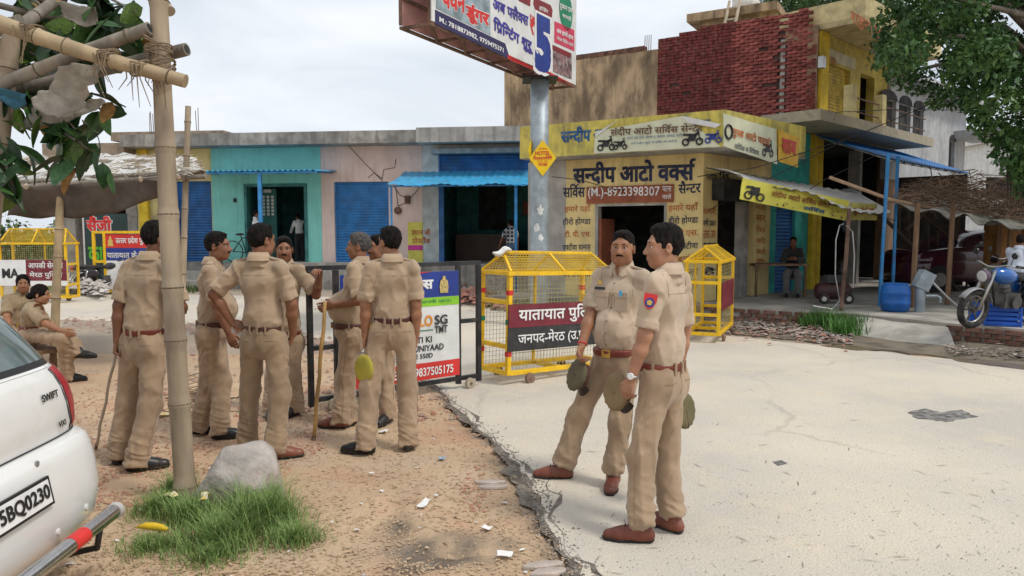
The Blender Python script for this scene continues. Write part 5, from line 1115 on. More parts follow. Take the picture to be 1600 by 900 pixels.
# ------------------------------------------------------------------ bamboo frame and shade in the left foreground
BAM = mat('dry_bamboo', (.35, .275, .19), .75, var=.22, vscale=5, dirt=(.20, .16, .12), dscale=4, damt=.7, bump=.2, bscale=40, stretch=(1, 1, .25)); BAMG = mat('grey_bamboo', (.27, .235, .19), .8, var=.25, vscale=6, dirt=(.12, .10, .08), dscale=5, damt=.6, bump=.25, stretch=(1, 1, .3)); BAMY = mat('yellow_bamboo', (.42, .32, .19), .6, var=.15, vscale=5, dirt=(.25, .19, .12), dscale=4, damt=.5, bump=.15)
NODE = mat('bamboo_node', (.13, .095, .065), .9, var=.3, bump=.3); ROPE = mat('coir_rope', (.26, .19, .12), .95, var=.3, bump=.3)
def bamboo(parent, name, a, b, r0, r1, m, nodes=6, bow=.02, hollow=False, seed=0):
    rs = random.Random(seed); a, b = Vector(a), Vector(b); L = (b - a).length; d = (b - a).normalized(); side = d.cross(Vector((0, 1, 0.1))).normalized(); ks = sorted([(i + .5 + rs.uniform(-.2, .2)) / nodes for i in range(nodes)]); st = sorted(set([i / 40 for i in range(41)] + [k + e for k in ks for e in (-.012, -.004, .004, .012)]))
    pts_, rr = [], []
    for s_ in st:
        if not 0 <= s_ <= 1: continue
        near = min(abs(s_ - k) for k in ks); pts_.append(a.lerp(b, s_) + side * bow * math.sin(math.pi * s_)); rr.append((r0 + (r1 - r0) * s_) * (1.10 if near < .006 else 1.0) * (1 + .015 * math.sin(s_ * 37 + seed)))
    mb = MB(); mb.path(pts_, rr, 14); o = mb.build(name, m, parent, world=True, smooth=True); o.data.set_sharp_from_angle(angle=R(50))
    for k in ks:
        c = a.lerp(b, k) + side * bow * math.sin(math.pi * k); q = MB(); q.torus(c, d, (r0 + (r1 - r0) * k) * 1.04, .006, 16, 5); q.build('node_ring', NODE, parent, world=True)
    if hollow:
        q = MB(); q.tube(b - d * .01, b + d * .001, r1 * .74, n=12); q.build('hollow_shade', M['dark'], parent, world=True)  # dark disc painted as the shade inside the open bamboo end
    return o
fr = thing('bamboo_frame', 'weathered bamboo post and lashed beams standing in the grass at left front', 'bamboo frame', gnd(291, 786))
Dm = fr.location.y
bamboo(fr, 'post', gnd(291, 786) - Vector((0, 0, .04)), at(246, -40, Dm + .05), .066, .053, BAM, 8, .012, seed=1)
bamboo(fr, 'beam', at(-60, 14, Dm - .16), at(290, 127, Dm - .10), .050, .040, BAMY, 5, -.02, seed=2); bamboo(fr, 'beam', at(-40, 150, Dm + .12), at(234, 44, Dm - .02), .042, .038, BAMG, 4, .01, True, seed=3)
bamboo(fr, 'beam', at(20, 143, Dm + .35), at(292, 77, Dm + .13), .042, .040, BAMG, 4, .0, True, seed=4); bamboo(fr, 'beam', at(30, 42, Dm - .05), at(110, -14, Dm + .5), .036, .034, BAMG, 2, .0, seed=5); bamboo(fr, 'beam', at(220, -30, Dm + .4), at(266, 18, Dm + .2), .036, .034, BAM, 2, 0, seed=6)
bamboo(fr, 'beam', at(-40, 66, Dm + .2), at(30, 30, Dm - .1), .03, .03, BAMG, 2, 0, seed=8)
bamboo(fr, 'post', gnd(-70, 800) - Vector((0, 0, .04)), at(20, 40, Dm + .25), .066, .055, BAM, 6, .0, seed=7)
rp = MB(); rs = random.Random(3)
def lash(u, v, D, r_, n, up_):
    c = at(u, v, D)
    for k in range(n):
        pts_ = []; tl = rs.uniform(-.6, .6)
        for i in range(13):
            a = 2 * math.pi * i / 12; pts_.append(c + Vector((r_ * math.cos(a), r_ * 1.25 * math.sin(a), tl * r_ * math.cos(a) + up_ * (k - n / 2))))
        rp.path(pts_, .005, 5, caps=False)
    for k in range(5): p = c + Vector((rs.uniform(-.06, .06), -.08, 0)); rp.path([p, p + Vector((rs.uniform(-.03, .03), 0, -.08)), p + Vector((rs.uniform(-.05, .05), 0, -.12 - rs.random() * .14))], [.005, .004, .002], 4)
lash(248, 75, Dm, .075, 7, .012); lash(252, 108, Dm, .078, 7, .012); lash(170, 88, Dm - .1, .060, 6, .01); lash(220, 105, Dm - .1, .055, 5, .01); lash(50, 45, Dm - .12, .055, 4, .01)
tag(rp.build('lashing', ROPE, fr, world=True), kind='stuff')
# draped sack and rags over the beams
def cloth(label, pts4, m, D, seed, sag=.05, name='sackcloth', n=22):
    rs = np.random.RandomState(seed); c4 = [at(u, v, D + dd) for u, v, dd in pts4]; rows = []
    P_ = np.array([[list((c4[0].lerp(c4[1], i / n)).lerp(c4[3].lerp(c4[2], i / n), j / n)) for i in range(n + 1)] for j in range(n + 1)]); N1 = vnoise(P_.reshape(-1, 3) * 9, seed).reshape(n + 1, n + 1); N2 = vnoise(P_.reshape(-1, 3) * 22, seed + 1).reshape(n + 1, n + 1)
    for j in range(n + 1): rows.append([Vector(P_[j, i]) + Vector((.02 * N2[j, i], .07 * N1[j, i] + .03 * N2[j, i], -.012 * N2[j, i] - sag * math.sin(math.pi * i / n) * (j / n) + (.03 * N2[j, i] if j == n else 0))) for i in range(n + 1)])
    mb = MB(); mb.grid(rows); o = mb.build(name, m, smooth=True); o.modifiers.new('thick', 'SOLIDIFY').thickness = .004; off = rows[0][0]; o.data.transform(Matrix.Translation(-off)); o.location = off; tag(o, label, 'cloth'); return o
SACK = mat('grey_sackcloth', (.42, .39, .34), .95, var=.2, vscale=8, dirt=(.2, .18, .15), dscale=9, damt=.6, bump=.5, bscale=120)
cloth('torn grey sackcloth slung over the bamboo beams', [(98, 106, 0), (165, 96, .05), (105, 180, .1), (55, 160, .1)], SACK, Dm - .02, 5); cloth('dangling ragged strip of sackcloth below the beams', [(40, 175, .1), (150, 150, .1), (168, 160, .15), (35, 205, .1)], SACK, Dm + .1, 8, .02); cloth('torn pale rag caught in the upper leaves', [(95, 5, .1), (150, 12, .1), (140, 35, .1), (100, 25, .1)], SACK, Dm + .2, 12, .03)
cloth('faded blue rag on the left bamboo beam', [(-5, 138, 0), (52, 150, .05), (45, 168, .1), (0, 160, .1)], mat('blue_rag', (.05, .17, .26), .9, var=.3, bump=.3), Dm, 15, .02)
# ---- shade shelter
sh_ = thing('shade_shelter', 'low bamboo shelter with plastic-covered roof and dark tarpaulin over the seated women', 'shelter', gnd(84, 583)); Ds = 8.9
rf0, rf1 = at(-90, 299, Ds), at(322, 272, Ds); rb0, rb1 = at(-90, 250, Ds + 2.6), at(300, 246, Ds + 2.6); rows = []; n = 44
Pn = np.array([[list(rb0.lerp(rb1, i / n).lerp(rf0.lerp(rf1, i / n), j / 10)) for i in range(n + 1)] for j in range(11)]); Nn = vnoise(Pn.reshape(-1, 3) * 2.3, 31).reshape(11, n + 1); Nm = vnoise(Pn.reshape(-1, 3) * 7, 32).reshape(11, n + 1)
for j in range(11): rows.append([Vector(Pn[j, i]) + Vector((0, 0, .09 * Nn[j, i] + .05 * Nm[j, i] + .03)) for i in range(n + 1)])
mb = MB(); mb.grid(rows, flip=True); o = mb.build('plastic_sheet', mat('white_plastic_sheet', (.62, .61, .58), .55, var=.15, vscale=3, dirt=(.30, .25, .19), dscale=3, damt=.6, bump=.3, bscale=25), sh_, world=True, smooth=True); o.modifiers.new('thick', 'SOLIDIFY').thickness = .01
for k, (dz, dy) in enumerate(((0, 0), (.04, .12), (.02, .9), (.03, 1.9))): bamboo(sh_, 'roof_pole', rf0.lerp(rb0, dy / 2.6) + Vector((0, 0, dz - .03)), rf1.lerp(rb1, dy / 2.6) + Vector((0, 0, dz - .03)), .034, .03, BAMG, 6, .02, seed=20 + k)
for k in range(7): a = rf0.lerp(rf1, (k + .4) / 7) - Vector((0, .12, .03)); b = rb0.lerp(rb1, (k + .4) / 7) + Vector((0, 0, -.02)); bamboo(sh_, 'rafter', a, b, .024, .022, BAM, 4, .0, seed=30 + k)
th = MB()
for k in range(420):
    fx, fy = random.random(), random.random(); c = rb0.lerp(rb1, fx).lerp(rf0.lerp(rf1, fx), fy * 1.03) + Vector((0, 0, .02 + .06 * random.random())); d_ = Vector((random.gauss(0, .3), -1, random.gauss(-.22, .1))).normalized() * random.uniform(.15, .4); th.path([c - d_ * .5, c + d_ * .5], [.006, .003], 4, caps=False)
tag(th.build('thatch', mat('dry_thatch', (.36, .29, .20), .95, var=.3, bump=.1), sh_, world=True), kind='stuff')
rows = []; c_bot = [(12, 337), (60, 340), (120, 340), (180, 333), (250, 308), (262, 300)]
top_ = [at(12 + 50 * i, 297 - 4.4 * i, Ds - .03) for i in range(6)]; bot_ = [at(u, v, Ds + .25 - .05 * i) for i, (u, v) in enumerate(c_bot)]
def lerpl(l, t): i = min(int(t * (len(l) - 1)), len(l) - 2); return l[i].lerp(l[i + 1], t * (len(l) - 1) - i)
for j in range(9): rows.append([lerpl(top_, i / 30).lerp(lerpl(bot_, i / 30), j / 8) + Vector((0, .05 * math.sin(i * .7 + j * .4) * (j / 8), .012 * math.sin(i * .9) * (j / 8))) for i in range(31)])
mb = MB(); mb.grid(rows); o = mb.build('tarpaulin', mat('dark_grey_tarp', (.115, .095, .08), .85, var=.25, vscale=2, dirt=(.2, .17, .14), dscale=3, damt=.4, bump=.3, bscale=18), sh_, world=True, smooth=True); o.modifiers.new('thick', 'SOLIDIFY').thickness = .006
bamboo(sh_, 'post', gnd(84, 583), at(96, 285, Ds + .1), .050, .045, BAMY, 6, .01, seed=41); bamboo(sh_, 'post', gnd(281, 585), at(294, 166, Ds + .12), .040, .034, BAM, 9, .0, True, seed=42); bamboo(sh_, 'post', gnd(-60, 545), at(-50, 262, Ds + 2.3), .045, .045, BAM, 6, .0, seed=43); bamboo(sh_, 'post', gnd(262, 543), at(268, 255, Ds + 2.3), .04, .04, BAM, 6, .0, seed=44)
q = MB()
for k in range(8): c = at(292 + random.uniform(-5, 5), 270 + random.uniform(-6, 6), Ds - .02); q.torus(c, (random.uniform(-.4, .4), .3, 1), .05, .006, 12, 4)
tag(q.build('lashing', mat('white_string', (.6, .57, .5), .9), sh_, world=True), kind='stuff')

# ------------------------------------------------------------------ broad-leaved tree over the frame, top left: each leaf its own piece
LEAFM = [mat('broad_leaf_%d' % k, c, .42, var=.25, vscale=14, bump=.1, objvar=.3, spec=.45) for k, c in enumerate([(.028, .075, .022), (.045, .12, .025), (.11, .20, .03)])] + [mat('dead_leaf', (.34, .19, .06), .7, var=.25)]
for m_ in LEAFM: m_.node_tree.nodes['Principled BSDF'].inputs['Subsurface Weight'].default_value = 0.0
def leaf_mesh(m, curl, seed):
    mb = MB(); rows = []; n = 8
    for i in range(n + 1):
        t_ = i / n; w = .5 * (math.sin(math.pi * min(1, t_ ** .85)) ** .75) * .62 * (1 - .15 * t_); z = -curl * t_ * t_; rows.append([Vector((-w, t_, z + .10 * w)), Vector((-w * .5, t_, z + .02)), Vector((0, t_, z - .02)), Vector((w * .5, t_, z + .02)), Vector((w, t_, z + .10 * w))])
    mb.grid(rows); return mb.mesh('leaf', m, smooth=True)
LM = [leaf_mesh(LEAFM[k], c, k) for k in (0, 0, 1, 1, 2) for c in (.12, .3)] + [leaf_mesh(LEAFM[3], .35, 9)]
bt = thing('broadleaf_tree', 'dark broad-leaved tree branches hanging over the bamboo frame, top left', 'tree', Vector((-4.9, 5.4, 0)))
tr = MB(); tr.path([Vector((-4.9, 5.4, 0)), Vector((-4.7, 5.3, 1.6)), Vector((-4.2, 5.2, 3.0)), Vector((-3.9, 5.1, 4.6))], [.22, .18, .14, .09], 12); tr.build('trunk', mat('grey_bark', (.20, .17, .14), .95, var=.3, bump=.8, bscale=25), bt, world=True, smooth=True)
twigs = [((-4.1, 5.15, 3.3), (110, 30), (225, 60), 5.2), ((-4.1, 5.15, 3.1), (60, 60), (160, 90), 5.3), ((-4.3, 5.2, 2.8), (40, 120), (130, 215), 5.0), ((-4.0, 5.1, 3.8), (120, -30), (215, 20), 5.1), ((-4.3, 5.2, 2.6), (10, 150), (150, 240), 4.9), ((-4.0, 5.1, 3.6), (30, -20), (100, 40), 5.4), ((-4.2, 5.2, 3.0), (60, 140), (165, 165), 5.2), ((-4.3, 5.2, 2.4), (-10, 200), (20, 290), 4.7), ((-4.1, 5.1, 3.5), (150, 20), (230, 85), 5.3), ((-4.1, 5.1, 3.2), (20, 70), (75, 95), 5.1)]
rs = random.Random(17); nleaf = 0
for s_, p1, p2, D in twigs:
    a = Vector(s_); b = at(*p1, D); c = at(*p2, D - .1); q = MB(); path_ = [a.lerp(b, i / 4) + Vector((0, 0, .05 * math.sin(i))) for i in range(4)] + [b.lerp(c, i / 6) for i in range(7)]; q.path(path_, [.03 - .0026 * i for i in range(11)], 6); q.build('branch', MATS['grey_bark'], bt, world=True, smooth=True)
    for k in range(25):
        t_ = rs.random(); base = b.lerp(c, t_) + Vector((rs.gauss(0, .05), rs.gauss(0, .10), rs.gauss(0, .05))); o = link('leaf', LM[10] if rs.random() < .035 else LM[rs.choice([0, 0, 1, 1, 2, 3, 4, 5, 6, 8])], bt); sc = rs.uniform(.15, .25)
        o.location = base - bt.location; o.scale = (sc, sc, sc); o.rotation_euler = (rs.gauss(-.9, .5), rs.gauss(0, .6), rs.uniform(0, 6.28)); nleaf += 1
for u, v, sc, mi, rx in ((122, 268, .22, 10, -.3), (110, 258, .24, 0, -.4), (160, 262, .17, 2, -1.2), (172, 275, .15, 4, -1.3), (140, 245, .2, 1, -.5), (155, 240, .2, 3, -1.0), (100, 250, .22, 0, -.2)):
    o = link('leaf', LM[mi], bt); o.location = at(u, v - 8, 4.7) - bt.location; o.scale = (sc, sc, sc); o.rotation_euler = (rx - .3, rs.gauss(0, .3), rs.uniform(1.2, 4.5))

# ------------------------------------------------------------------ big spreading tree on the right with hanging roots
def leaf_cloud(centres, n, size, seed, flat=.75):
    rs = np.random.RandomState(seed); c = np.array([q[:3] for q in centres]); rad = np.array([q[3] for q in centres]); w = rad ** 2 / (rad ** 2).sum(); k = rs.choice(len(c), n, p=w); d = rs.normal(size=(n, 3)); d /= np.linalg.norm(d, axis=1)[:, None]; r_ = rs.uniform(.25, 1, n) ** .5
    p = c[k] + d * (r_ * rad[k])[:, None] * np.array([1, 1, flat]); a = rs.normal(size=(n, 3)); a[:, 2] -= .35; a /= np.linalg.norm(a, axis=1)[:, None]; b = np.cross(a, rs.normal(size=(n, 3)) * .5 + np.array([0, 0, 1])); b /= np.linalg.norm(b, axis=1)[:, None] + 1e-9; nn = np.cross(a, b); s = size * rs.uniform(.6, 1.3, n)[:, None]
    V = np.stack([p, p + a * s * .45 + b * s * .30 + nn * s * .06, p + a * s, p + a * s * .45 - b * s * .30 + nn * s * .06], 1).reshape(-1, 3); i = np.arange(n) * 4; Fq = np.concatenate([np.stack([i, i + 1, i + 2], 1), np.stack([i, i + 2, i + 3], 1)]); return V, Fq
bg_ = thing('spreading_tree', 'huge dark green tree overhanging the buildings at the upper right, with hanging roots', 'tree', Vector((12.3, 14.6, 0)))
trk = MB(); base = Vector((12.3, 14.6, 0)); trk.path([base, base + Vector((-.1, 0, 1.5)), base + Vector((-.3, .2, 3.2)), base + Vector((-.6, .4, 5))], [.75, .55, .5, .42], 16); trk.build('trunk', MATS['grey_bark'], bg_, world=True, smooth=True)
cen = []; rs = random.Random(23)
poly = [(1385, -30), (1392, 40), (1380, 70), (1400, 105), (1425, 110), (1450, 120), (1490, 125), (1520, 150), (1550, 165), (1575, 185), (1640, 215), (1760, 230), (1860, 120), (1860, -300), (1500, -330), (1330, -160)]
pxp = np.array(poly)
tries = 0
while len(cen) < 150 and tries < 6000:
    tries += 1; u, v = rs.uniform(1330, 1860), rs.uniform(-330, 235)
    if inside(np.array([u]), np.array([v]), poly)[0]:
        D = rs.uniform(12.2, 16.8); p = at(u, v, D); cen.append((p.x, p.y, p.z, rs.uniform(.35, .62)))
for u, v, D, r_ in [(1235, -4, 27, 1.2), (1262, -8, 26, 1.0), (1300, -10, 24, 1.0), (1345, -5, 23, .9), (1375, 10, 21, .8), (1395, 40, 20, .8), (1540, 190, 13, .28), (1558, 205, 13.2, .32), (1580, 235, 13, .36), (1600, 262, 13.2, .36), (1532, 183, 13, .2), (1590, 215, 13.5, .4), (1615, 290, 13.4, .35), (1640, 260, 14, .5), (1395, 75, 16, .35), (1405, 115, 15.5, .3), (1440, 128, 15, .35), (1480, 150, 14.8, .35), (1520, 160, 14.2, .3)]: p = at(u, v, D); cen.append((p.x, p.y, p.z, r_))
TLEAF = mat('tree_leaf', (.085, .175, .045), .5, var=.4, vscale=2.2, col2=(.036, .095, .03), bump=0, spec=.35)
V_, F2 = leaf_cloud(cen, 88000, .122, 4); o = link('crown', np_mesh('crown', V_ - np.array([12.3, 14.6, 0]), F2, TLEAF, smooth=False), bg_)
lm = MB(); top = base + Vector((-.6, .4, 5))
for k in range(0, len(cen), 5):
    c = Vector(cen[k][:3]); m1 = top.lerp(c, .45) + Vector((rs.gauss(0, .2), rs.gauss(0, .2), .35)); q = MB(); q.path([top - Vector((0, 0, rs.random())), m1, c], [.13, .07, .02], 6); q.build('limb', MATS['grey_bark'], bg_, world=True, smooth=True)
for k in range(34):
    u = rs.uniform(1572, 1625); D = 13.2 + rs.random() * .6; v0 = rs.uniform(235, 262); v1 = v0 + rs.uniform(25, 85); q = MB(); q.path([at(u, v0, D), at(u + rs.uniform(-2, 2), (v0 + v1) / 2, D), at(u + rs.uniform(-3, 3), v1, D)], [.014, .011, .004], 5); q.build('aerial_root', mat('root_bark', (.045, .035, .03), .95), bg_, world=True)

# ------------------------------------------------------------------ boulder, grass clump, weeds
def rock_obj(name, label, c, rad, seed, m, sub=4):
    bm = bmesh.new(); bmesh.ops.create_icosphere(bm, subdivisions=sub, radius=1.0); P = np.array([v.co[:] for v in bm.verts]); rs = np.random.RandomState(seed)
    for k in range(16): nr_ = rs.normal(size=3); nr_[2] = nr_[2] * .7 + .25; nr_ /= np.linalg.norm(nr_); dd = P @ nr_; lim = rs.uniform(.60, .84); P -= np.clip(dd - lim, 0, None)[:, None] * nr_[None] * .92
    P += (vnoise(P * 2.3, seed) * .05 + vnoise(P * 7, seed + 1) * .02)[:, None] * P
    for v, p in zip(bm.verts, P): v.co = (p[0] * rad[0], p[1] * rad[1], p[2] * rad[2])
    me = bpy.data.meshes.new(name); bm.to_mesh(me); bm.free(); me.materials.append(m); me.shade_smooth(); o = link(name, me); o.location = c; tag(o, label, 'rock'); return o
STONE = mat('pale_boulder', (.44, .40, .36), .9, var=.2, vscale=5, dirt=(.33, .21, .17), dscale=4, damt=.7, bump=.7, bscale=22)
bould = rock_obj('boulder', 'pale pinkish-grey boulder beside the bamboo post', gnd(374, 792) + Vector((0, .10, .14)), (.31, .25, .285), 6, STONE); bould.rotation_euler = (0, R(14), R(20))
def blades(n, fn, hmin, hmax, w, seed, lean=.5):
    rs = np.random.RandomState(seed); V, Fq = [], []
    for k in range(n):
        x, y, z, hs = fn(rs); h = rs.uniform(hmin, hmax) * hs; a = rs.uniform(0, 6.28); l = lean * h * rs.uniform(.2, 1.3); dx, dy = math.cos(a), math.sin(a); px_, py_ = -dy * w / 2, dx * w / 2; i = len(V)
        V += [(x - px_, y - py_, z), (x + px_, y + py_, z), (x + dx * l * .35 - px_ * .8, y + dy * l * .35 - py_ * .8, z + h * .6), (x + dx * l * .35 + px_ * .8, y + dy * l * .35 + py_ * .8, z + h * .6), (x + dx * l, y + dy * l, z + h)]; Fq += [(i, i + 1, i + 3), (i, i + 3, i + 2), (i + 2, i + 3, i + 4)]
    return V, Fq
GR = mat('grass_blade', (.23, .34, .09), .6, var=.35, vscale=45, col2=(.10, .20, .04), dirt=(.40, .36, .18), dscale=30, damt=.7, bump=0)
gc = [(gnd(u, v), r_, h) for u, v, r_, h in ((300, 815, .30, 1.0), (380, 830, .34, 1.2), (420, 815, .26, 1.2), (340, 850, .34, .9), (250, 800, .22, .7), (460, 845, .22, .6), (240, 855, .25, .45), (400, 800, .25, 1.25), (280, 770, .15, .8), (330, 870, .3, .45))]
def gfn(rs):
    c, r_, h = gc[rs.randint(len(gc))]; a = rs.uniform(0, 6.28); d_ = r_ * abs(rs.normal(0, .55)); return c.x + math.cos(a) * d_, c.y + math.sin(a) * d_ * .8, -.01, h * max(.25, 1 - .5 * (d_ / r_) ** 2) * (.6 + .4 * abs(math.sin(c.x * 40 + d_ * 23)))
V_, F2 = blades(12500, gfn, .03, .25, .0042, 2, 1.1); tag(link('grass_clump', np_mesh('grass_clump', V_, F2, GR, False)), kind='stuff')
g2 = [gnd(u, v) for u, v in ((1270, 510), (1290, 512), (1310, 514), (1325, 518), (1300, 508), (1320, 525))]
def gfn2(rs): c = g2[rs.randint(6)]; return c.x + rs.normal(0, .16), c.y + rs.normal(0, .08), .0, 1
V_, F2 = blades(1500, gfn2, .12, .38, .014, 3, .6); tag(link('weed_patch', np_mesh('weed_patch', V_, F2, mat('weed_blade', (.07, .19, .03), .6, var=.35, bump=0), False)), kind='stuff')
def gfn3(rs):
    u = rs.uniform(755, 960); p = gnd(u, 474 + (u - 755) * .09 + rs.normal(0, 4)); return p.x, p.y, 0, rs.uniform(.5, 1)
V_, F2 = blades(2600, gfn3, .1, .38, .016, 5, .8)
def gfn4(rs): u = rs.uniform(60, 330); p = gnd(u, 454 + rs.normal(0, 2)); return p.x, p.y, 0, (1.2 if 90 < u < 125 else .5)
V2, F3 = blades(1200, gfn4, .1, .5, .03, 6, .8); F3 = [tuple(i + len(V_) for i in f) for f in F3]
tag(link('roadside_weeds', np_mesh('roadside_weeds', V_ + V2, F2 + F3, mat('roadside_weed', (.10, .16, .045), .7, var=.4, bump=0), False)), kind='stuff')
cen = [(random.uniform(-48, -22), random.uniform(44, 52), random.uniform(.3, 1.7), random.uniform(.8, 1.8)) for k in range(60)]
V_, F2 = leaf_cloud(cen, 9000, .4, 9, .8); tag(link('far_thicket', np_mesh('far_thicket', V_, F2, mat('far_leaf', (.07, .12, .035), .7, var=.35, vscale=.8, bump=0), False)), kind='stuff')
# ------------------------------------------------------------------ people: one continuous body each, clothes as children
class Field:
    def __init__(s, lo, hi, h):
        s.h = h; s.lo = np.array(lo, np.float32); n = np.ceil((np.array(hi) - s.lo) / h).astype(int) + 1; s.n = n
        s.d = np.full(tuple(n), 9.0, np.float32)
        s.ax = [s.lo[i] + np.arange(n[i], dtype=np.float32) * h for i in range(3)]
    def sub(s, lo, hi):
        a = np.clip(np.floor((np.array(lo) - s.lo) / s.h).astype(int), 0, s.n - 1); b = np.clip(np.ceil((np.array(hi) - s.lo) / s.h).astype(int) + 1, 1, s.n)
        sl = tuple(slice(x, y) for x, y in zip(a, b))
        return sl, s.ax[0][sl[0]][:, None, None], s.ax[1][sl[1]][None, :, None], s.ax[2][sl[2]][None, None, :]
    def _un(s, sl, e, k, op):
        d = s.d[sl]
        if op == 'add':
            if k > 0:
                h = np.clip(.5 + .5 * (d - e) / k, 0, 1); s.d[sl] = d + (e - d) * h - k * h * (1 - h)
            else: s.d[sl] = np.minimum(d, e)
        else: s.d[sl] = np.maximum(d, -e) if k <= 0 else -(lambda a, b: (lambda h: a + (b - a) * h - k * h * (1 - h))(np.clip(.5 + .5 * (a - b) / k, 0, 1)))(-d, e)
    def cone(s, a, b, ra, rb=None, k=.02, flat=None, op='add', clip=False):
        a = np.array(a, np.float32); b = np.array(b, np.float32); rb = ra if rb is None else rb; m = max(ra, rb) + .05 + k
        if flat is not None: m *= 1.05
        sl, x, y, z = s.sub(np.minimum(a, b) - m, np.maximum(a, b) + m)
        px, py, pz = x - a[0], y - a[1], z - a[2]; bx, by, bz = b - a
        if flat is not None:
            ax_, fc = flat; ax_ = np.array(ax_, np.float32); t = (px * ax_[0] + py * ax_[1] + pz * ax_[2]) * (1 / fc - 1)
            px, py, pz = px + ax_[0] * t, py + ax_[1] * t, pz + ax_[2] * t
        L2 = bx * bx + by * by + bz * bz + 1e-9; tt = (px * bx + py * by + pz * bz) / L2; h = np.clip(tt, 0, 1)
        e = np.sqrt((px - bx * h) ** 2 + (py - by * h) ** 2 + (pz - bz * h) ** 2) - (ra + (rb - ra) * h)
        if flat is not None: e = e * (.5 + .5 * flat[1])
        if clip: L = math.sqrt(L2); e = np.maximum(e, np.maximum(-tt * L, (tt - 1) * L))
        s._un(sl, e, k, op); return s
    def ell(s, c, r, axes, k=.015, op='add'):
        c = np.array(c, np.float32); m = max(r) + .04 + k; sl, x, y, z = s.sub(c - m, c + m); p = (x - c[0], y - c[1], z - c[2])
        q = [sum(p[i] * a[i] for i in range(3)) / rr for a, rr in zip(axes, r)]; k0 = np.sqrt(q[0] ** 2 + q[1] ** 2 + q[2] ** 2) + 1e-6
        k1 = np.sqrt((q[0] / r[0]) ** 2 + (q[1] / r[1]) ** 2 + (q[2] / r[2]) ** 2) + 1e-6
        s._un(sl, (k0 * (k0 - 1) / k1).astype(np.float32), k, op); return s
    def plane(s, c, n):     # keep the side against n
        s.d = np.maximum(s.d, (s.ax[0][:, None, None] - c[0]) * n[0] + (s.ax[1][None, :, None] - c[1]) * n[1] + (s.ax[2][None, None, :] - c[2]) * n[2]); return s
    def wrinkle(s, fn, band=.05):
        i = np.nonzero(np.abs(s.d) < band)
        if len(i[0]): s.d[i] += fn(np.stack([s.ax[k][i[k]] for k in range(3)], 1)).astype(np.float32)
        return s
    def mesh(s):
        d = s.d; ins = d < 0; nx, ny, nz_ = d.shape
        cn = [ins[i:nx - 1 + i, j:ny - 1 + j, k:nz_ - 1 + k] for i in (0, 1) for j in (0, 1) for k in (0, 1)]
        tot = sum(c.astype(np.int8) for c in cn); cell = np.argwhere((tot > 0) & (tot < 8))
        if len(cell) == 0: return np.zeros((0, 3)), np.zeros((0, 4), int)
        off = np.array([(i, j, k) for i in (0, 1) for j in (0, 1) for k in (0, 1)])
        val = np.stack([d[cell[:, 0] + o[0], cell[:, 1] + o[1], cell[:, 2] + o[2]] for o in off], 1)
        acc = np.zeros((len(cell), 3)); cnt = np.zeros(len(cell))
        for a in range(8):
            for ax in range(3):
                if off[a][ax] == 0:
                    o2 = off[a].copy(); o2[ax] = 1; b = o2[0] * 4 + o2[1] * 2 + o2[2]; va, vb = val[:, a], val[:, b]; m = (va < 0) != (vb < 0)
                    t = np.where(m, va / np.where(m, va - vb, 1), 0); p = np.repeat(off[a][None].astype(float), len(cell), 0); p[:, ax] += t
                    acc += p * m[:, None]; cnt += m
        V = s.lo + (cell + acc / cnt[:, None]) * s.h
        idx = np.full((nx - 1, ny - 1, nz_ - 1), -1, np.int64); idx[cell[:, 0], cell[:, 1], cell[:, 2]] = np.arange(len(cell)); Fs = []
        for ax in range(3):
            A = ins.take(range(d.shape[ax] - 1), ax); B = ins.take(range(1, d.shape[ax]), ax); e = np.argwhere(A != B)
            o1, o2 = [(1, 2), (2, 0), (0, 1)][ax]
            ok = (e[:, o1] > 0) & (e[:, o2] > 0) & (e[:, o1] < d.shape[o1] - 1) & (e[:, o2] < d.shape[o2] - 1); e = e[ok]
            if not len(e): continue
            sgn = A[e[:, 0], e[:, 1], e[:, 2]]
            def g(a, b):
                q = e.copy(); q[:, o1] -= a; q[:, o2] -= b; return idx[q[:, 0], q[:, 1], q[:, 2]]
            f = np.stack([g(1, 1), g(0, 1), g(0, 0), g(1, 0)], 1); f[~sgn] = f[~sgn][:, ::-1]; Fs.append(f)
        return V, np.concatenate(Fs)
def field_obj(name, fields, m, parent, B):
    vs, fs, n = [], [], 0
    for f in fields:
        v, q = f.mesh(); vs.append(v - np.array(B)); fs.append(q + n); n += len(v)
    return link(name, np_mesh(name, np.concatenate(vs), np.concatenate(fs), m), parent)

def fabric(name, col, **k):
    m = mat(name, col, .88, var=.09, vscale=5, bump=.28, bscale=20, spec=.2, stretch=(1, 1, .6), **k)
    b = m.node_tree.nodes['Principled BSDF']; b.inputs['Sheen Weight'].default_value = .25
    for nd in m.node_tree.nodes:
        if nd.type == 'TEX_NOISE' and abs(nd.inputs['Scale'].default_value - 20) < .01: nd.noise_type = 'RIDGED_MULTIFRACTAL'; nd.inputs['Scale'].default_value = 6.5; nd.inputs['Detail'].default_value = 3; nd.inputs['Distortion'].default_value = .6
        if nd.type == 'BUMP': nd.inputs['Strength'].default_value = .55; nd.inputs['Distance'].default_value = .05
    return m
SEAM = mat('khaki_seam', (.27, .195, .115), .9, var=.1, bump=0)
KHAKI = fabric('khaki_shirt_cloth', (.415, .303, .200)); KHAKI2 = fabric('khaki_shirt_cloth_pale', (.50, .388, .280)); TROU = fabric('khaki_trouser_cloth', (.365, .258, .165)); TROU2 = fabric('khaki_trouser_cloth_dark', (.305, .215, .132))
SKIN = []
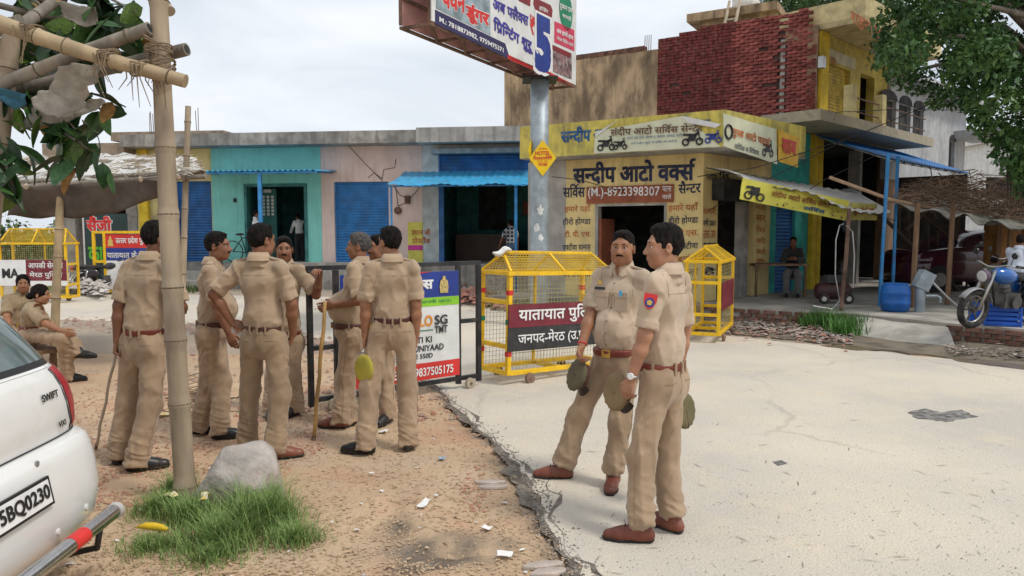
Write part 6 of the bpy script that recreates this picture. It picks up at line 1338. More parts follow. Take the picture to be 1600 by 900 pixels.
for i_, c_ in enumerate([(.33, .155, .085), (.25, .11, .06), (.20, .085, .045), (.40, .20, .12)]):
    m_ = mat('skin_tone_%d' % i_, c_, .5, var=.10, vscale=14, bump=.06, bscale=160, spec=.35); m_.node_tree.nodes['Principled BSDF'].inputs['Subsurface Weight'].default_value = .08
    m_.node_tree.nodes['Principled BSDF'].inputs['Subsurface Radius'].default_value = (.01, .004, .002); SKIN.append(m_)
HAIR = mat('black_hair', (.012, .009, .008), .75, var=.5, vscale=60, bump=.7, bscale=170, stretch=(1, 1, .4), spec=.15); HAIRG = mat('greying_hair', (.075, .068, .062), .6, var=.5, vscale=90, bump=.6, bscale=160)
BELT = mat('red_brown_belt', (.17, .035, .022), .45, var=.15, bump=.05); BELTD = mat('dark_brown_belt', (.075, .025, .018), .45, bump=.05); BRASS = mat('brass_buckle', (.62, .40, .10), .35, metal=.7, bump=.03)
SHOEB = mat('black_leather', (.013, .013, .014), .35, var=.2, bump=.08, dirt=(.10, .08, .06), dscale=9, damt=.4); SHOEBR = mat('brown_leather', (.185, .05, .028), .42, var=.2, bump=.1, dirt=(.2, .13, .09), dscale=9, damt=.4)
SOLE = mat('shoe_sole', (.022, .018, .015), .8, bump=.1, dirt=(.15, .11, .08), dscale=9, damt=.4); EYEW = mat('eye_white', (.62, .58, .54), .25, var=.02, bump=0); IRIS = mat('dark_iris', (.015, .009, .006), .15, bump=0); LIP = mat('lip_skin', (.24, .085, .065), .45, var=.1, bump=.05)

def V3(a): return np.array([a[0], a[1], a[2]], np.float64)
def unit(a): a = np.asarray(a, float); return a / (np.linalg.norm(a) + 1e-9)
def ik(a, b, l1, l2, hint):
    a, b = np.asarray(a, float), np.asarray(b, float); d = b - a; L = np.linalg.norm(d)
    if L > (l1 + l2) * .995: b = a + d / L * (l1 + l2) * .995; d = b - a; L = np.linalg.norm(d)
    u = d / L; x = (l1 * l1 - l2 * l2 + L * L) / (2 * L); y = math.sqrt(max(0, l1 * l1 - x * x)); hh = np.asarray(hint, float); hh = unit(hh - u * hh.dot(u)); return a + u * x + hh * y, b
def axes_of(yaw, pitch=0.0, roll=0.0):
    f = np.array([-math.sin(yaw), math.cos(yaw), 0]); r = np.array([math.cos(yaw), math.sin(yaw), 0]); u = np.array([0, 0, 1.])
    f, u = f * math.cos(pitch) + u * math.sin(pitch), u * math.cos(pitch) - f * math.sin(pitch)
    r, u = r * math.cos(roll) + u * math.sin(roll), u * math.cos(roll) - r * math.sin(roll); return r, f, u

def add_hand(F_, w, d, n, S, curl=(.45, .55), side=1, spread=.0):
    """w wrist, d fingers' direction, n palm normal, side +1: thumb on +s"""
    d = unit(d); n = unit(np.asarray(n) - d * d.dot(n)); sv = unit(np.cross(d, n)) * side
    F_.cone(w - d * .01, w + d * .045 * S, .022 * S, .027 * S, .012, flat=(n, .62))
    for i, off in enumerate((.030, .010, -.010, -.029)):
        kn = w + d * (.088 - .004 * abs(i - 1)) * S + sv * off * S; F_.cone(w + d * .025 * S + sv * off * .55 * S, kn, .0125 * S, .0108 * S, .008)
        ln = (.043, .048, .045, .036)[i] * S; a1 = curl[0] + .06 * i; a2 = a1 + curl[1]; a3 = a2 + curl[1] * .8
        dv = lambda a: d * math.cos(a) + n * math.sin(a) + sv * off * spread
        p1 = kn + dv(a1) * ln; p2 = p1 + dv(a2) * ln * .68; p3 = p2 + dv(a3) * ln * .5
        F_.cone(kn, p1, .0095 * S, .0088 * S, .003); F_.cone(p1, p2, .0088 * S, .008 * S, .002); F_.cone(p2, p3, .008 * S, .0068 * S, .002)
    t0 = w + d * .028 * S + sv * .022 * S; td = unit(sv * .62 + d * .7 + n * .35); t1 = t0 + td * .042 * S; t2 = t1 + unit(d * .85 + n * .45 + sv * .15) * .034 * S; t3 = t2 + unit(d * .8 + n * .6) * .024 * S
    F_.cone(t0, t1, .014 * S, .0115 * S, .01); F_.cone(t1, t2, .0112 * S, .0098 * S, .004); F_.cone(t2, t3, .0098 * S, .0078 * S, .003)

def make_head(c, r, f, u, S, h, neck, female=False, hair='short', stache=True, smile=False, grey=False, full=1.0, hairv=.4):
    L = lambda x, y, z: c + (r * x + f * y + u * z) * S
    m = .17 * S; F_ = Field(np.minimum(c, neck) - m, np.maximum(c, neck) + m, h); A = (r, f, u); e = lambda x, y, z, rr, k=.015, op='add': F_.ell(L(x, y, z), [q * S for q in rr], A, k * S, op)
    e(0, -.015, .032, (.074, .096, .088), .01); e(0, .030, -.030, (.060 * full, .062, .082), .035); e(0, .052, -.086, (.030, .026, .024), .03)
    for sx in (-1, 1):
        e(sx * .036 * full, .058, -.028, (.024, .022, .026), .025); e(sx * .045 * full, .012, -.068, (.022, .04, .03), .03)
        e(sx * .031, .094, .010, (.019, .016, .012), .012, 'sub')
    F_.cone(L(-.040, .072, .034), L(.040, .072, .034), .013 * S, .013 * S, .018 * S)
    F_.cone(L(0, .082, .022), L(0, .104, -.022), .0085 * S, .0125 * S, .012 * S); e(0, .104, -.026, (.013, .013, .010), .008)
    for sx in (-1, 1): e(sx * .014, .094, -.029, (.0085, .011, .008), .007)
    lw = .028 if smile else .021
    for sx in (-1, 1):
        F_.cone(L(0, .089, -.052), L(sx * lw, .076, -.053 + (.008 if smile else 0)), .0065 * S, .004 * S, .008 * S); F_.cone(L(0, .087, -.063), L(sx * lw * .9, .074, -.058 + (.006 if smile else 0)), .0075 * S, .0045 * S, .008 * S)
    F_.cone(L(-.03, .09, -.0575), L(.03, .09, -.0575), .0016 * S, .0016 * S, .003 * S, op='sub')
    for sx in (-1, 1):
        F_.ell(L(sx * .077, -.012, -.002), (.0095 * S, .019 * S, .031 * S), (unit(r + f * .35 * sx * -1), f, unit(u - f * .12)), .008 * S); F_.ell(L(sx * .086, -.006, .002), (.007 * S, .010 * S, .017 * S), A, .004 * S, 'sub')
    F_.cone(L(0, -.022, -.06), neck + f * -.002 * S, .052 * S * (1 if not female else .84), .060 * S * (1 if not female else .84), .025 * S)
    # hair
    g = .0045 if hair == 'short' else .010; H = Field(c - .19 * S, c + .19 * S, h)
    sh2 = hair == 'short'; H.ell(L(0, -.017, (.034 + .005 * hairv) if sh2 else .036), ((.0745 + (.0035 if sh2 else g)) * S, (.097 + (.004 if sh2 else g)) * S, (.089 + g * 1.4 + (.010 * hairv if sh2 else 0)) * S), A, .005)
    if sh2: H.ell(L(0, -.010, .078 + .012 * hairv), (.066 * S, .082 * S, .050 * S), A, .02 * S)
    if hair != 'bun': H.ell(L(0, .022, .104 + .008 * hairv), (.055 * S, .050 * S, (.012 + .010 * hairv) * S), A, .02 * S)
    H.ell(L(0, .118, -.055), (.088 * S, .098 * S, .118 * S), A, .008 * S, 'sub'); H.ell(L(0, .126, .054), (.066 * S, .066 * S, .043 * S), A, .022 * S, 'sub')
    if hair == 'short':
        H.plane(L(0, -.09, -.052), -unit(u * .9 + f * .15) if False else -unit(u + f * -.25))
        for sx in (-1, 1): H.ell(L(sx * .09, .004, -.022), (.022 * S, .026 * S, .036 * S), A, .006 * S, 'sub')
    else:
        H.plane(L(0, -.06, -.062), -unit(u + f * -.5)); H.ell(L(0, -.125, -.03), (.045 * S, .042 * S, .042 * S), A, .015 * S)
    H.wrinkle(lambda p: .0035 * vnoise(p * 75, 5) + .003 * vnoise(p * np.array([38, 38, 20]), 6))
    # brows, lashes, moustache
    hx = max(h * .5, .0025); brows = []
    for sx in (-1, 1):
        X = Field(L(sx * .031, .08, .03) - .04, L(sx * .031, .08, .03) + .04, hx); X.cone(L(sx * .012, .0870, .030), L(sx * .030, .0845, .035), .0040 * S, .0046 * S, .002); X.cone(L(sx * .030, .0845, .035), L(sx * .050, .0710, .029), .0046 * S, .0028 * S, .002); brows.append(X)
    X = None
    if stache:
        X = Field(L(0, .09, -.05) - .06, L(0, .09, -.05) + .06, hx)
        for sx in (-1, 1): X.cone(L(sx * .001, .0970, -.0420), L(sx * .017, .0915, -.0440), .0058 * S, .0054 * S, .003); X.cone(L(sx * .017, .0915, -.0440), L(sx * .029, .0800, -.0495), .0052 * S, .0028 * S, .003)
    eyes = []; D8 = dome(12)
    for sx in (-1, 1):
        ec = L(sx * .031, .0694, .009); mb_ = MB(); n0 = 0
        for i in range(12):
            for j in range(24):
                ps = [D8[i][j], D8[i][j + 1], D8[i + 1][j + 1], D8[i + 1][j]]; cy = sum(p.y for p in ps) / 4; mi = 1 if (i < 2 or cy > .46) else 0
                mb_.add([Vector(ec + (r * p.x + u * p.y + f * p.z) * .0132 * S) for p in ps], [(0, 1, 2, 3)], mi)
        eyes.append(mb_)
    return F_, H, brows, X, eyes

def person(label, D, yaw, pel, head, feet, wr, hyaw=None, hpitch=0.0, hroll=0.0, syaw=None, S=None, belly=0.0, skin=0, female=False, hair='short', stache=True, smile=False, grey=False,
           shoes='black', belt='red', q=1.0, shirt=None, trousers=None, sleeve=.88, elbow={}, grip={}, palm={}, knees=None, hips=None, cat='person', shoulders=None, hw=1.0, epaul=True, full=1.0, lean=0.0, handdir={}, beltz=None, group=None, hairv=.4, seams=True):
    yaw = R(yaw); hyaw = yaw if hyaw is None else R(hyaw); syaw = yaw if syaw is None else R(syaw); hp, hrl = R(hpitch), R(hroll)
    r, f, u = axes_of(yaw); sr, sf, su_ = axes_of(syaw); hr, hf, hu = axes_of(hyaw, hp, hrl); shirt = shirt or KHAKI; trousers = trousers or TROU; sk = SKIN[skin]
    def W(p, dD=0.0): return V3(at(p[0], p[1], D + (p[2] if len(p) > 2 else 0.0) + dD)) if len(p) < 4 else V3(p[:3])
    P = W(pel); Hc = W(head); top = Hc[2] + .118; S = S or max(.9, min(1.08, (top) / 1.75))
    ft = [V3(p_) if len(p_) == 4 and False else (V3(gnd(p_[0], p_[1])), R(p_[2])) if len(p_) == 3 else (V3(p_[:3]), R(p_[3])) for p_ in feet]
    B = np.array([P[0], P[1], 0.0]) if hips is None else np.array([P[0], P[1], min(t_[0][2] for t_ in ft)])
    if hips is None: B[2] = min(t_[0][2] for t_ in ft)
    root = thing('person', label, cat, Vector(B), group=group)
    neck = Hc - hu * .135 * S - hf * .030 * S; neck = neck * .75 + np.array([P[0], P[1], neck[2]]) * .25
    ud = unit(neck - P)                                        # torso axis
    chest = P + (neck - P) * .66; sh = [neck - ud * .062 * S + sr * sx * .156 * S * hw + sf * -.005 for sx in (-1, 1)]
    hip = [P - u * .115 * S + r * sx * .088 * S for sx in (-1, 1)]
    ua, fa_ = .285 * S, .255 * S
    # ---- arms
    fields = []; hands = []
    h_arm = .0058 * q; arms = []
    for i, sd in enumerate('LR'):
        sx = -1 if sd == 'L' else 1
        w_ = wr.get(sd); w3 = (sh[i] + np.array([0, 0, -.50 * S]) + sr * sx * .07 + sf * .06) if w_ is None else (V3(w_[:3]) if len(w_) == 4 else W(w_))
        hint = elbow.get(sd); hint = (-sf * .8 + sr * sx * .6 - u * .2) if hint is None else (sr * hint[0] + sf * hint[1] + u * hint[2])
        el, w3 = ik(sh[i], w3, ua, fa_, hint); arms.append((sh[i], el, w3))
        hd = handdir.get(sd); hd = unit(w3 - el) if hd is None else unit(sr * hd[0] + sf * hd[1] + u * hd[2])
        pn = palm.get(sd); pn = (-sr * sx) if pn is None else (sr * pn[0] + sf * pn[1] + u * pn[2])
        ends = np.stack([sh[i], el, w3, w3 + hd * .2 * S]); Fa = Field(ends.min(0) - .11, ends.max(0) + .11, h_arm)
        Fa.cone(sh[i] + (el - sh[i]) * .25, el, .043 * S, .040 * S, .02); Fa.cone(el, el + (w3 - el) * .35, .040 * S, .041 * S, .02); Fa.cone(el + (w3 - el) * .35, w3, .041 * S, .0265 * S, .02)
        pn_ = unit(np.asarray(pn) - hd * hd.dot(pn)); side = 1 if np.cross(hd, pn_).dot(sf + u * .3) > 0 else -1
        add_hand(Fa, w3, hd, pn, S * .98, grip.get(sd, (.35, .45)), side); fields.append(Fa); hands.append((w3, hd))
    # ---- legs
    legs = []
    for i in (0, 1):
        a, fy = ft[i]; fd = np.array([-math.sin(fy), math.cos(fy), 0]); an = a + np.array([0, 0, .085 * S]) - fd * .035
        if knees is not None: kn = V3(knees[i])
        else:
            lt = np.linalg.norm(an - hip[i]); kn, _ = ik(hip[i], an, lt * .508, lt * .497, fd + f * .3)
        legs.append((hip[i], kn, an, fd, a))
    # ---- body inside the clothes
    allp = np.stack([P, neck, chest] + sh + hip + [l[1] for l in legs] + [l[2] for l in legs]); Fb = Field(allp.min(0) - .14, allp.max(0) + .14, .02 * q)
    Fb.cone(P, chest, .09 * S, .085 * S, .05, flat=(f, .7)); Fb.cone(chest, neck - ud * .03, .075 * S, .04 * S, .04)
    for i in (0, 1): Fb.cone(neck - ud * .05, sh[i] - ud * .01, .028, .032 * S, .02); Fb.cone(hip[i], legs[i][1], .062 * S, .047 * S, .04); Fb.cone(legs[i][1], legs[i][2], .045 * S, .035 * S, .03); Fb.cone(P, hip[i], .08, .07, .04)
    Fh, Hh, brows, Xh, eyes = make_head(Hc, hr, hf, hu, S, .0056 * q, neck - ud * .06, female, hair, stache, smile, grey, full, hairv)
    body = field_obj('body', [Fh] + fields + [Fb], sk, root, B)
    field_obj('hair', [Hh], HAIRG if grey else HAIR, root, B); [field_obj('eyebrow', [x_], HAIR, root, B) for x_ in brows]
    if Xh: field_obj('moustache', [Xh], HAIR, root, B)
    for e_ in eyes: e_.build('eye', [EYEW, IRIS], root, world=True)
    # ---- shirt
    seed = int(abs(pel[0]) * 7) % 997; bz = P
    allp = np.stack([P, neck, chest] + sh + [a_[1] for a_ in arms]); Fs = Field(allp.min(0) - .22, allp.max(0) + .22, .0095 * q)
    fl = (f * .5 + sf * .5, .70); fl = (unit(fl[0]), .70)
    def torso(F_, g=0.0):
        F_.cone(P - u * .02, P + ud * .10 * S, .136 * S * hw + g, .136 * S * hw + g, .04, flat=(unit(f), .76)); F_.cone(P + ud * .10 * S, chest, .137 * S * hw + g, .142 * S * hw + g, .04, flat=fl)
        F_.cone(chest - sr * .050 * S * hw + ud * .02, chest + sr * .050 * S * hw + ud * .02, .102 * S + g, .102 * S + g, .05); 
        if belly: F_.ell(P + ud * .15 * S + f * (.055 + belly * .5) * S, ((.125 + belly * .4) * S + g, (.085 + belly * .6) * S + g, .15 * S + g), (r, f, ud), .07)
    torso(Fs)
    for i in (0, 1):
        s0, e0, w0 = arms[i]; Fs.cone(neck - ud * .03, s0 + ud * .004, .050 * S, .052 * S, .04); Fs.cone(s0, s0 + (e0 - s0) * .5, .057 * S, .060 * S, .03)
        cut = s0 + (e0 - s0) * sleeve; dr_ = unit(e0 - s0)
        if sleeve < 1.0: Fs.cone(s0 + (e0 - s0) * .3, cut, .061 * S, .061 * S, .02, clip=True); Fs.cone(cut - dr_ * .055 * S, cut, .0665 * S, .066 * S, .003, clip=True)
        else: Fs.cone(s0, e0, .060 * S, .054 * S, .03); Fs.cone(e0, w0 - unit(w0 - e0) * .02, .056 * S, .042 * S, .03, clip=False)
    Fs.cone(neck - ud * .055 - sf * .004, neck + ud * .022 * S - sf * .008, .088 * S, .068 * S, .012, clip=True)
    Fs.cone(neck + ud * .02, neck + ud * .10, .055 * S, .052 * S, .004, op='sub')
    Fs.ell(neck + sf * .082 * S - ud * .002, (.017 * S, .045 * S, .055 * S), (sr, sf, ud), .006, 'sub')
    zb = P[2]
    cl = MB(); rows_ = [[], [], [], []]
    for k in range(25):
        a = R(-157 + 314 * k / 24); fr_ = max(0.0, -math.cos(a)) ** 2; dr2 = -sf * math.cos(a) + sr * math.sin(a); frt = max(0.0, (abs(math.degrees(a)) - 95) / 62)
        for rw, (rad, hz) in zip(rows_, ((.067, .050 - .022 * frt), (.071, .056 - .022 * frt), (.084, .020 - .022 * frt), (.094 + .006 * frt, -.006 - .050 * frt))): rw.append(Vector(neck + dr2 * rad * S * (1.0 - .06 * frt) + ud * hz * S - sf * .006))
    cl.grid(rows_); cl.grid([[p - Vector(ud) * .004 for p in rw] for rw in rows_], flip=True); cl.build('collar', shirt, root, world=True, smooth=True)
    def swr(p):
        w1 = vnoise(np.stack([p[:, 0] * 9 + p[:, 2] * 3, p[:, 1] * 9, p[:, 2] * 5.0 - p[:, 0] * 3], 1), seed); w2 = vnoise(np.stack([p[:, 0] * 16 - p[:, 2] * 9, p[:, 1] * 16, p[:, 2] * 11], 1), seed + 1)
        hb = np.clip(1 - np.abs(p[:, 2] - zb - .07) / .16, 0, 1); w3_ = vnoise(np.stack([p[:, 0] * 22, p[:, 1] * 22, p[:, 2] * 26], 1), seed + 2)
        fold = lambda n_: (1 - np.abs(n_)) ** 3
        return -.013 * fold(w1) - .008 * fold(w2) - .006 * hb * fold(w3_) + .008
    Fs.wrinkle(swr, .04); Fs.plane(P + u * .008, -ud); so = field_obj('shirt', [Fs], shirt, root, B)
    def march(F_, o, d_, far=.36):
        o, d_ = np.asarray(o, float), unit(d_); ts = np.arange(far, 0, -.003); pp = o[None] + d_[None] * ts[:, None]; ii = (pp - F_.lo) / F_.h; i0 = np.clip(np.floor(ii).astype(int), 0, F_.n - 2); fr2 = np.clip(ii - i0, 0, 1); v = 0
        for a in (0, 1):
            for b in (0, 1):
                for c in (0, 1): v = v + F_.d[i0[:, 0] + a, i0[:, 1] + b, i0[:, 2] + c] * (fr2[:, 0] if a else 1 - fr2[:, 0]) * (fr2[:, 1] if b else 1 - fr2[:, 1]) * (fr2[:, 2] if c else 1 - fr2[:, 2])
        k = np.argmax(v < 0); return Vector(pp[k]) + Vector(d_) * .0015 if v[k] < 0 else None
    def seam(F_, pairs, par, rad=.0019, far=.3):
        ps = [march(F_, o, d_, far) for o, d_ in pairs]; ps = [p for p in ps if p is not None]
        if len(ps) > 2: q_ = MB(); q_.path(ps, rad, 5); o_ = q_.build('seam', SEAM, par); o_.data.transform(Matrix.Translation(-Vector(B)))
    if seams and q < 1.5:
        seam(Fs, [(neck - ud * .115 * S, -sf * math.cos(R(a)) + sr * math.sin(R(a))) for a in range(-58, 59, 8)], so); fc = [(neck - ud * .06 + (P - neck + ud * .06) * (k / 12), sf + sr * .06) for k in range(13)]; seam(Fs, fc, so)
        for k in range(6):
            c_ = march(Fs, neck + (P - neck) * (.17 + .145 * k), sf)
            if c_ is not None: q_ = MB(); q_.lathe(c_, Vector(sf), [(-.003, .006), (.002, .006), (.003, .004)], 8); o_ = q_.build('button', SEAM, so); o_.data.transform(Matrix.Translation(-Vector(B)))
        for i in (0, 1):
            sx = (-1, 1)[i]; s0, e0, w0 = arms[i]; dn = unit(s0 - e0); seam(Fs, [(sh[i] - sr * sx * .045 - ud * .035 + (-sf * math.cos(R(a)) + ud * math.sin(R(a))) * .02, -sf * math.cos(R(a)) + ud * math.sin(R(a)) * 1.0 + sr * sx * .25) for a in range(-50, 231, 20)], so, far=.2)
    # ---- trousers
    allp = np.stack([P] + hip + [l[1] for l in legs] + [l[2] for l in legs]); Ft = Field(allp.min(0) - .2, allp.max(0) + .2, .0095 * q)
    Ft.cone(P - u * .005, P - u * .10 * S, .134 * S * hw + .004, .146 * S * hw, .03, flat=(f, .78))
    if belly: Ft.ell(P + f * (.035 + belly * .3) * S - u * .04, (.125 * S + belly * .2, .10 * S, .10 * S), (r, f, u), .05)
    for i in (0, 1):
        a_, k_, an, fd, g_ = legs[i]; sx = (-1, 1)[i]
        Ft.ell(a_ - f * .042 * S + u * .01 + r * sx * -.005, (.078 * S, .066 * S, .10 * S), (r, f, u), .05)
        Ft.cone(a_ + u * .03, k_, .090 * S, .074 * S, .03); Ft.cone(k_, an + unit(k_ - an) * .06, .074 * S, .069 * S, .04); Ft.cone(an + unit(k_ - an) * .13, an - u * (.040 if shoes != 'boots' else -.022), .067 * S, .073 * S, .02, clip=True)
    ank = [l[2] for l in legs]
    def twr(p):
        dz = np.minimum(np.linalg.norm(p - ank[0], axis=1), np.linalg.norm(p - ank[1], axis=1)); lo = np.clip(1 - dz / .30, 0, 1)
        w1 = vnoise(np.stack([p[:, 0] * 12, p[:, 1] * 12, p[:, 2] * 3.5 + p[:, 0] * 6], 1), seed + 5); w2 = vnoise(np.stack([p[:, 0] * 9 + p[:, 2] * 6, p[:, 1] * 9, p[:, 2] * 30 + p[:, 0] * 10], 1), seed + 6)
        w4 = vnoise(np.stack([p[:, 0] * 20 - p[:, 2] * 12, p[:, 1] * 20 + p[:, 2] * 8, p[:, 2] * 9], 1), seed + 7); fold = lambda n_: (1 - np.abs(n_)) ** 3
        return -.012 * fold(w1) - lo * .018 * fold(w2) - .007 * fold(w4) + .007
    Ft.wrinkle(twr, .05); Ft.plane(P + u * .012, u); tro = field_obj('trousers', [Ft], trousers, root, B)
    if seams and q < 1.5:
        for i in (0, 1):
            a_, k_, an, fd, g_ = legs[i]; sx = (-1, 1)[i]; seam(Ft, [(P - u * .03 + (a_ - P) * .5, r * sx)] + [(a_ + (k_ - a_) * t_, r * sx) for t_ in (0, .25, .5, .75)] + [(k_ + (an - k_) * t_, r * sx) for t_ in (0, .3, .6, .9)], tro, .002, .2)
            seam(Ft, [(a_ + u * .035, -f + r * (sx * .15 + w_)) for w_ in (-.45, -.25, 0, .25, .45)], tro, .003, .25); seam(Ft, [(P - u * (.04 + .03 * k) + r * sx * .03, r * sx + f * (.62 + .06 * k)) for k in range(5)], tro, .003, .25)
        seam(Ft, [(P - u * .03 - u * .025 * k, -f) for k in range(6)], tro, .002, .25)
    # ---- belt
    if belt:
        Fq = Field(P - .26, P + .26, .009 * q); torso(Fq, .013)
        if belly: Fq.ell(P + f * (.04 + belly * .35) * S, (.125 * S + belly * .25, .105 * S, .10 * S), (r, f, u), .06)
        Fq.plane(P + u * .024, u); Fq.plane(P - u * .022, -u); bo = field_obj('belt', [Fq], BELT if belt == 'red' else BELTD, root, B)
        bk = MB(); c_ = P + f * ((.75 * .152 + .004) * S + (belly * .55)); rot = Matrix(((r[0], f[0], 0), (r[1], f[1], 0), (0, 0, 1))); bk.box(Vector(c_), (.062, .05, .052), rot=rot)
        o_ = bk.build('buckle', BRASS, bo); o_.data.transform(Matrix.Translation(-Vector(B)))
        for an_ in (-150, -95, -38, 38, 95, 150, 180):
            ca, sa = math.cos(R(an_)), math.sin(R(an_)); rad = 1 / math.sqrt((sa / (.136 * S * hw + .0155)) ** 2 + (ca / (.76 * .136 * S + .0135 + (belly * .5 if abs(an_) < 60 else 0))) ** 2); lp = MB(); c_ = P + (r * sa + f * ca) * rad; tq = unit(r * ca * .136 - f * sa * .104); nq = unit(np.cross(tq, [0, 0, 1])); lp.hexa([Vector(c_ + tq * a_ * .007 + nq * b_ * .007 + np.array([0, 0, 1.]) * d_ * .034) for d_ in (-1, 1) for a_, b_ in ((-1, -1), (1, -1), (1, 1), (-1, 1))]); o_ = lp.build('belt_loop', trousers, bo); o_.data.transform(Matrix.Translation(-Vector(B)))
    # ---- shoes
    for i in (0, 1):
        a_, k_, an, fd, g_ = legs[i]; base = g_; sd_ = np.array([fd[1], -fd[0], 0]); boots = shoes == 'boots'
        Fo = Field(base - .24, base + .26, .0075 * q); z = np.array([0, 0, 1.])
        heel, ball, toe = base - fd * .075 * S, base + fd * .085 * S, base + fd * .145 * S
        def shoe(F_, g):
            F_.cone(heel + z * .046, ball + z * .036, .036 * S + g, .044 * S + g, .02); F_.cone(ball + z * .036, toe + z * .030, .043 * S + g, .034 * S + g, .02)
        shoe(Fo, 0); Fo.cone(base - fd * .03 + z * .07, base + fd * .045 + z * .058, .042 * S, .034 * S, .03)
        Fo.cone(heel + fd * .038 + z * .06, heel + fd * .036 + z * (.185 if boots else .10), .046 * S, .047 * S, .02)
        Fo.plane(base + z * .02, -z); so_ = field_obj('shoe', [Fo], SHOEBR if shoes in ('boots', 'brown') else SHOEB, root, B)
        Fl = Field(base - .24, base + .26, .0075 * q); shoe(Fl, .006); Fl.plane(base + z * .024, z); Fl.plane(base + z * .001, -z); field_obj('sole', [Fl], SOLE, so_, B)
        if boots:
            lc = MB()
            for k in range(5):
                c_ = base + fd * (.075 - k * .021) * S + z * (.082 + k * .013); lc.bar(Vector(c_ - sd_ * .016), Vector(c_ + sd_ * .016), .007, .007)
            lo_ = lc.build('laces', mat('laces', (.06, .03, .02), .8, bump=0), so_); lo_.data.transform(Matrix.Translation(-Vector(B)))
    # ---- epaulettes and pockets
    if epaul:
        for i in (0, 1):
            a_ = neck - ud * .004 + (sh[i] - neck) * .40 + ud * .046 * S; b_ = sh[i] + (sh[i] - neck) * .08 + ud * .060 * S; mbq = MB(); mbq.bar(Vector(a_), Vector(b_), .048, .014, up=Vector(ud)); mbq.build('epaulette', shirt, root, world=True, bevel=.003)
    return dict(root=root, B=B, P=P, chest=chest, neck=neck, sh=sh, arms=arms, hands=hands, f=f, r=r, sf=sf, sr=sr, S=S, Hc=Hc, ud=ud, legs=legs)

def pocket(p, sx, up_=.0):
    """breast pocket with a flap"""
    c = p['chest'] + p['sr'] * sx * .075 * p['S'] + p['ud'] * (-.01 + up_); o = c + p["sf"] * .120 * p["S"]; rot = Matrix([(p['sr'][i], p['sf'][i], p['ud'][i]) for i in range(3)])
    mb = MB(); mb.box(Vector(o - p['ud'] * .03), (.095, .010, .105), rot=rot); mb.build('pocket', KHAKI2, p['root'], world=True, bevel=.004)
    mb = MB(); mb.box(Vector(o + p['ud'] * .032 + p['sf'] * .006), (.10, .012, .04), rot=rot); mb.build('pocket_flap', KHAKI2, p['root'], world=True, bevel=.004)
def cap_obj(label, c, n, tilt_dir, col=(.22, .18, .10)):
    """soft peaked police cap: crown seen along n"""
    m = mat('cap_cloth_%d' % int(col[0] * 1000), col, .85, var=.1, bump=.2, bscale=200); t = thing('police_cap', label, 'cap', c, group='caps held by the officers'); n = Vector(n).normalized(); x = Vector(tilt_dir); x = (x - n * x.dot(n)).normalized(); y = n.cross(x)
    sc_ = .80; prof = [(-.055, .082), (-.045, .092), (-.018, .094), (-.010, .104), (.018, .128), (.034, .122), (.042, .09), (.040, .03), (.040, .001)]
    mb = MB(); N_ = 28; rows = [[(n * h_ + (x * math.cos(2 * math.pi * j / N_) * 1.12 + y * math.sin(2 * math.pi * j / N_) * .98) * rr) * (1 + .03 * math.sin(3 * j + 50 * h_)) for j in range(N_ + 1)] for h_, rr in prof]
    mb.grid(rows); mb.build('crown', m, t, smooth=True)
    mb = MB(); mb.grid([[n * h_ + (x * math.cos(2 * math.pi * j / N_) * 1.12 + y * math.sin(2 * math.pi * j / N_) * .98) * .0955 for j in range(N_ + 1)] for h_ in (-.050, -.020)]); mb.build('band', BELTD, t, smooth=True)
    mb = MB(); rows = []
    for k in range(4):
        g = .094 + k * .018; rows.append([n * (-.05 - k * .014) + (x * math.cos(a) * g * 1.15 + y * math.sin(a) * (.094 + k * .004)) for a in [R(-62 + 124 * j / 10) for j in range(11)]])
    mb.grid(rows); mb.grid([[p - n * .004 for p in rw] for rw in rows], flip=True); mb.build('peak', mat('cap_peak', (.03, .02, .015), .4), t, smooth=True); t.scale = (sc_, sc_, sc_); return t
def stick_obj(label, a, b, r_, m):
    t = thing('lathi_stick', label, 'stick', Vector(a)); pts_ = []; rs__ = []; n = 9
    for i in range(n + 1): pts_.append(Vector(a).lerp(Vector(b), i / n) + Vector((.004 * math.sin(i * 2), .004 * math.cos(i * 1.7), 0))); rs__.append(r_ * (1.12 if i in (3, 6) else 1))
    mb = MB(); mb.path(pts_, rs__, 8); mb.build('shaft', m, t, world=True, smooth=True)
    mb = MB(); d_ = (Vector(b) - Vector(a)).normalized(); mb.tube(Vector(a) - d_ * .004, Vector(a) + d_ * .03, r_ * 1.2, n=8); mb.build('ferrule', M['rust'], t, world=True); return t
CANE = mat('cane_varnish', (.42, .24, .07), .45, var=.2, bump=.05); CANEW = mat('pale_cane', (.50, .44, .36), .6, var=.1, bump=.05)
# ------------------------------------------------------------------ the officers
G_ = 'police officers standing by the road'
pA = person('officer seen from behind at far left, holding a pale cane by his left side', 5.36, -14, (223, 518), (247, 374), [(188, 722, 10), (222, 735, -62)], {'L': (181, 545, -.05), 'R': (288, 482, .18)}, hyaw=-45, skin=2, grip={'L': (1.0, 1.1)}, palm={'L': (1, .2, 0)}, elbow={'L': (-.5, -.6, 0), 'R': (.5, -.6, -.4)}, hw=1.02, group=G_)
stick_obj('pale thin cane hanging from the hand of the leftmost standing officer', gnd(150, 702) + Vector((0, 0, .01)), Vector(pA['hands'][0][0]) + Vector((.01, 0, .02)), .011, CANEW)
pB = person('stout officer in right profile with moustache, standing just right of the bamboo post', 6.2, -78, (330, 506), (341, 386), [(351, 686, -70), (318, 678, -60)], {'L': (362, 500, .18), 'R': (357, 520, -.18)}, hyaw=-88, skin=1, belly=.06, belt='dark', hw=1.0, elbow={'R': (.4, -1, -.2)}, group=G_)
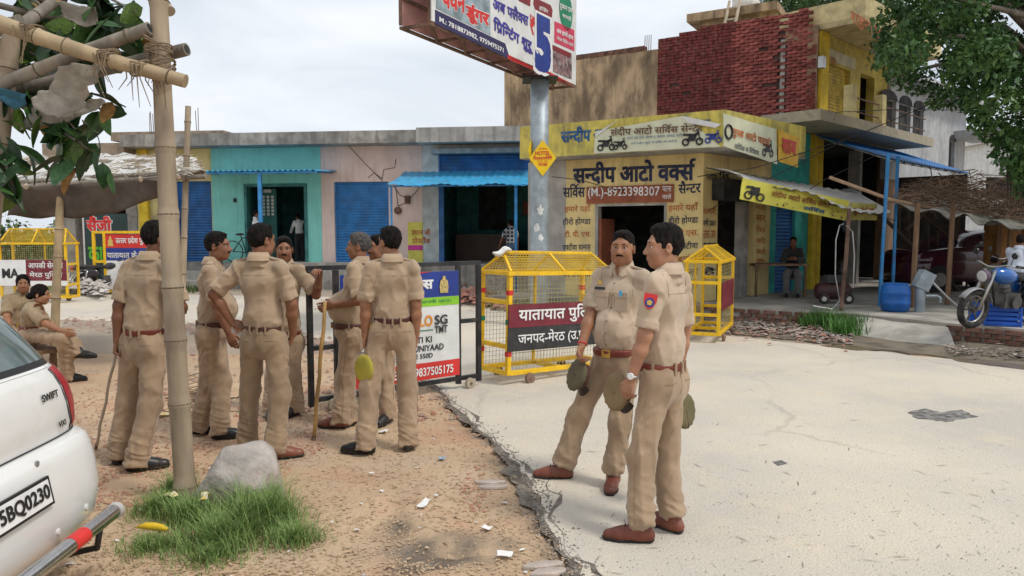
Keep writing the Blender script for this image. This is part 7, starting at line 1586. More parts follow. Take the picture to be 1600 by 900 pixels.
pC = person('officer seen from behind with brown shoes, hands open at his hips, beside the boulder', 5.62, -6, (412, 513), (409, 377), [(387, 702, 15), (437, 717, -68)], {'L': (363, 505, .02), 'R': (458, 522, .06)}, hyaw=-35, skin=1, shoes='brown', belt='dark', elbow={'L': (-1, -.25, .1), 'R': (.8, -.5, 0)}, palm={'L': (.3, -.4, 1), 'R': (-1, -.2, 0)}, grip={'L': (.25, .3), 'R': (.5, .6)}, handdir={'L': (.85, .1, -.35), 'R': (-.35, .2, -.9)}, trousers=TROU2, hw=.99, group=G_)
pD = person('smiling officer facing the camera, one hand on top of the black barrier frame', 6.95, 172, (446, 520), (444, 391), [(458, 650, 150), (424, 652, 195)], {'L': (500, 425, -.12), 'R': (425, 515, -.05)}, hyaw=196, skin=1, smile=True, elbow={'L': (-.35, -.1, -1)}, handdir={'L': (-.1, .8, .25)}, palm={'L': (0, .2, -1)}, grip={'L': (.5, .7)}, S=.98, group=G_)
pE = person('heavy grey-haired officer in left profile gripping a brown stick', 6.5, 84, (552, 508), (560, 386), [(540, 664, 84), (526, 669, 80)], {'R': (516, 478, .12), 'L': (522, 476, -.16)}, hyaw=92, skin=1, grey=True, belly=.10, belt='dark', shoes='brown', hw=1.06, full=1.08, elbow={'L': (-.3, -1, -.3), 'R': (.3, -1, -.3)}, grip={'R': (1.1, 1.2), 'L': (1.1, 1.2)}, palm={'L': (0.9, 0, 0), 'R': (-.9, 0, 0)}, group=G_)
stick_obj('brown wooden stick planted on the dirt by the heavy officer', gnd(490, 688) + Vector((0, 0, .005)), Vector(pE['hands'][0][0] + pE['hands'][0][1] * .075) + Vector((.0, -.035, .04)), .016, CANE)
pF = person('officer seen from behind, head turned left, holding an olive cap low', 5.8, 8, (614, 500), (609, 380), [(566, 709, 78), (640, 701, -8)], {'L': (568, 545, -.02), 'R': (651, 536, .02)}, hyaw=42, skin=0, belt='dark', elbow={'L': (-.6, -.5, 0), 'R': (.5, -.6, 0)}, palm={'L': (.9, -.2, 0)}, grip={'L': (.9, 1.0)}, hw=.98, group=G_)
cap_obj('bright olive cap held by the officer seen from behind at the white banner', at(571, 576, 5.72), (-.55, -.8, .05), (.1, .05, -1), (.40, .34, .05))
pG = person('officer mostly hidden between the heavy officer and the one with the olive cap', 6.85, 150, (596, 508), (590, 388), [(604, 661, 160), (576, 655, 170)], {}, hyaw=130, skin=1, q=1.25, group=G_)
pH = person('officer with moustache facing left, cap in his lowered hand, maroon boots apart', 5.02, 146, (963, 548), (973, 389), [(957, 763, 165), (872, 748, 84)], {'R': (908, 545, -.12), 'L': (992, 560, .15)}, hyaw=158, hroll=2, hairv=.0, full=1.06, skin=0, shoes='boots', belly=.035, shirt=KHAKI2, trousers=TROU, elbow={'R': (.5, -.8, 0)}, grip={'R': (.8, .9)}, palm={'R': (-1, .1, 0)}, hw=1.0, group=G_)
cap_obj('dark olive cap dangling from the hand of the officer with the moustache', at(904, 586, 4.9), (-.85, -.45, .3), (-.3, .1, -1), (.12, .10, .06))
for sx in (-1, 1): pocket(pH, sx)
def onchest(p, x, z, size, m, name, d_=.140):
    rot = Matrix([(p['sr'][i], p['sf'][i], p['ud'][i]) for i in range(3)]); mb = MB(); mb.box(Vector(p['chest'] + p['sr'] * x + p['ud'] * z + p['sf'] * d_ * p['S']), size, rot=rot); return mb.build(name, m, p['root'], world=True)
onchest(pH, .085, .062, (.075, .012, .018), M['boardblack'], 'name_plate'); onchest(pH, -.075, .035, (.013, .012, .04), mat('pen_blue', (.05, .35, .6), .4), 'pen', .15); onchest(pH, .095, .10, (.03, .010, .025), BRASS, 'badge', .122)
wb = MB(); w_, hd_ = pH['hands'][1]; wb.torus(Vector(w_ - hd_ * .02), Vector(hd_), .030, .005, 14, 5); wb.build('thread_bracelet', M['red'], pH['root'], world=True)
pI = person('near officer in left profile seen from his back-left, tan boots, wristwatch', 4.18, 52, (1036, 571), (1037, 388), [(992, 847, 78), (1043, 828, 40)], {'L': (984, 602, -.12), 'R': (1060, 610, .16)}, hyaw=92, skin=3, stache=False, hairv=1.0, shoes='boots', shirt=KHAKI2, trousers=TROU, elbow={'L': (-.5, -.8, 0)}, grip={'L': (.6, .7), 'R': (.8, .9)}, hw=1.0, belly=.02, full=1.04, group=G_)
cap_obj('brown cap held in front of the near officer, behind his watch hand', at(966, 612, 4.28), (-.8, -.6, .1), (0, .2, -1), (.24, .17, .09)); cap_obj('olive cap edge showing behind the hip of the near officer', at(1066, 641, 4.48), (.6, -.7, .1), (0, .2, -1), (.15, .125, .06))
w_, hd_ = pI['hands'][0]; wb = MB(); wb.torus(Vector(w_ - hd_ * .018), Vector(hd_), .031, .007, 16, 6); wo = wb.build('wristwatch', M['steel'], pI['root'], world=True)
wb = MB(); out_ = unit(np.array([-.45, -.9, 0])); wb.lathe(Vector(w_ - hd_ * .018 + out_ * .030), Vector(out_), [(0, .019), (.008, .019), (.010, .016)], 14); wb.build('watch_face', M['wprint'], pI['root'], world=True)
def patch(p, i):
    s0, e0, w0 = p['arms'][i]; c = s0 + (e0 - s0) * .30; o = unit(np.array([-.35, -1, 0.])); ax = unit(np.cross(o, unit(s0 - e0))) * -1; upv = unit(s0 - e0); c = c + o * .068 * p['S']
    L_ = lambda x, y, d_=0: Vector(c - ax * x + upv * y + o * d_)
    mb = MB(); mb.prism([L_(x, y) for x, y in ((-.036, .04), (.036, .04), (.036, .0), (.02, -.035), (0, -.046), (-.02, -.035), (-.036, .0))], Vector(o) * .006); po_ = mb.build('arm_patch', M['red'], p['root'], world=True)
    mb = MB(); mb.prism([L_(math.cos(a) * .026, math.sin(a) * .026 - .008, .0062) for a in [2 * math.pi * k / 14 for k in range(14)]], Vector(o) * .003); o1 = mb.build('emblem', M['navy'], po_); o1.data.transform(Matrix.Translation(-p['root'].location))
    mb = MB(); mb.prism([L_(math.cos(a) * .017, math.sin(a) * .017 - .008, .0095) for a in [2 * math.pi * k / 5 + .3 for k in range(5)]], Vector(o) * .002); o2 = mb.build('emblem', BRASS, po_); o2.data.transform(Matrix.Translation(-p['root'].location))
patch(pI, 0)
# ---- two women officers sitting under the shade
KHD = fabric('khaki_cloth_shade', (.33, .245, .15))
def seated(label, D, yaw, pel, head, knees_px, feet3, wr, **k):
    kn = [V3(at(u_, v_, D + dd)) for u_, v_, dd in knees_px]; return person(label, D, yaw, pel, head, feet3, wr, knees=kn, hips=True, female=True, hair='bun', stache=False, S=.93, **k)
D_ = 8.5
fk = [at(128, 560, 8.35), gnd(112, 596)]
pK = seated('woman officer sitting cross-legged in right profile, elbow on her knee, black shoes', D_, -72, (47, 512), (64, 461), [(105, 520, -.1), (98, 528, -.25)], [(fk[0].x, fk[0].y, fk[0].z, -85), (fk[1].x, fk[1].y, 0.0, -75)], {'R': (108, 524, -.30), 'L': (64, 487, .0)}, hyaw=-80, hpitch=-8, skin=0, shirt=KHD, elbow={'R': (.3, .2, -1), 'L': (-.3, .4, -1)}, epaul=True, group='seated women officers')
fj = [gnd(60, 585), gnd(30, 588)]
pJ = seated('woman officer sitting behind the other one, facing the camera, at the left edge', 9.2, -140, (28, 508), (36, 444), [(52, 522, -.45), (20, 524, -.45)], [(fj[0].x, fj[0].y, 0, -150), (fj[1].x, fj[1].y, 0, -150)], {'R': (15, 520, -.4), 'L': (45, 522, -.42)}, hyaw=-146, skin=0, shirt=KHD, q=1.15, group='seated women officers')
bench = thing('charpoy_bench', 'low wooden bench under the two seated women officers', 'bench', (-6.2, 9.0, 0)); c0 = Vector((pK['P'][0], pK['P'][1], 0)); c1 = Vector((pJ['P'][0] - .3, pJ['P'][1] + .1, 0))
zt = pK['P'][2] - .235
dv = (c1 - c0).normalized(); c0 = c0 - dv * .35; c1 = c1 + dv * .4
bench.location = c0; mb = MB(); mb.bar(c0 + Vector((0, 0, zt - .02)), c1 + Vector((0, 0, zt - .02)), .42, .04); mb.build('seat', M['wood'], bench, world=True)
for e_ in (.08, .92):
    for s_ in (-1, 1):
        p_ = c0.lerp(c1, e_) + Vector((dv.y, -dv.x, 0)) * .17 * s_; mb = MB(); mb.bar(p_, p_ + Vector((0, 0, zt - .042)), .05); mb.build('leg', M['wood'], bench, world=True)
# ---- people in the shops
WS = fabric('white_shirt_cloth', (.70, .70, .69)); DKT = fabric('dark_trouser_cloth', (.03, .03, .035)); PLAID = fabric('plaid_cloth', (.06, .08, .12)); GRT = fabric('grey_trouser_cloth', (.12, .12, .12)); DSH = fabric('dark_shirt_cloth', (.035, .034, .036)); OLS = fabric('olive_grey_cloth', (.16, .17, .13))
def plaid_nodes():
    m = PLAID; N = m.node_tree.nodes; L = m.node_tree.links; b = N['Principled BSDF']; t_ = N.new('ShaderNodeTexCoord'); sx_ = N.new('ShaderNodeSeparateXYZ'); L.new(t_.outputs['Object'], sx_.inputs[0]); outs = []
    for ax in ('X', 'Z'):
        a = N.new('ShaderNodeMath'); a.operation = 'MULTIPLY'; a.inputs[1].default_value = 9; L.new(sx_.outputs[ax], a.inputs[0]); fr_ = N.new('ShaderNodeMath'); fr_.operation = 'FRACT'; L.new(a.outputs[0], fr_.inputs[0]); g_ = N.new('ShaderNodeMath'); g_.operation = 'GREATER_THAN'; g_.inputs[1].default_value = .68; L.new(fr_.outputs[0], g_.inputs[0]); outs.append(g_)
    mx = N.new('ShaderNodeMath'); mx.operation = 'MAXIMUM'; L.new(outs[0].outputs[0], mx.inputs[0]); L.new(outs[1].outputs[0], mx.inputs[1]); mc = N.new('ShaderNodeMix'); mc.data_type = 'RGBA'; mc.inputs[6].default_value = (.03, .045, .075, 1); mc.inputs[7].default_value = (.5, .5, .5, 1); L.new(mx.outputs[0], mc.inputs[0]); L.new(mc.outputs[2], b.inputs['Base Color'])
plaid_nodes()
def shopman(label, u_, vh, D, yaw, floor, shirt, trou, h=1.68, **k):
    c = at(u_, 362, D); S = h / 1.75; z = floor; f_ = np.array([-math.sin(R(yaw)), math.cos(R(yaw))]); r_ = np.array([math.cos(R(yaw)), math.sin(R(yaw))])
    ft = [(c.x - r_[0] * .1, D - r_[1] * .1, z, yaw), (c.x + r_[0] * .1, D + r_[1] * .1, z, yaw)]
    def px4(dx, dy, zz): return (c.x + r_[0] * dx + f_[0] * dy, D + r_[1] * dx + f_[1] * dy, z + zz * S, 0)
    w_ = k.pop('wr', {}); w_ = {kk: px4(*vv) for kk, vv in w_.items()}
    return person(label, D, yaw, px4(0, 0, 1.0), px4(0, .03 + k.pop('bend', 0), 1.63), ft, w_, S=S, q=2.0, shirt=shirt, trousers=trou, epaul=False, belt=None, **k)
shopman('man in a white shirt standing by the green door of the turquoise shop', 400, 0, 22.0, -70, FL, WS, fabric('cream_trouser_cloth', (.55, .5, .42)), h=1.55, skin=2, wr={'R': (.1, .28, 1.0), 'L': (-.1, .28, 1.02)})
shopman('man in white shirt and black trousers bending over the turquoise shop counter', 468, 0, 23.6, 35, FL, WS, DKT, h=1.5, skin=2, sleeve=1.05, wr={'L': (-.15, .42, 1.02), 'R': (.1, .38, 1.02)}, bend=.1)
shopman('man in a blue and white checked shirt inside the open shop by the pole', 798, 0, 21.5, 25, .45, PLAID, fabric('jeans_cloth', (.06, .10, .17)), h=1.62, skin=2, wr={'L': (-.3, .12, .95), 'R': (.28, .1, .9)})
shopman('man in a pale blue shirt leaning over beside the blue motorcycle', 1588, 0, 13.4, -60, .05, fabric('pale_blue_shirt_cloth', (.55, .60, .70)), DKT, h=1.62, skin=2, sleeve=1.05, wr={'R': (.1, .35, .9), 'L': (-.1, .35, .9)}, bend=.16)
shopman('crouching man in an olive shirt left of the one in pale blue', 1556, 0, 14.2, -40, -.28, OLS, GRT, h=1.55, skin=2, sleeve=1.05, wr={'R': (.1, .3, .9), 'L': (-.1, .3, .9)})
def shopsit():
    D = 16.8; c = at(1240, 362, D); z = PF; f_ = Vector((-.35, -.94, 0)); r_ = Vector((-.94, .35, 0)); yaw = 160
    b = c + Vector((0, 0, z - c.z)); P_ = b + Vector((0, 0, .62)); hd = b + Vector((0, 0, 1.22)) + f_ * .12
    kn = [b + r_ * s_ * .12 + f_ * .42 + Vector((0, 0, .5)) for s_ in (-1, 1)]; fe = [(*(b + r_ * s_ * .12 + f_ * .45), yaw) for s_ in (-1, 1)]
    person('man in dark clothes sitting on a stool before the dark blue shutter', D, yaw, (*P_, 0), (*hd, 0), fe, {'L': (*(b - r_ * .08 + f_ * .4 + Vector((0, 0, .85))), 0), 'R': (*(b + r_ * .08 + f_ * .4 + Vector((0, 0, .85))), 0)}, knees=[V3(k) for k in kn], hips=True, S=.95, q=2.0, shirt=DSH, trousers=GRT, belt=None, epaul=False, skin=2, sleeve=1.05)
    t = thing('stool', 'small dark stool under the man sitting by the shutter', 'stool', b); mb = MB(); mb.box((0, 0, .40), (.34, .34, .04)); mb.build('seat', M['wood'], t)
    for sx in (-1, 1):
        for sy in (-1, 1): mb = MB(); mb.bar((sx * .13, sy * .13, 0), (sx * .12, sy * .12, .378), .03); mb.build('leg', M['wood'], t)
shopsit()
# ------------------------------------------------------------------ cars
def car(label, O, heading, paint, S=1.0, detail=False):
    t = thing('hatchback_car' if detail else 'parked_car', label, 'car', (O[0], O[1], 0)); h = Vector((math.cos(heading), math.sin(heading), 0)); e = Vector((h.y, -h.x, 0))   # h forward, e to the car's right
    W_ = lambda x, y, z: Vector((O[0], O[1], 0)) + h * (x * S) + e * (y * S) + Vector((0, 0, z * S)); Lc = 3.85
    prof = [(.24, .10, .78, .12), (.28, .05, .81, .06), (.35, .015, .835, .02), (.48, .0, .845, .0), (.60, .015, .848, .0), (.68, .035, .848, .01), (.725, .055, .847, .03), (.742, .085, .842, .04), (.748, .115, .838, .05), (.76, .120, .838, .05), (.80, .108, .84, .06), (.90, .112, .84, .10), (.98, .128, .825, .20), (1.04, .155, .805, .45), (1.075, .178, .785, .75)]
    ng = 56; nn = 6.5
    def interp(z):
        if z >= prof[-1][0]: return prof[-1][1:]
        for a, b in zip(prof[:-1], prof[1:]):
            if a[0] <= z <= b[0]: f_ = (z - a[0]) / (b[0] - a[0]); return tuple(a[i] + (b[i] - a[i]) * f_ for i in (1, 2, 3))
        return prof[0][1:]
    GH = [(1.075, .178, .785, .85), (1.09, .20, .775, .95), (1.20, .27, .735, 1.20), (1.32, .355, .69, 1.42), (1.40, .42, .655, 1.58), (1.44, .44, .63, 1.72), (1.475, .40, .60, 1.85), (1.50, .55, .52, 2.05), (1.515, .9, .35, 2.3)]
    def gi(z):
        for a, b in zip(GH[:-1], GH[1:]):
            if a[0] <= z <= b[0]: f_ = (z - a[0]) / (b[0] - a[0]); return tuple(a[i] + (b[i] - a[i]) * f_ for i in (1, 2, 3))
        return GH[-1][1:]
    def rear(tt, z, off=0.0, get=interp, d=.40):
        xr, w, xf = get(z); a = tt * math.pi / 2; s_ = math.copysign(abs(math.sin(a)) ** (2 / nn), a); c_ = abs(math.cos(a)) ** (2 / nn); nx, ny = -c_ ** 1.6 * .9 - .05, s_ * abs(s_) ** 1.5; l = math.hypot(nx, ny); return W_(xr + d * (1 - c_) + off * nx / l, w * s_ + off * ny / l, z)
    def loop(z, get):
        xr, w, xf = get(z); ps = [rear(-1 + 2 * i / ng, z, 0, get) for i in range(ng + 1)]; nf = 24
        for i in range(nf + 1):
            a = (1 - 2 * i / nf) * math.pi / 2; s_ = math.copysign(abs(math.sin(a)) ** (2 / 2.6), a); c_ = abs(math.cos(a)) ** (2 / 2.6); ps.append(W_(Lc - xf - .7 * (1 - c_), w * s_, z))
        return ps + [ps[0]]
    mb = MB(); rows = [loop(z, interp) for z in [p[0] for p in prof]]; mb.grid(rows); mb.add(rows[0][:-1], [tuple(range(len(rows[0]) - 1))]); mb.add(rows[-1][:-1], [tuple(range(len(rows[0]) - 2, -1, -1))]); body = mb.build('body', paint, t, world=True, smooth=True); body.data.set_sharp_from_angle(angle=R(40))
    mb = MB(); rows = [loop(z, gi) for z in [p[0] + .002 for p in GH]]; mb.grid(rows); mb.add(rows[-1][:-1], [tuple(range(len(rows[0]) - 2, -1, -1))]); cabin = mb.build('cabin', paint, t, world=True, smooth=True); cabin.data.set_sharp_from_angle(angle=R(40))
    glass = mat('car_glass', (.10, .14, .14), .06, var=.1, bump=0, spec=.9); blk = mat('black_trim', (.015, .015, .016), .4, bump=0)
    mb = MB(); mb.grid([[rear(-.80 + 1.6 * i / 24, z, .006, gi) for i in range(25)] for z in [1.115 + .28 * j / 8 for j in range(9)]]); mb.build('rear_window', glass, t, world=True, smooth=True)
    mb = MB(); mb.grid([[rear(-.84 + 1.68 * i / 24, z, .0045, gi) for i in range(25)] for z in [1.088 + .33 * j / 8 for j in range(9)]]); mb.build('window_seal', blk, t, world=True, smooth=True)
    for sy in (-1, 1):
        mb = MB()
        for xa, xb in ((.95, 1.85), (1.92, 2.75)):
            rws = []
            for j in range(5):
                z = 1.10 + .30 * j / 4; xr, w, xf = gi(z); x0, x1 = max(xa, xr + .42) + (.18 * j / 4 if xa < 1 else 0), min(xb, Lc - xf - .65); rws.append([W_(x0 + (x1 - x0) * i / 6, sy * (w + .006), z) for i in range(7)])
            mb2 = MB(); mb2.grid(rws, flip=(sy > 0)); mb2.build('side_window', glass, t, world=True, smooth=True)
    for x in (.72, 3.12):
        for sy in (-1, 1):
            mb = MB(); mb.lathe(W_(x, sy * .66, .30), e * sy, [(0, .20), (.0, .27), (.02 * S, .30 * S), (.17 * S, .30 * S), (.19 * S, .27 * S), (.19 * S, .19 * S), (.17 * S, .18 * S)], 26); wo = mb.build('wheel', M['rubber'], t, world=True); mb = MB(); mb.lathe(W_(x, sy * .845, .30), e * sy, [(0, .18 * S), (.012, .17 * S), (.016, .05 * S), (.03, .04 * S)], 18); o = mb.build('rim', M['steel'], wo); o.data.transform(Matrix.Translation(-t.location))
            mb = MB(); mb.lathe(W_(x, sy * .80, .31), e * sy, [(0, .35 * S), (.052 * S, .35 * S)], 26); mb.build('wheel_arch', blk, t, world=True)
    lamp = mat('tail_lamp_red', (.42, .015, .035), .18, var=.1, bump=0, spec=.7); 
    for sy in (-1, 1):
        mb = MB(); rws = []
        for j in range(11):
            z = .765 + .31 * j / 10; t1 = .74; t0 = .37 - .05 * (j / 10) - .04 * math.sin(math.pi * j / 10); rws.append([rear(sy * (t0 + (t1 - t0) * i / 5), z, .007) for i in range(6)])
        mb.grid(rws, flip=(sy < 0)); mb.build('tail_lamp', lamp, t, world=True, smooth=True)
    seam = MB(); seam.path([rear(-.78 + 1.56 * i / 30, .7535, .002) for i in range(31)], .004, 5)
    for sy in (-1, 1): seam.path([rear(sy * (.355 - .05 * j / 8 - .04 * math.sin(math.pi * j / 8)), .76 + .31 * j / 8, .001) for j in range(9)], .0035, 5)
    tag(seam.build('panel_gap', blk, t, world=True), kind='stuff')
    if detail:
        chrome = mat('chrome', (.55, .55, .56), .16, metal=1.0, var=.05, bump=0)
        def on(y, z, off): 
            lo, hi = -1.0, 1.0
            for _ in range(30):
                m_ = (lo + hi) / 2
                if abs(math.sin(m_ * math.pi / 2)) ** (2 / nn) * math.copysign(1, m_) * interp(z)[1] < y: lo = m_
                else: hi = m_
            return rear(m_, z, off)
        def ctext(s, y0, y1, z0, z1, m, b, off=.006): o = on(y0, z0, off); lettering(s, o, on(y1, z0, off) - o, on(y0, z1, off) - o, m, t, bold=b, lift=.002)
        ctext('SWIFT', .44, .58, .945, .978, blk, .03); ctext('VXi', .54, .61, .800, .828, blk, .03)
        # number plate in the bumper
        pz0, pz1, py = .535, .66, .27; pq = [on(y, z, .022) for y, z in ((-py, pz0), (py, pz0), (py, pz1), (-py, pz1))]; mb = MB(); nrm = (pq[1] - pq[0]).cross(pq[3] - pq[0]).normalized(); mb.prism([p - nrm * .012 for p in pq], nrm * .012); pl_ = mb.build('number_plate', blk, t, world=True)
        sh2 = lambda f, p: sum(pq, Vector()) / 4 + (p - sum(pq, Vector()) / 4) * f
        inn_ = [pq[0] + (pq[1] - pq[0]) * a + (pq[3] - pq[0]) * b for a, b in ((.03, .1), (.97, .1), (.97, .9), (.03, .9))]; mb = MB(); mb.prism(inn_, nrm * .003); o = mb.build('plate_face', M['wprint'], pl_); o.data.transform(Matrix.Translation(-t.location))
        c0 = pq[0] + (pq[1] - pq[0]) * .05 + (pq[3] - pq[0]) * .22; lettering('UP15BQ0230', c0, (pq[1] - pq[0]) * .90, (pq[3] - pq[0]) * .56, blk, t, bold=.03, lift=.006)
        # emblem: a slanted S of two bent strokes
        ec, ex, ez = on(0, .955, .012), (on(.05, .955, .012) - on(-.05, .955, .012)).normalized(), Vector((0, 0, 1)); mb = MB(); E_ = lambda x, z: ec + ex * x * .075 + ez * z * .062
        for sg in (1, -1): mb2 = MB(); mb2.prism([E_(sg * x, sg * z) for x, z in ((.05, 1), (.95, .38), (.48, .10), (.05, .40), (-.30, .18), (.62, -.42), (.20, -.72), (-.98, .18), (-.98, .32))], (ex.cross(ez)) * .006 if False else Vector((.006 * h.x * -1, .006 * h.y * -1, 0))); mb2.build('emblem', chrome, t, world=True)
        for y, z in ((.26, .715), (.58, .40), (.33, .38)):
            mb = MB(); c = on(y, z, -.002); mb.lathe(c, -h, [(0, .014), (.008, .014), (.009, .010)], 14); mb.build('sensor' if z < .6 else 'key_lock', M['steel'] if z > .6 else paint, t, world=True)
        # tubular bumper guard
        zb2 = .35; a, b = W_(-.085, .655, zb2), W_(-.085, -.655, zb2); mb = MB(); mb.path([a, a.lerp(b, .5) - h * .0, b], .036, 18); gb = mb.build('bumper_guard', mat('brushed_steel', (.60, .60, .60), .22, metal=1.0, var=.08, dirt=(.4, .36, .3), dscale=6, damt=.3, bump=.03), t, world=True, smooth=True); gb.data.set_sharp_from_angle(angle=R(50))
        for sy in (-1, 1):
            c = W_(-.085, sy * .655, zb2); mb = MB(); mb.lathe(c, e * sy, [(-.02, .040), (.012, .041), (.02, .036)], 18); o = mb.build('end_cap', mat('grey_plastic', (.42, .40, .38), .6), gb); o.data.transform(Matrix.Translation(-t.location))
            mb = MB(); mb.path([W_(-.085, sy * .50, zb2 - .03), W_(-.06, sy * .52, zb2 - .13), W_(.10, sy * .54, zb2 - .17), W_(.2, sy * .5, zb2 - .15)], .016, 8); o = mb.build('bracket', blk, gb, smooth=True); o.data.transform(Matrix.Translation(-t.location))
            mb = MB(); cc = W_(-.085, sy * .30, zb2); mb.lathe(cc, e, [(-.06, .0375), (.06, .0375)], 18); o = mb.build('reflector_tape', M['red'], gb); o.data.transform(Matrix.Translation(-t.location))
    return t
WHITE = mat('white_car_paint', (.74, .74, .72), .22, var=.015, vscale=2, bump=0, coat=.6, dirt=(.62, .60, .55), dscale=3, damt=.35)
car('white hatchback seen from its rear right corner, with a silver bumper guard, at left front', (-2.02, 2.90), math.pi + R(3), WHITE, 1.0, True)
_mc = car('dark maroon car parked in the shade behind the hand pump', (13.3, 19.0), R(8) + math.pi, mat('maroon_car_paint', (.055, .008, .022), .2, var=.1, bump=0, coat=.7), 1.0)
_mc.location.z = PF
# ------------------------------------------------------------------ motorcycles
def motorcycle(label, rear_p, front_p, colour, lean=.0):
    t = thing('motorcycle', label, 'motorcycle', rear_p, group='parked motorcycles'); d = Vector(front_p) - Vector(rear_p); t.rotation_euler = (lean, 0, math.atan2(d.y, d.x)); m = mat('tank_' + label[:12].replace(' ', '_'), colour, .2, var=.1, bump=0, coat=.5); eng = mat('engine_metal', (.14, .14, .14), .45, metal=.6, var=.3); blk = mat('black_trim', (.015, .015, .016), .4, bump=0)
    for x in (0, 1.27):
        mb = MB(); mb.torus((x, 0, .30), (0, 1, 0), .255, .048, 28, 8); w_ = mb.build('wheel', M['rubber'], t, smooth=True); mb = MB(); mb.torus((x, 0, .30), (0, 1, 0), .205, .018, 26, 6); mb.build('rim', M['steel'], w_, smooth=True); mb = MB(); mb.lathe((x, -.05, .30), (0, 1, 0), [(0, .05), (.10, .05)], 12); mb.build('hub', eng, w_)
        for k in range(6): a = k * math.pi / 3; mb = MB(); mb.bar((x + .04 * math.cos(a), 0, .30 + .04 * math.sin(a)), (x + .20 * math.cos(a), 0, .30 + .20 * math.sin(a)), .022, .02, up=(0, 1, 0)); mb.build('spoke', eng, w_)
    def fender(x, r_, a0, a1, mm, w=.06, name='fender'):
        mb = MB(); rows = [[Vector((x + r_ * math.cos(a), y, .30 + r_ * math.sin(a) - .02 * (abs(y) / w) ** 2)) for y in (-w, -w * .5, 0, w * .5, w)] for a in [R(a0 + (a1 - a0) * i / 12) for i in range(13)]]; mb.grid(rows); o = mb.build(name, mm, t, smooth=True); o.modifiers.new('thick', 'SOLIDIFY').thickness = .006
    fender(1.27, .335, 35, 165, mat('grey_fender', (.25, .25, .26), .4)); fender(0, .36, 30, 175, blk)
    for sy in (-1, 1): mb = MB(); mb.path([(1.27, sy * .085, .30), (1.10, sy * .085, .70), (1.03, sy * .08, .90)], [.024, .022, .02], 8); mb.build('fork', M['steel'], t, smooth=True)
    mb = MB(); mb.lathe((1.16, 0, .80), (1, 0, -.15), [(-.10, .05), (-.06, .085), (0, .095), (.03, .09)], 18); hl = mb.build('headlamp', mat('dusky_cowl', (.10, .06, .10), .4), t, smooth=True); mb = MB(); mb.lathe((1.19, 0, .797), (1, 0, -.15), [(0, .085), (.012, .07), (.018, .03)], 18); mb.build('lens', mat('lamp_lens', (.5, .5, .5), .1, bump=0), hl)
    mb = MB(); mb.path([(.92, -.36, .98), (1.0, -.22, .99), (1.02, -.06, .94), (1.02, .06, .94), (1.0, .22, .99), (.92, .36, .98)], .013, 8); mb.build('handlebar', M['steel'], t, smooth=True)
    for sy in (-1, 1):
        mb = MB(); mb.tube((.86, sy * .40, .975), (.95, sy * .32, .985), .02, n=8); mb.build('grip', M['rubber'], t); mb = MB(); mb.path([(.97, sy * .26, 1.0), (.99, sy * .30, 1.12)], .006, 5); o = mb.build('mirror', blk, t); mb = MB(); mb.lathe((.985, sy * .31, 1.14), (1, 0, 0), [(0, .05), (.015, .045)], 12); mb.build('mirror_glass', blk, o)
    mb = MB(); mb.grid([[Vector((.72 + p.x * .27, p.y * .135 * (1 - .25 * max(0, -p.x)), .79 + p.z * .13 + .03 * p.x)) for p in rw] for rw in dome(9)]); mb.build('tank', m, t, smooth=True)
    mb = MB(); mb.hexa([Vector(p) for p in ((-.22, -.11, .76), (.50, -.10, .72), (.50, .10, .72), (-.22, .11, .76), (-.22, -.09, .84), (.48, -.08, .79), (.48, .08, .79), (-.22, .09, .84))]); mb.build('seat', M['rubber'], t, bevel=.03)
    mb = MB(); mb.box((.60, 0, .42), (.30, .20, .22)); mb.lathe((.66, 0, .50), (.25, 0, 1), [(0, .09), (.03, .09), (.035, .075), (.06, .075), (.065, .09), (.1, .09), (.105, .075), (.14, .085), (.2, .06)], 14); mb.lathe((.55, -.14, .40), (0, 1, 0), [(0, .10), (.28, .10)], 16); mb.build('engine', eng, t)
    mb = MB()
    for a, b in (((1.0, 0, .86), (.85, 0, .35)), ((.85, 0, .35), (.40, 0, .28)), ((1.0, 0, .84), (.3, 0, .70)), ((.3, 0, .7), (.4, 0, .28)), ((.4, .09, .3), (0, .09, .30)), ((.4, -.09, .3), (0, -.09, .30)), ((.3, .1, .72), (-.3, .1, .72)), ((.3, -.1, .72), (-.3, -.1, .72))): mb.tube(a, b, .018, n=7)
    mb.build('frame', blk, t, smooth=True)
    for sy in (-1, 1): mb = MB(); mb.tube((0, sy * .11, .30), (.08, sy * .12, .68), .03, n=8); mb.build('shock_absorber', M['steel'], t, smooth=True)
    mb = MB(); mb.path([(.65, -.13, .35), (.45, -.16, .26), (-.05, -.17, .30), (-.28, -.17, .36)], [.02, .025, .042, .04], 10); mb.build('exhaust', M['steel'], t, smooth=True)
    mb = MB(); mb.box((-.30, 0, .74), (.08, .17, .09)); mb.build('tail_lamp', mat('tail_red', (.5, .02, .02), .2, bump=0), t, bevel=.02); mb = MB(); mb.box((-.36, 0, .56), (.012, .20, .13)); mb.build('number_plate', M['wprint'], t)
    for sy in (-1, 1): mb = MB(); mb.box((-.28, sy * .16, .68), (.05, .07, .04)); mb.build('indicator', mat('amber', (.6, .2, .02), .3, bump=0), t)
    for sy in (-1, 1): mb = MB(); mb.grid([[Vector((.18 + p.x * .2, sy * .12 + p.y * .03, .60 + p.z * .11)) for p in rw] for rw in dome(6)]); mb.build('side_panel', m, t, smooth=True)
    mb = MB(); mb.path([(.42, .10, .24), (.36, .26, .02), (.40, .30, .008)], .014, 6); mb.build('stand', M['steel'], t)
    return t
f_ = gnd(1516, 513, PF); r_ = f_ + Vector((1.20, .42, 0)); motorcycle('blue and black motorcycle parked on the platform at the right edge', r_, f_, (.01, .10, .36), R(-6))
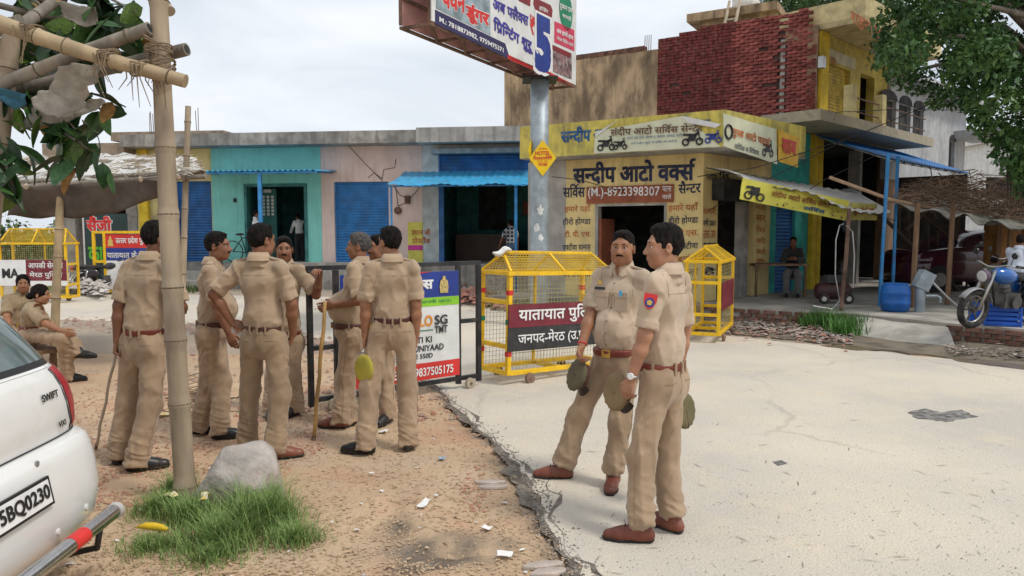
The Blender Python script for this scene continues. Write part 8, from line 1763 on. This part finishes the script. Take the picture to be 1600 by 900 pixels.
p = gnd(862, 478) + Vector((0, .8, 0)); motorcycle('red motorcycle seen from behind through the mesh of the yellow barrier', p, p + Vector((.25, 1.2, 0)), (.25, .015, .02), R(6))
p = gnd(935, 474) + Vector((.1, 1.0, 0)); motorcycle('dark motorcycle parked side-on before the workshop, behind the yellow barrier', p, p + Vector((-1.2, .35, 0)), (.03, .03, .035), R(6))
p = gnd(118, 462) + Vector((0, .5, 0)); motorcycle('dark motorcycle with red tail lamp at the left end of the police poster barrier', p, p + Vector((1.2, .5, 0)), (.03, .03, .035), R(6))
p = Vector((12.3, 16.5, PF)); motorcycle('motorcycle half in shadow behind the man in pale blue', at(1640, 470, 13.2) * 1, at(1560, 470, 14.2), (.04, .04, .045), 0).location.z = PF
bc = thing('bicycle', 'black bicycle leaning by the blue shutter left of the turquoise doorway', 'bicycle', row.P(row.su(350, .9), FL - .002, .35)); bc.rotation_euler = (R(8), 0, math.atan2(row.ax.y, row.ax.x))
for x in (0, 1.05):
    mb = MB(); mb.torus((x, 0, .335), (0, 1, 0), .32, .016, 30, 6); w_ = mb.build('wheel', M['rubber'], bc, smooth=True)
    mb = MB()
    for k in range(10): a = k * math.pi / 5; mb.tube((x, 0, .335), (x + .31 * math.cos(a), 0, .335 + .31 * math.sin(a)), .003, n=4)
    tag(mb.build('spokes', M['steel'], w_), kind='stuff')
mb = MB()
for a, b in (((0, 0, .335), (.42, 0, .30)), ((.42, 0, .30), (.30, 0, .82)), ((0, 0, .335), (.32, 0, .72)), ((.42, 0, .30), (.86, 0, .72)), ((.32, 0, .74), (.84, 0, .80)), ((1.05, 0, .335), (.83, 0, .90))): mb.tube(a, b, .016, n=7)
mb.build('frame', M['black'], bc, smooth=True); mb = MB(); mb.path([(.66, -.27, .93), (.82, -.18, .96), (.83, 0, .92), (.82, .18, .96), (.66, .27, .93)], .012, 7); mb.build('handlebar', M['steel'], bc, smooth=True); mb = MB(); mb.grid([[Vector((.28 + q.x * .14, q.y * .09 * (1.2 - q.x * .5), .86 + q.z * .035)) for q in rw] for rw in dome(6)]); mb.build('saddle', M['rubber'], bc, smooth=True)
# ------------------------------------------------------------------ litter, rubble and the grain of the ground
rs = random.Random(77); NE2 = [(p.x, p.y) for p in near_edge]
def on_dirt(n, umin, umax, vmin, vmax, seed):
    rr = np.random.RandomState(seed); u = rr.uniform(umin, umax, n); v = vmin + (vmax - vmin) * rr.uniform(0, 1, n) ** .8; P = np.array([list(gnd(a, b)) for a, b in zip(u, v)]); ok = ~inside(P[:, 0], P[:, 1], road_plan); mud_c = gnd(712, 858); ok &= (np.hypot((P[:, 0] - mud_c.x) / .30, (P[:, 1] - mud_c.y) / .19) > 1) | (rr.uniform(0, 1, n) < .25); return P[ok]
def gz(x, y): return -.004
def chips(P, smin, smax, seed, flat=.35):
    """small angular bits, five-sided, merged in one mesh"""
    rr = np.random.RandomState(seed); n = len(P); s = rr.uniform(smin, smax, n) * rr.uniform(.5, 1, n); base = np.array([(1, 0, 0), (.2, .9, 0), (-.9, .4, 0), (-.5, -.8, 0), (.5, -.6, 0), (0, 0, 1)], float); V = np.repeat(base[None], n, 0) + rr.uniform(-.25, .25, (n, 6, 3)); a = rr.uniform(0, 6.28, n); ca, sa = np.cos(a), np.sin(a); x = V[..., 0] * ca[:, None] - V[..., 1] * sa[:, None]; y = V[..., 0] * sa[:, None] + V[..., 1] * ca[:, None]
    V = np.stack([x, y, np.maximum(V[..., 2], -.1) * flat], 2) * s[:, None, None] + P[:, None, :] + np.array([0, 0, .002]); i = np.arange(n) * 6; F_ = np.concatenate([np.stack([i + k, i + (k + 1) % 5, i + 5], 1) for k in range(5)]); return V.reshape(-1, 3), F_
def flakes(P, lmin, lmax, wr, seed, lift=.004):
    """curled dry leaves, straws and paper bits"""
    rr = np.random.RandomState(seed); n = len(P); L = rr.uniform(lmin, lmax, n); a = rr.uniform(0, 6.28, n); dx = np.stack([np.cos(a), np.sin(a), np.zeros(n)], 1); dy = np.stack([-np.sin(a), np.cos(a), np.zeros(n)], 1); w = L * wr * rr.uniform(.6, 1.3, n); z = np.array([0, 0, 1.]); h1 = rr.uniform(.0, .35, n) * w; h2 = rr.uniform(0, .3, n) * w
    c = P + np.array([0, 0, lift]); V = np.stack([c - dx * L[:, None] / 2, c - dy * w[:, None] / 2 + z * h1[:, None], c + dx * L[:, None] / 2 + z * h2[:, None], c + dy * w[:, None] / 2 + z * h1[:, None]], 1); i = np.arange(n) * 4; return V.reshape(-1, 3), np.concatenate([np.stack([i, i + 1, i + 2], 1), np.stack([i, i + 2, i + 3], 1)])
def stuff(name, V, F_, m): o = link(name, np_mesh(name, V, F_, m, False)); tag(o, kind='stuff'); return o
PEB = mat('soil_crumb', (.52, .375, .24), .95, var=.3, vscale=20, col2=(.38, .26, .165), bump=.2)
stuff('soil_crumbs', *chips(on_dirt(26000, -250, 930, 500, 1010, 1), .003, .014, 2, .6), PEB)
BRK = mat('brick_grit', (.45, .22, .14), .95, var=.3, vscale=20, col2=(.36, .17, .11), bump=.2)
P_ = on_dirt(15000, -100, 760, 505, 800, 3); kk = vnoise(P_ * np.array([1.1, .8, 1]), 40) > .12; stuff('brick_grit', *chips(P_[kk], .003, .018, 4, .5), BRK)
P_ = on_dirt(700, 180, 760, 500, 660, 5); stuff('brick_rubble', *chips(P_, .015, .055, 6, .6), mat('rubble_brick', (.36, .15, .10), .95, var=.4, vscale=6, col2=(.33, .28, .23), bump=.3))
stuff('dry_leaf_litter', *flakes(on_dirt(900, -150, 900, 505, 990, 7), .02, .055, .4, 8), mat('dry_litter', (.45, .34, .19), .9, var=.35, vscale=9, col2=(.22, .15, .09), bump=0))
stuff('straw_litter', *flakes(on_dirt(2600, -150, 880, 505, 990, 9), .03, .12, .06, 10), mat('straw', (.50, .40, .25), .9, var=.3, vscale=9, col2=(.28, .19, .12), bump=0))
stuff('paper_scraps', *flakes(on_dirt(80, 100, 860, 505, 960, 11), .02, .06, .6, 12, .006), mat('paper_scrap', (.68, .66, .62), .8, var=.15, bump=0))
# grit along the road edge, and specks and straws on the road
rr = np.random.RandomState(13); P_ = np.array(NE2)[rr.randint(0, len(NE2), 5200)]; P_ = np.concatenate([P_ + rr.normal(0, .055, P_.shape), np.full((len(P_), 1), .004)], 1); P_ = P_[P_[:, 1] < 9]; stuff('edge_gravel', *chips(P_, .003, .016, 14, .7), mat('road_edge_grit', (.30, .27, .23), .95, var=.4, vscale=20, col2=(.12, .105, .09), bump=.2))
def on_road(n, umin, umax, vmin, vmax, seed):
    r2 = np.random.RandomState(seed); P = np.array([list(gnd(a, b)) for a, b in zip(r2.uniform(umin, umax, n), vmin + (vmax - vmin) * r2.uniform(0, 1, n) ** .7)]); ok = inside(P[:, 0], P[:, 1], road_plan); P = P[ok]; P[:, 2] = .0075; return P
stuff('road_grit', *chips(on_road(2600, 650, 1700, 505, 980, 15), .0015, .006, 16, .6), mat('dark_grit', (.20, .18, .155), .95, var=.4, vscale=20, bump=0)); stuff('road_straw', *flakes(on_road(220, 650, 1700, 505, 980, 17), .03, .14, .05, 18, .003), mat('dark_straw', (.19, .16, .13), .95, var=.3, bump=0))
# rubbish bank before the platform and brick heaps across the road
def band(n, px, spread, seed):
    r2 = np.random.RandomState(seed); out = []
    for k in range(n): i = r2.randint(len(px) - 1); t_ = r2.uniform(); u = px[i][0] + (px[i + 1][0] - px[i][0]) * t_; v = px[i][1] + (px[i + 1][1] - px[i][1]) * t_ + r2.normal(0, spread); g = gnd(u, v); out.append((g.x, g.y, .012 + r2.uniform(0, .03)))
    return np.array(out)
bk_ = [(1080, 508), (1160, 513), (1250, 520), (1330, 529)]; stuff('rubbish_bits', *flakes(band(520, bk_, 6, 19), .05, .22, .5, 20, .01), mat('mixed_rubbish', (.52, .49, .45), .85, var=.3, vscale=5, col2=(.16, .12, .10), dirt=(.36, .13, .09), dscale=7, damt=.6, bump=0)); stuff('gutter_rubble', *chips(band(420, bk_, 8, 21), .015, .07, 22, .6), MATS['rubble_brick'])
bk2 = [(1480, 548), (1540, 553), (1620, 560)]; stuff('gutter_rubble', *chips(band(260, bk2, 4, 23), .015, .05, 24, .6), mat('wet_rubble', (.16, .13, .10), .9, var=.3, bump=.2)); stuff('rubbish_bits', *flakes(band(90, bk2, 4, 25), .04, .14, .5, 26, .01), MATS['mixed_rubbish'])
bk3 = [(672, 466), (700, 468), (745, 472), (800, 478), (900, 490)]; P_ = band(1500, bk3, 5, 27); P_[:, 2] += np.random.RandomState(1).uniform(0, .25, len(P_)) * np.exp(-((P_[:, 0] + 1.3) / 1.0) ** 2); stuff('brick_heap', *chips(P_, .04, .12, 28, .7), mat('heap_brick', (.40, .15, .10), .95, var=.35, vscale=5, col2=(.30, .20, .16), bump=.3))
bk4 = [(92, 452), (112, 452), (135, 456), (165, 462)]; P_ = band(700, bk4, 4, 29); P_[:, 2] += np.random.RandomState(2).uniform(0, .35, len(P_)); stuff('plaster_rubble', *chips(P_, .05, .2, 30, .6), mat('pale_rubble', (.60, .58, .55), .95, var=.3, vscale=3, col2=(.35, .30, .26), bump=.3))
bk5 = [(100, 505), (200, 509), (300, 515), (400, 520), (480, 532), (560, 553), (640, 583)]; P_ = band(1300, bk5, 5, 31); P_[:, 2] -= .01; stuff('road_edge_rubble', *chips(P_, .015, .06, 32, .5), mat('edge_brick', (.38, .20, .15), .95, var=.35, vscale=6, col2=(.30, .26, .22), bump=.3))
# single pieces
def scrap(name, label, u, v, size, m, seed, cat='litter', z=.0):
    g = gnd(u, v); n = 8; rows = []; r2 = np.random.RandomState(seed)
    for j in range(n + 1):
        rr_ = []
        for i in range(n + 1):
            x, y = (i / n - .5) * size[0], (j / n - .5) * size[1]; q = np.array([[x * 30 + seed, y * 30, 0.]]); rr_.append(Vector((x * (1 + .3 * float(vnoise(q * .6, 3)[0])), y * (1 + .3 * float(vnoise(q * .6, 4)[0])), .006 + size[2] * (.5 + .5 * float(vnoise(q, 5)[0])))))
        rows.append(rr_)
    mb = MB(); mb.grid(rows); o = mb.build(name, m, smooth=False); o.location = g + Vector((0, 0, z)); o.rotation_euler = (0, 0, r2.uniform(0, 3)); o.modifiers.new('thick', 'SOLIDIFY').thickness = .002; tag(o, label, cat)
PW = mat('white_paper', (.78, .77, .74), .7, var=.05, bump=0); YW = mat('yellow_wrapper', (.75, .50, .02), .4, var=.2, vscale=30, col2=(.75, .70, .55), bump=0)
scrap('paper_cup', 'crumpled white paper scrap on the dirt behind the olive-cap officer', 599, 676, (.07, .06, .03), PW, 1); scrap('paper_scrap', 'flat white wrapper on the dirt in the foreground', 664, 787, (.16, .05, .015), PW, 2); scrap('paper_scrap', 'small pale blue scrap on the dirt near the road edge', 691, 718, (.05, .05, .02), mat('blue_scrap', (.3, .5, .7), .7), 3); scrap('plastic_sheet', 'clear pale plastic scrap beside the muddy rut', 786, 870, (.09, .06, .02), PW, 4); scrap('snack_wrapper', 'yellow snack wrapper on the dirt behind the bamboo post', 257, 651, (.12, .08, .03), YW, 5); scrap('paper_scrap', 'white paper bit at the muddy rut edge', 760, 828, (.06, .05, .02), PW, 6)
scrap('snack_wrapper', 'yellow wrapper in the grass against the bamboo post', 320, 806, (.05, .12, .06), YW, 7, z=.08); scrap('snack_wrapper', 'yellow wrapper in the grass left of the bamboo post', 266, 795, (.10, .06, .04), YW, 8, z=.06)
g = gnd(240, 841); mb = MB(); mb.path([(-.10, 0, .03), (-.05, .01, .035), (0, .012, .032), (.05, .008, .03), (.09, -.005, .03)], [.008, .02, .023, .02, .009], 9); o = mb.build('banana_peel', mat('banana_yellow', (.80, .52, .02), .5, var=.1, bump=0), smooth=True); o.location = g + Vector((0, 0, .03)); o.rotation_euler = (0, 0, R(-8)); tag(o, 'yellow banana peel lying in the grass by the bumper guard', 'banana peel')
for k, (u, v) in enumerate(((848, 885), (858, 896), (765, 755), (772, 762))):
    mb = MB(); r2 = random.Random(k); a_ = [Vector((.11 * math.cos(2 * math.pi * i / 9) * r2.uniform(.8, 1.1), .04 * math.sin(2 * math.pi * i / 9) * r2.uniform(.8, 1.1), 0)) for i in range(9)]; mb.prism(a_, (0, 0, .022)); o = mb.build('flat_stone', mat('flat_stone_face', (.50, .42, .36), .9, var=.2, bump=.4), bevel=.006); o.location = gnd(u, v) + Vector((0, 0, -.004)); o.rotation_euler = (0, 0, r2.uniform(-.1, .3)); tag(o, ['flat pinkish stone slab at the bottom edge beside the road', 'second flat stone slab just below the first at the bottom edge', 'flat stone in the dirt left of the eroded road edge', 'flat stone touching the other one left of the eroded road edge'][k], 'stone')
P_ = np.array([list(gnd(u, v)) for u, v in [(rs.gauss(310, 22), rs.gauss(622, 14)) for _ in range(60)]]); tw = MB()
for p in P_: a = rs.uniform(-.6, .6); d_ = Vector((math.cos(a), math.sin(a) * .6, rs.uniform(-.05, .25))) * rs.uniform(.12, .3); c = Vector(p) + Vector((0, 0, .03)); tw.path([c - d_ * .5, c + Vector((0, 0, .01)), c + d_ * .5], [.006, .006, .003], 4)
tag(tw.build('twig_pile', MATS['dry_sticks']), kind='stuff')

# ------------------------------------------------------------------ words for the uncountable things
STUFF_LABELS = {'soil_crumbs': ('loose soil crumbs scattered over the dirt shoulder', 'soil'), 'brick_grit': ('fine red brick grit patches on the dirt shoulder', 'grit'), 'brick_rubble': ('broken brick bits on the dirt behind the officers', 'rubble'), 'dry_leaf_litter': ('dry leaf litter lying over the dirt', 'leaves'), 'straw_litter': ('pale straw bits strewn over the dirt', 'straw'), 'paper_scraps': ('tiny white paper scraps dotted over the dirt', 'litter'), 'edge_gravel': ('grey grit along the broken road edge', 'gravel'), 'road_grit': ('dark specks of grit on the pale road', 'grit'), 'road_straw': ('thin dark straws lying on the pale road', 'straw'), 'brick_heap': ('heap of broken red bricks behind the black frame barrier', 'rubble'), 'plaster_rubble': ('white plaster rubble heap beside the police poster barrier', 'rubble'), 'road_edge_rubble': ('brick crumbs along the far edge of the dirt', 'rubble'), 'twig_pile': ('small heap of twigs on the dirt behind the bamboo post', 'twigs'), 'grass_clump': ('wispy green grass clump round the bamboo post and boulder', 'grass'), 'weed_patch': ('bright green weeds before the raised platform', 'weeds'), 'roadside_weeds': ('thin weeds along the far roadside', 'weeds'), 'far_thicket': ('distant green thicket at the far left', 'thicket'), 'rubbish_bits': ('mixed rubbish strewn in the gutter', 'litter'), 'gutter_rubble': ('broken brick and stone in the gutter', 'rubble')}
for o in bpy.data.objects:
    if o.parent is None and o.get('kind') == 'stuff':
        l_ = STUFF_LABELS.get(o.name.split('.')[0])
        if l_: tag(o, l_[0] + (' at the right edge' if o.name.endswith('.001') else ''), l_[1])
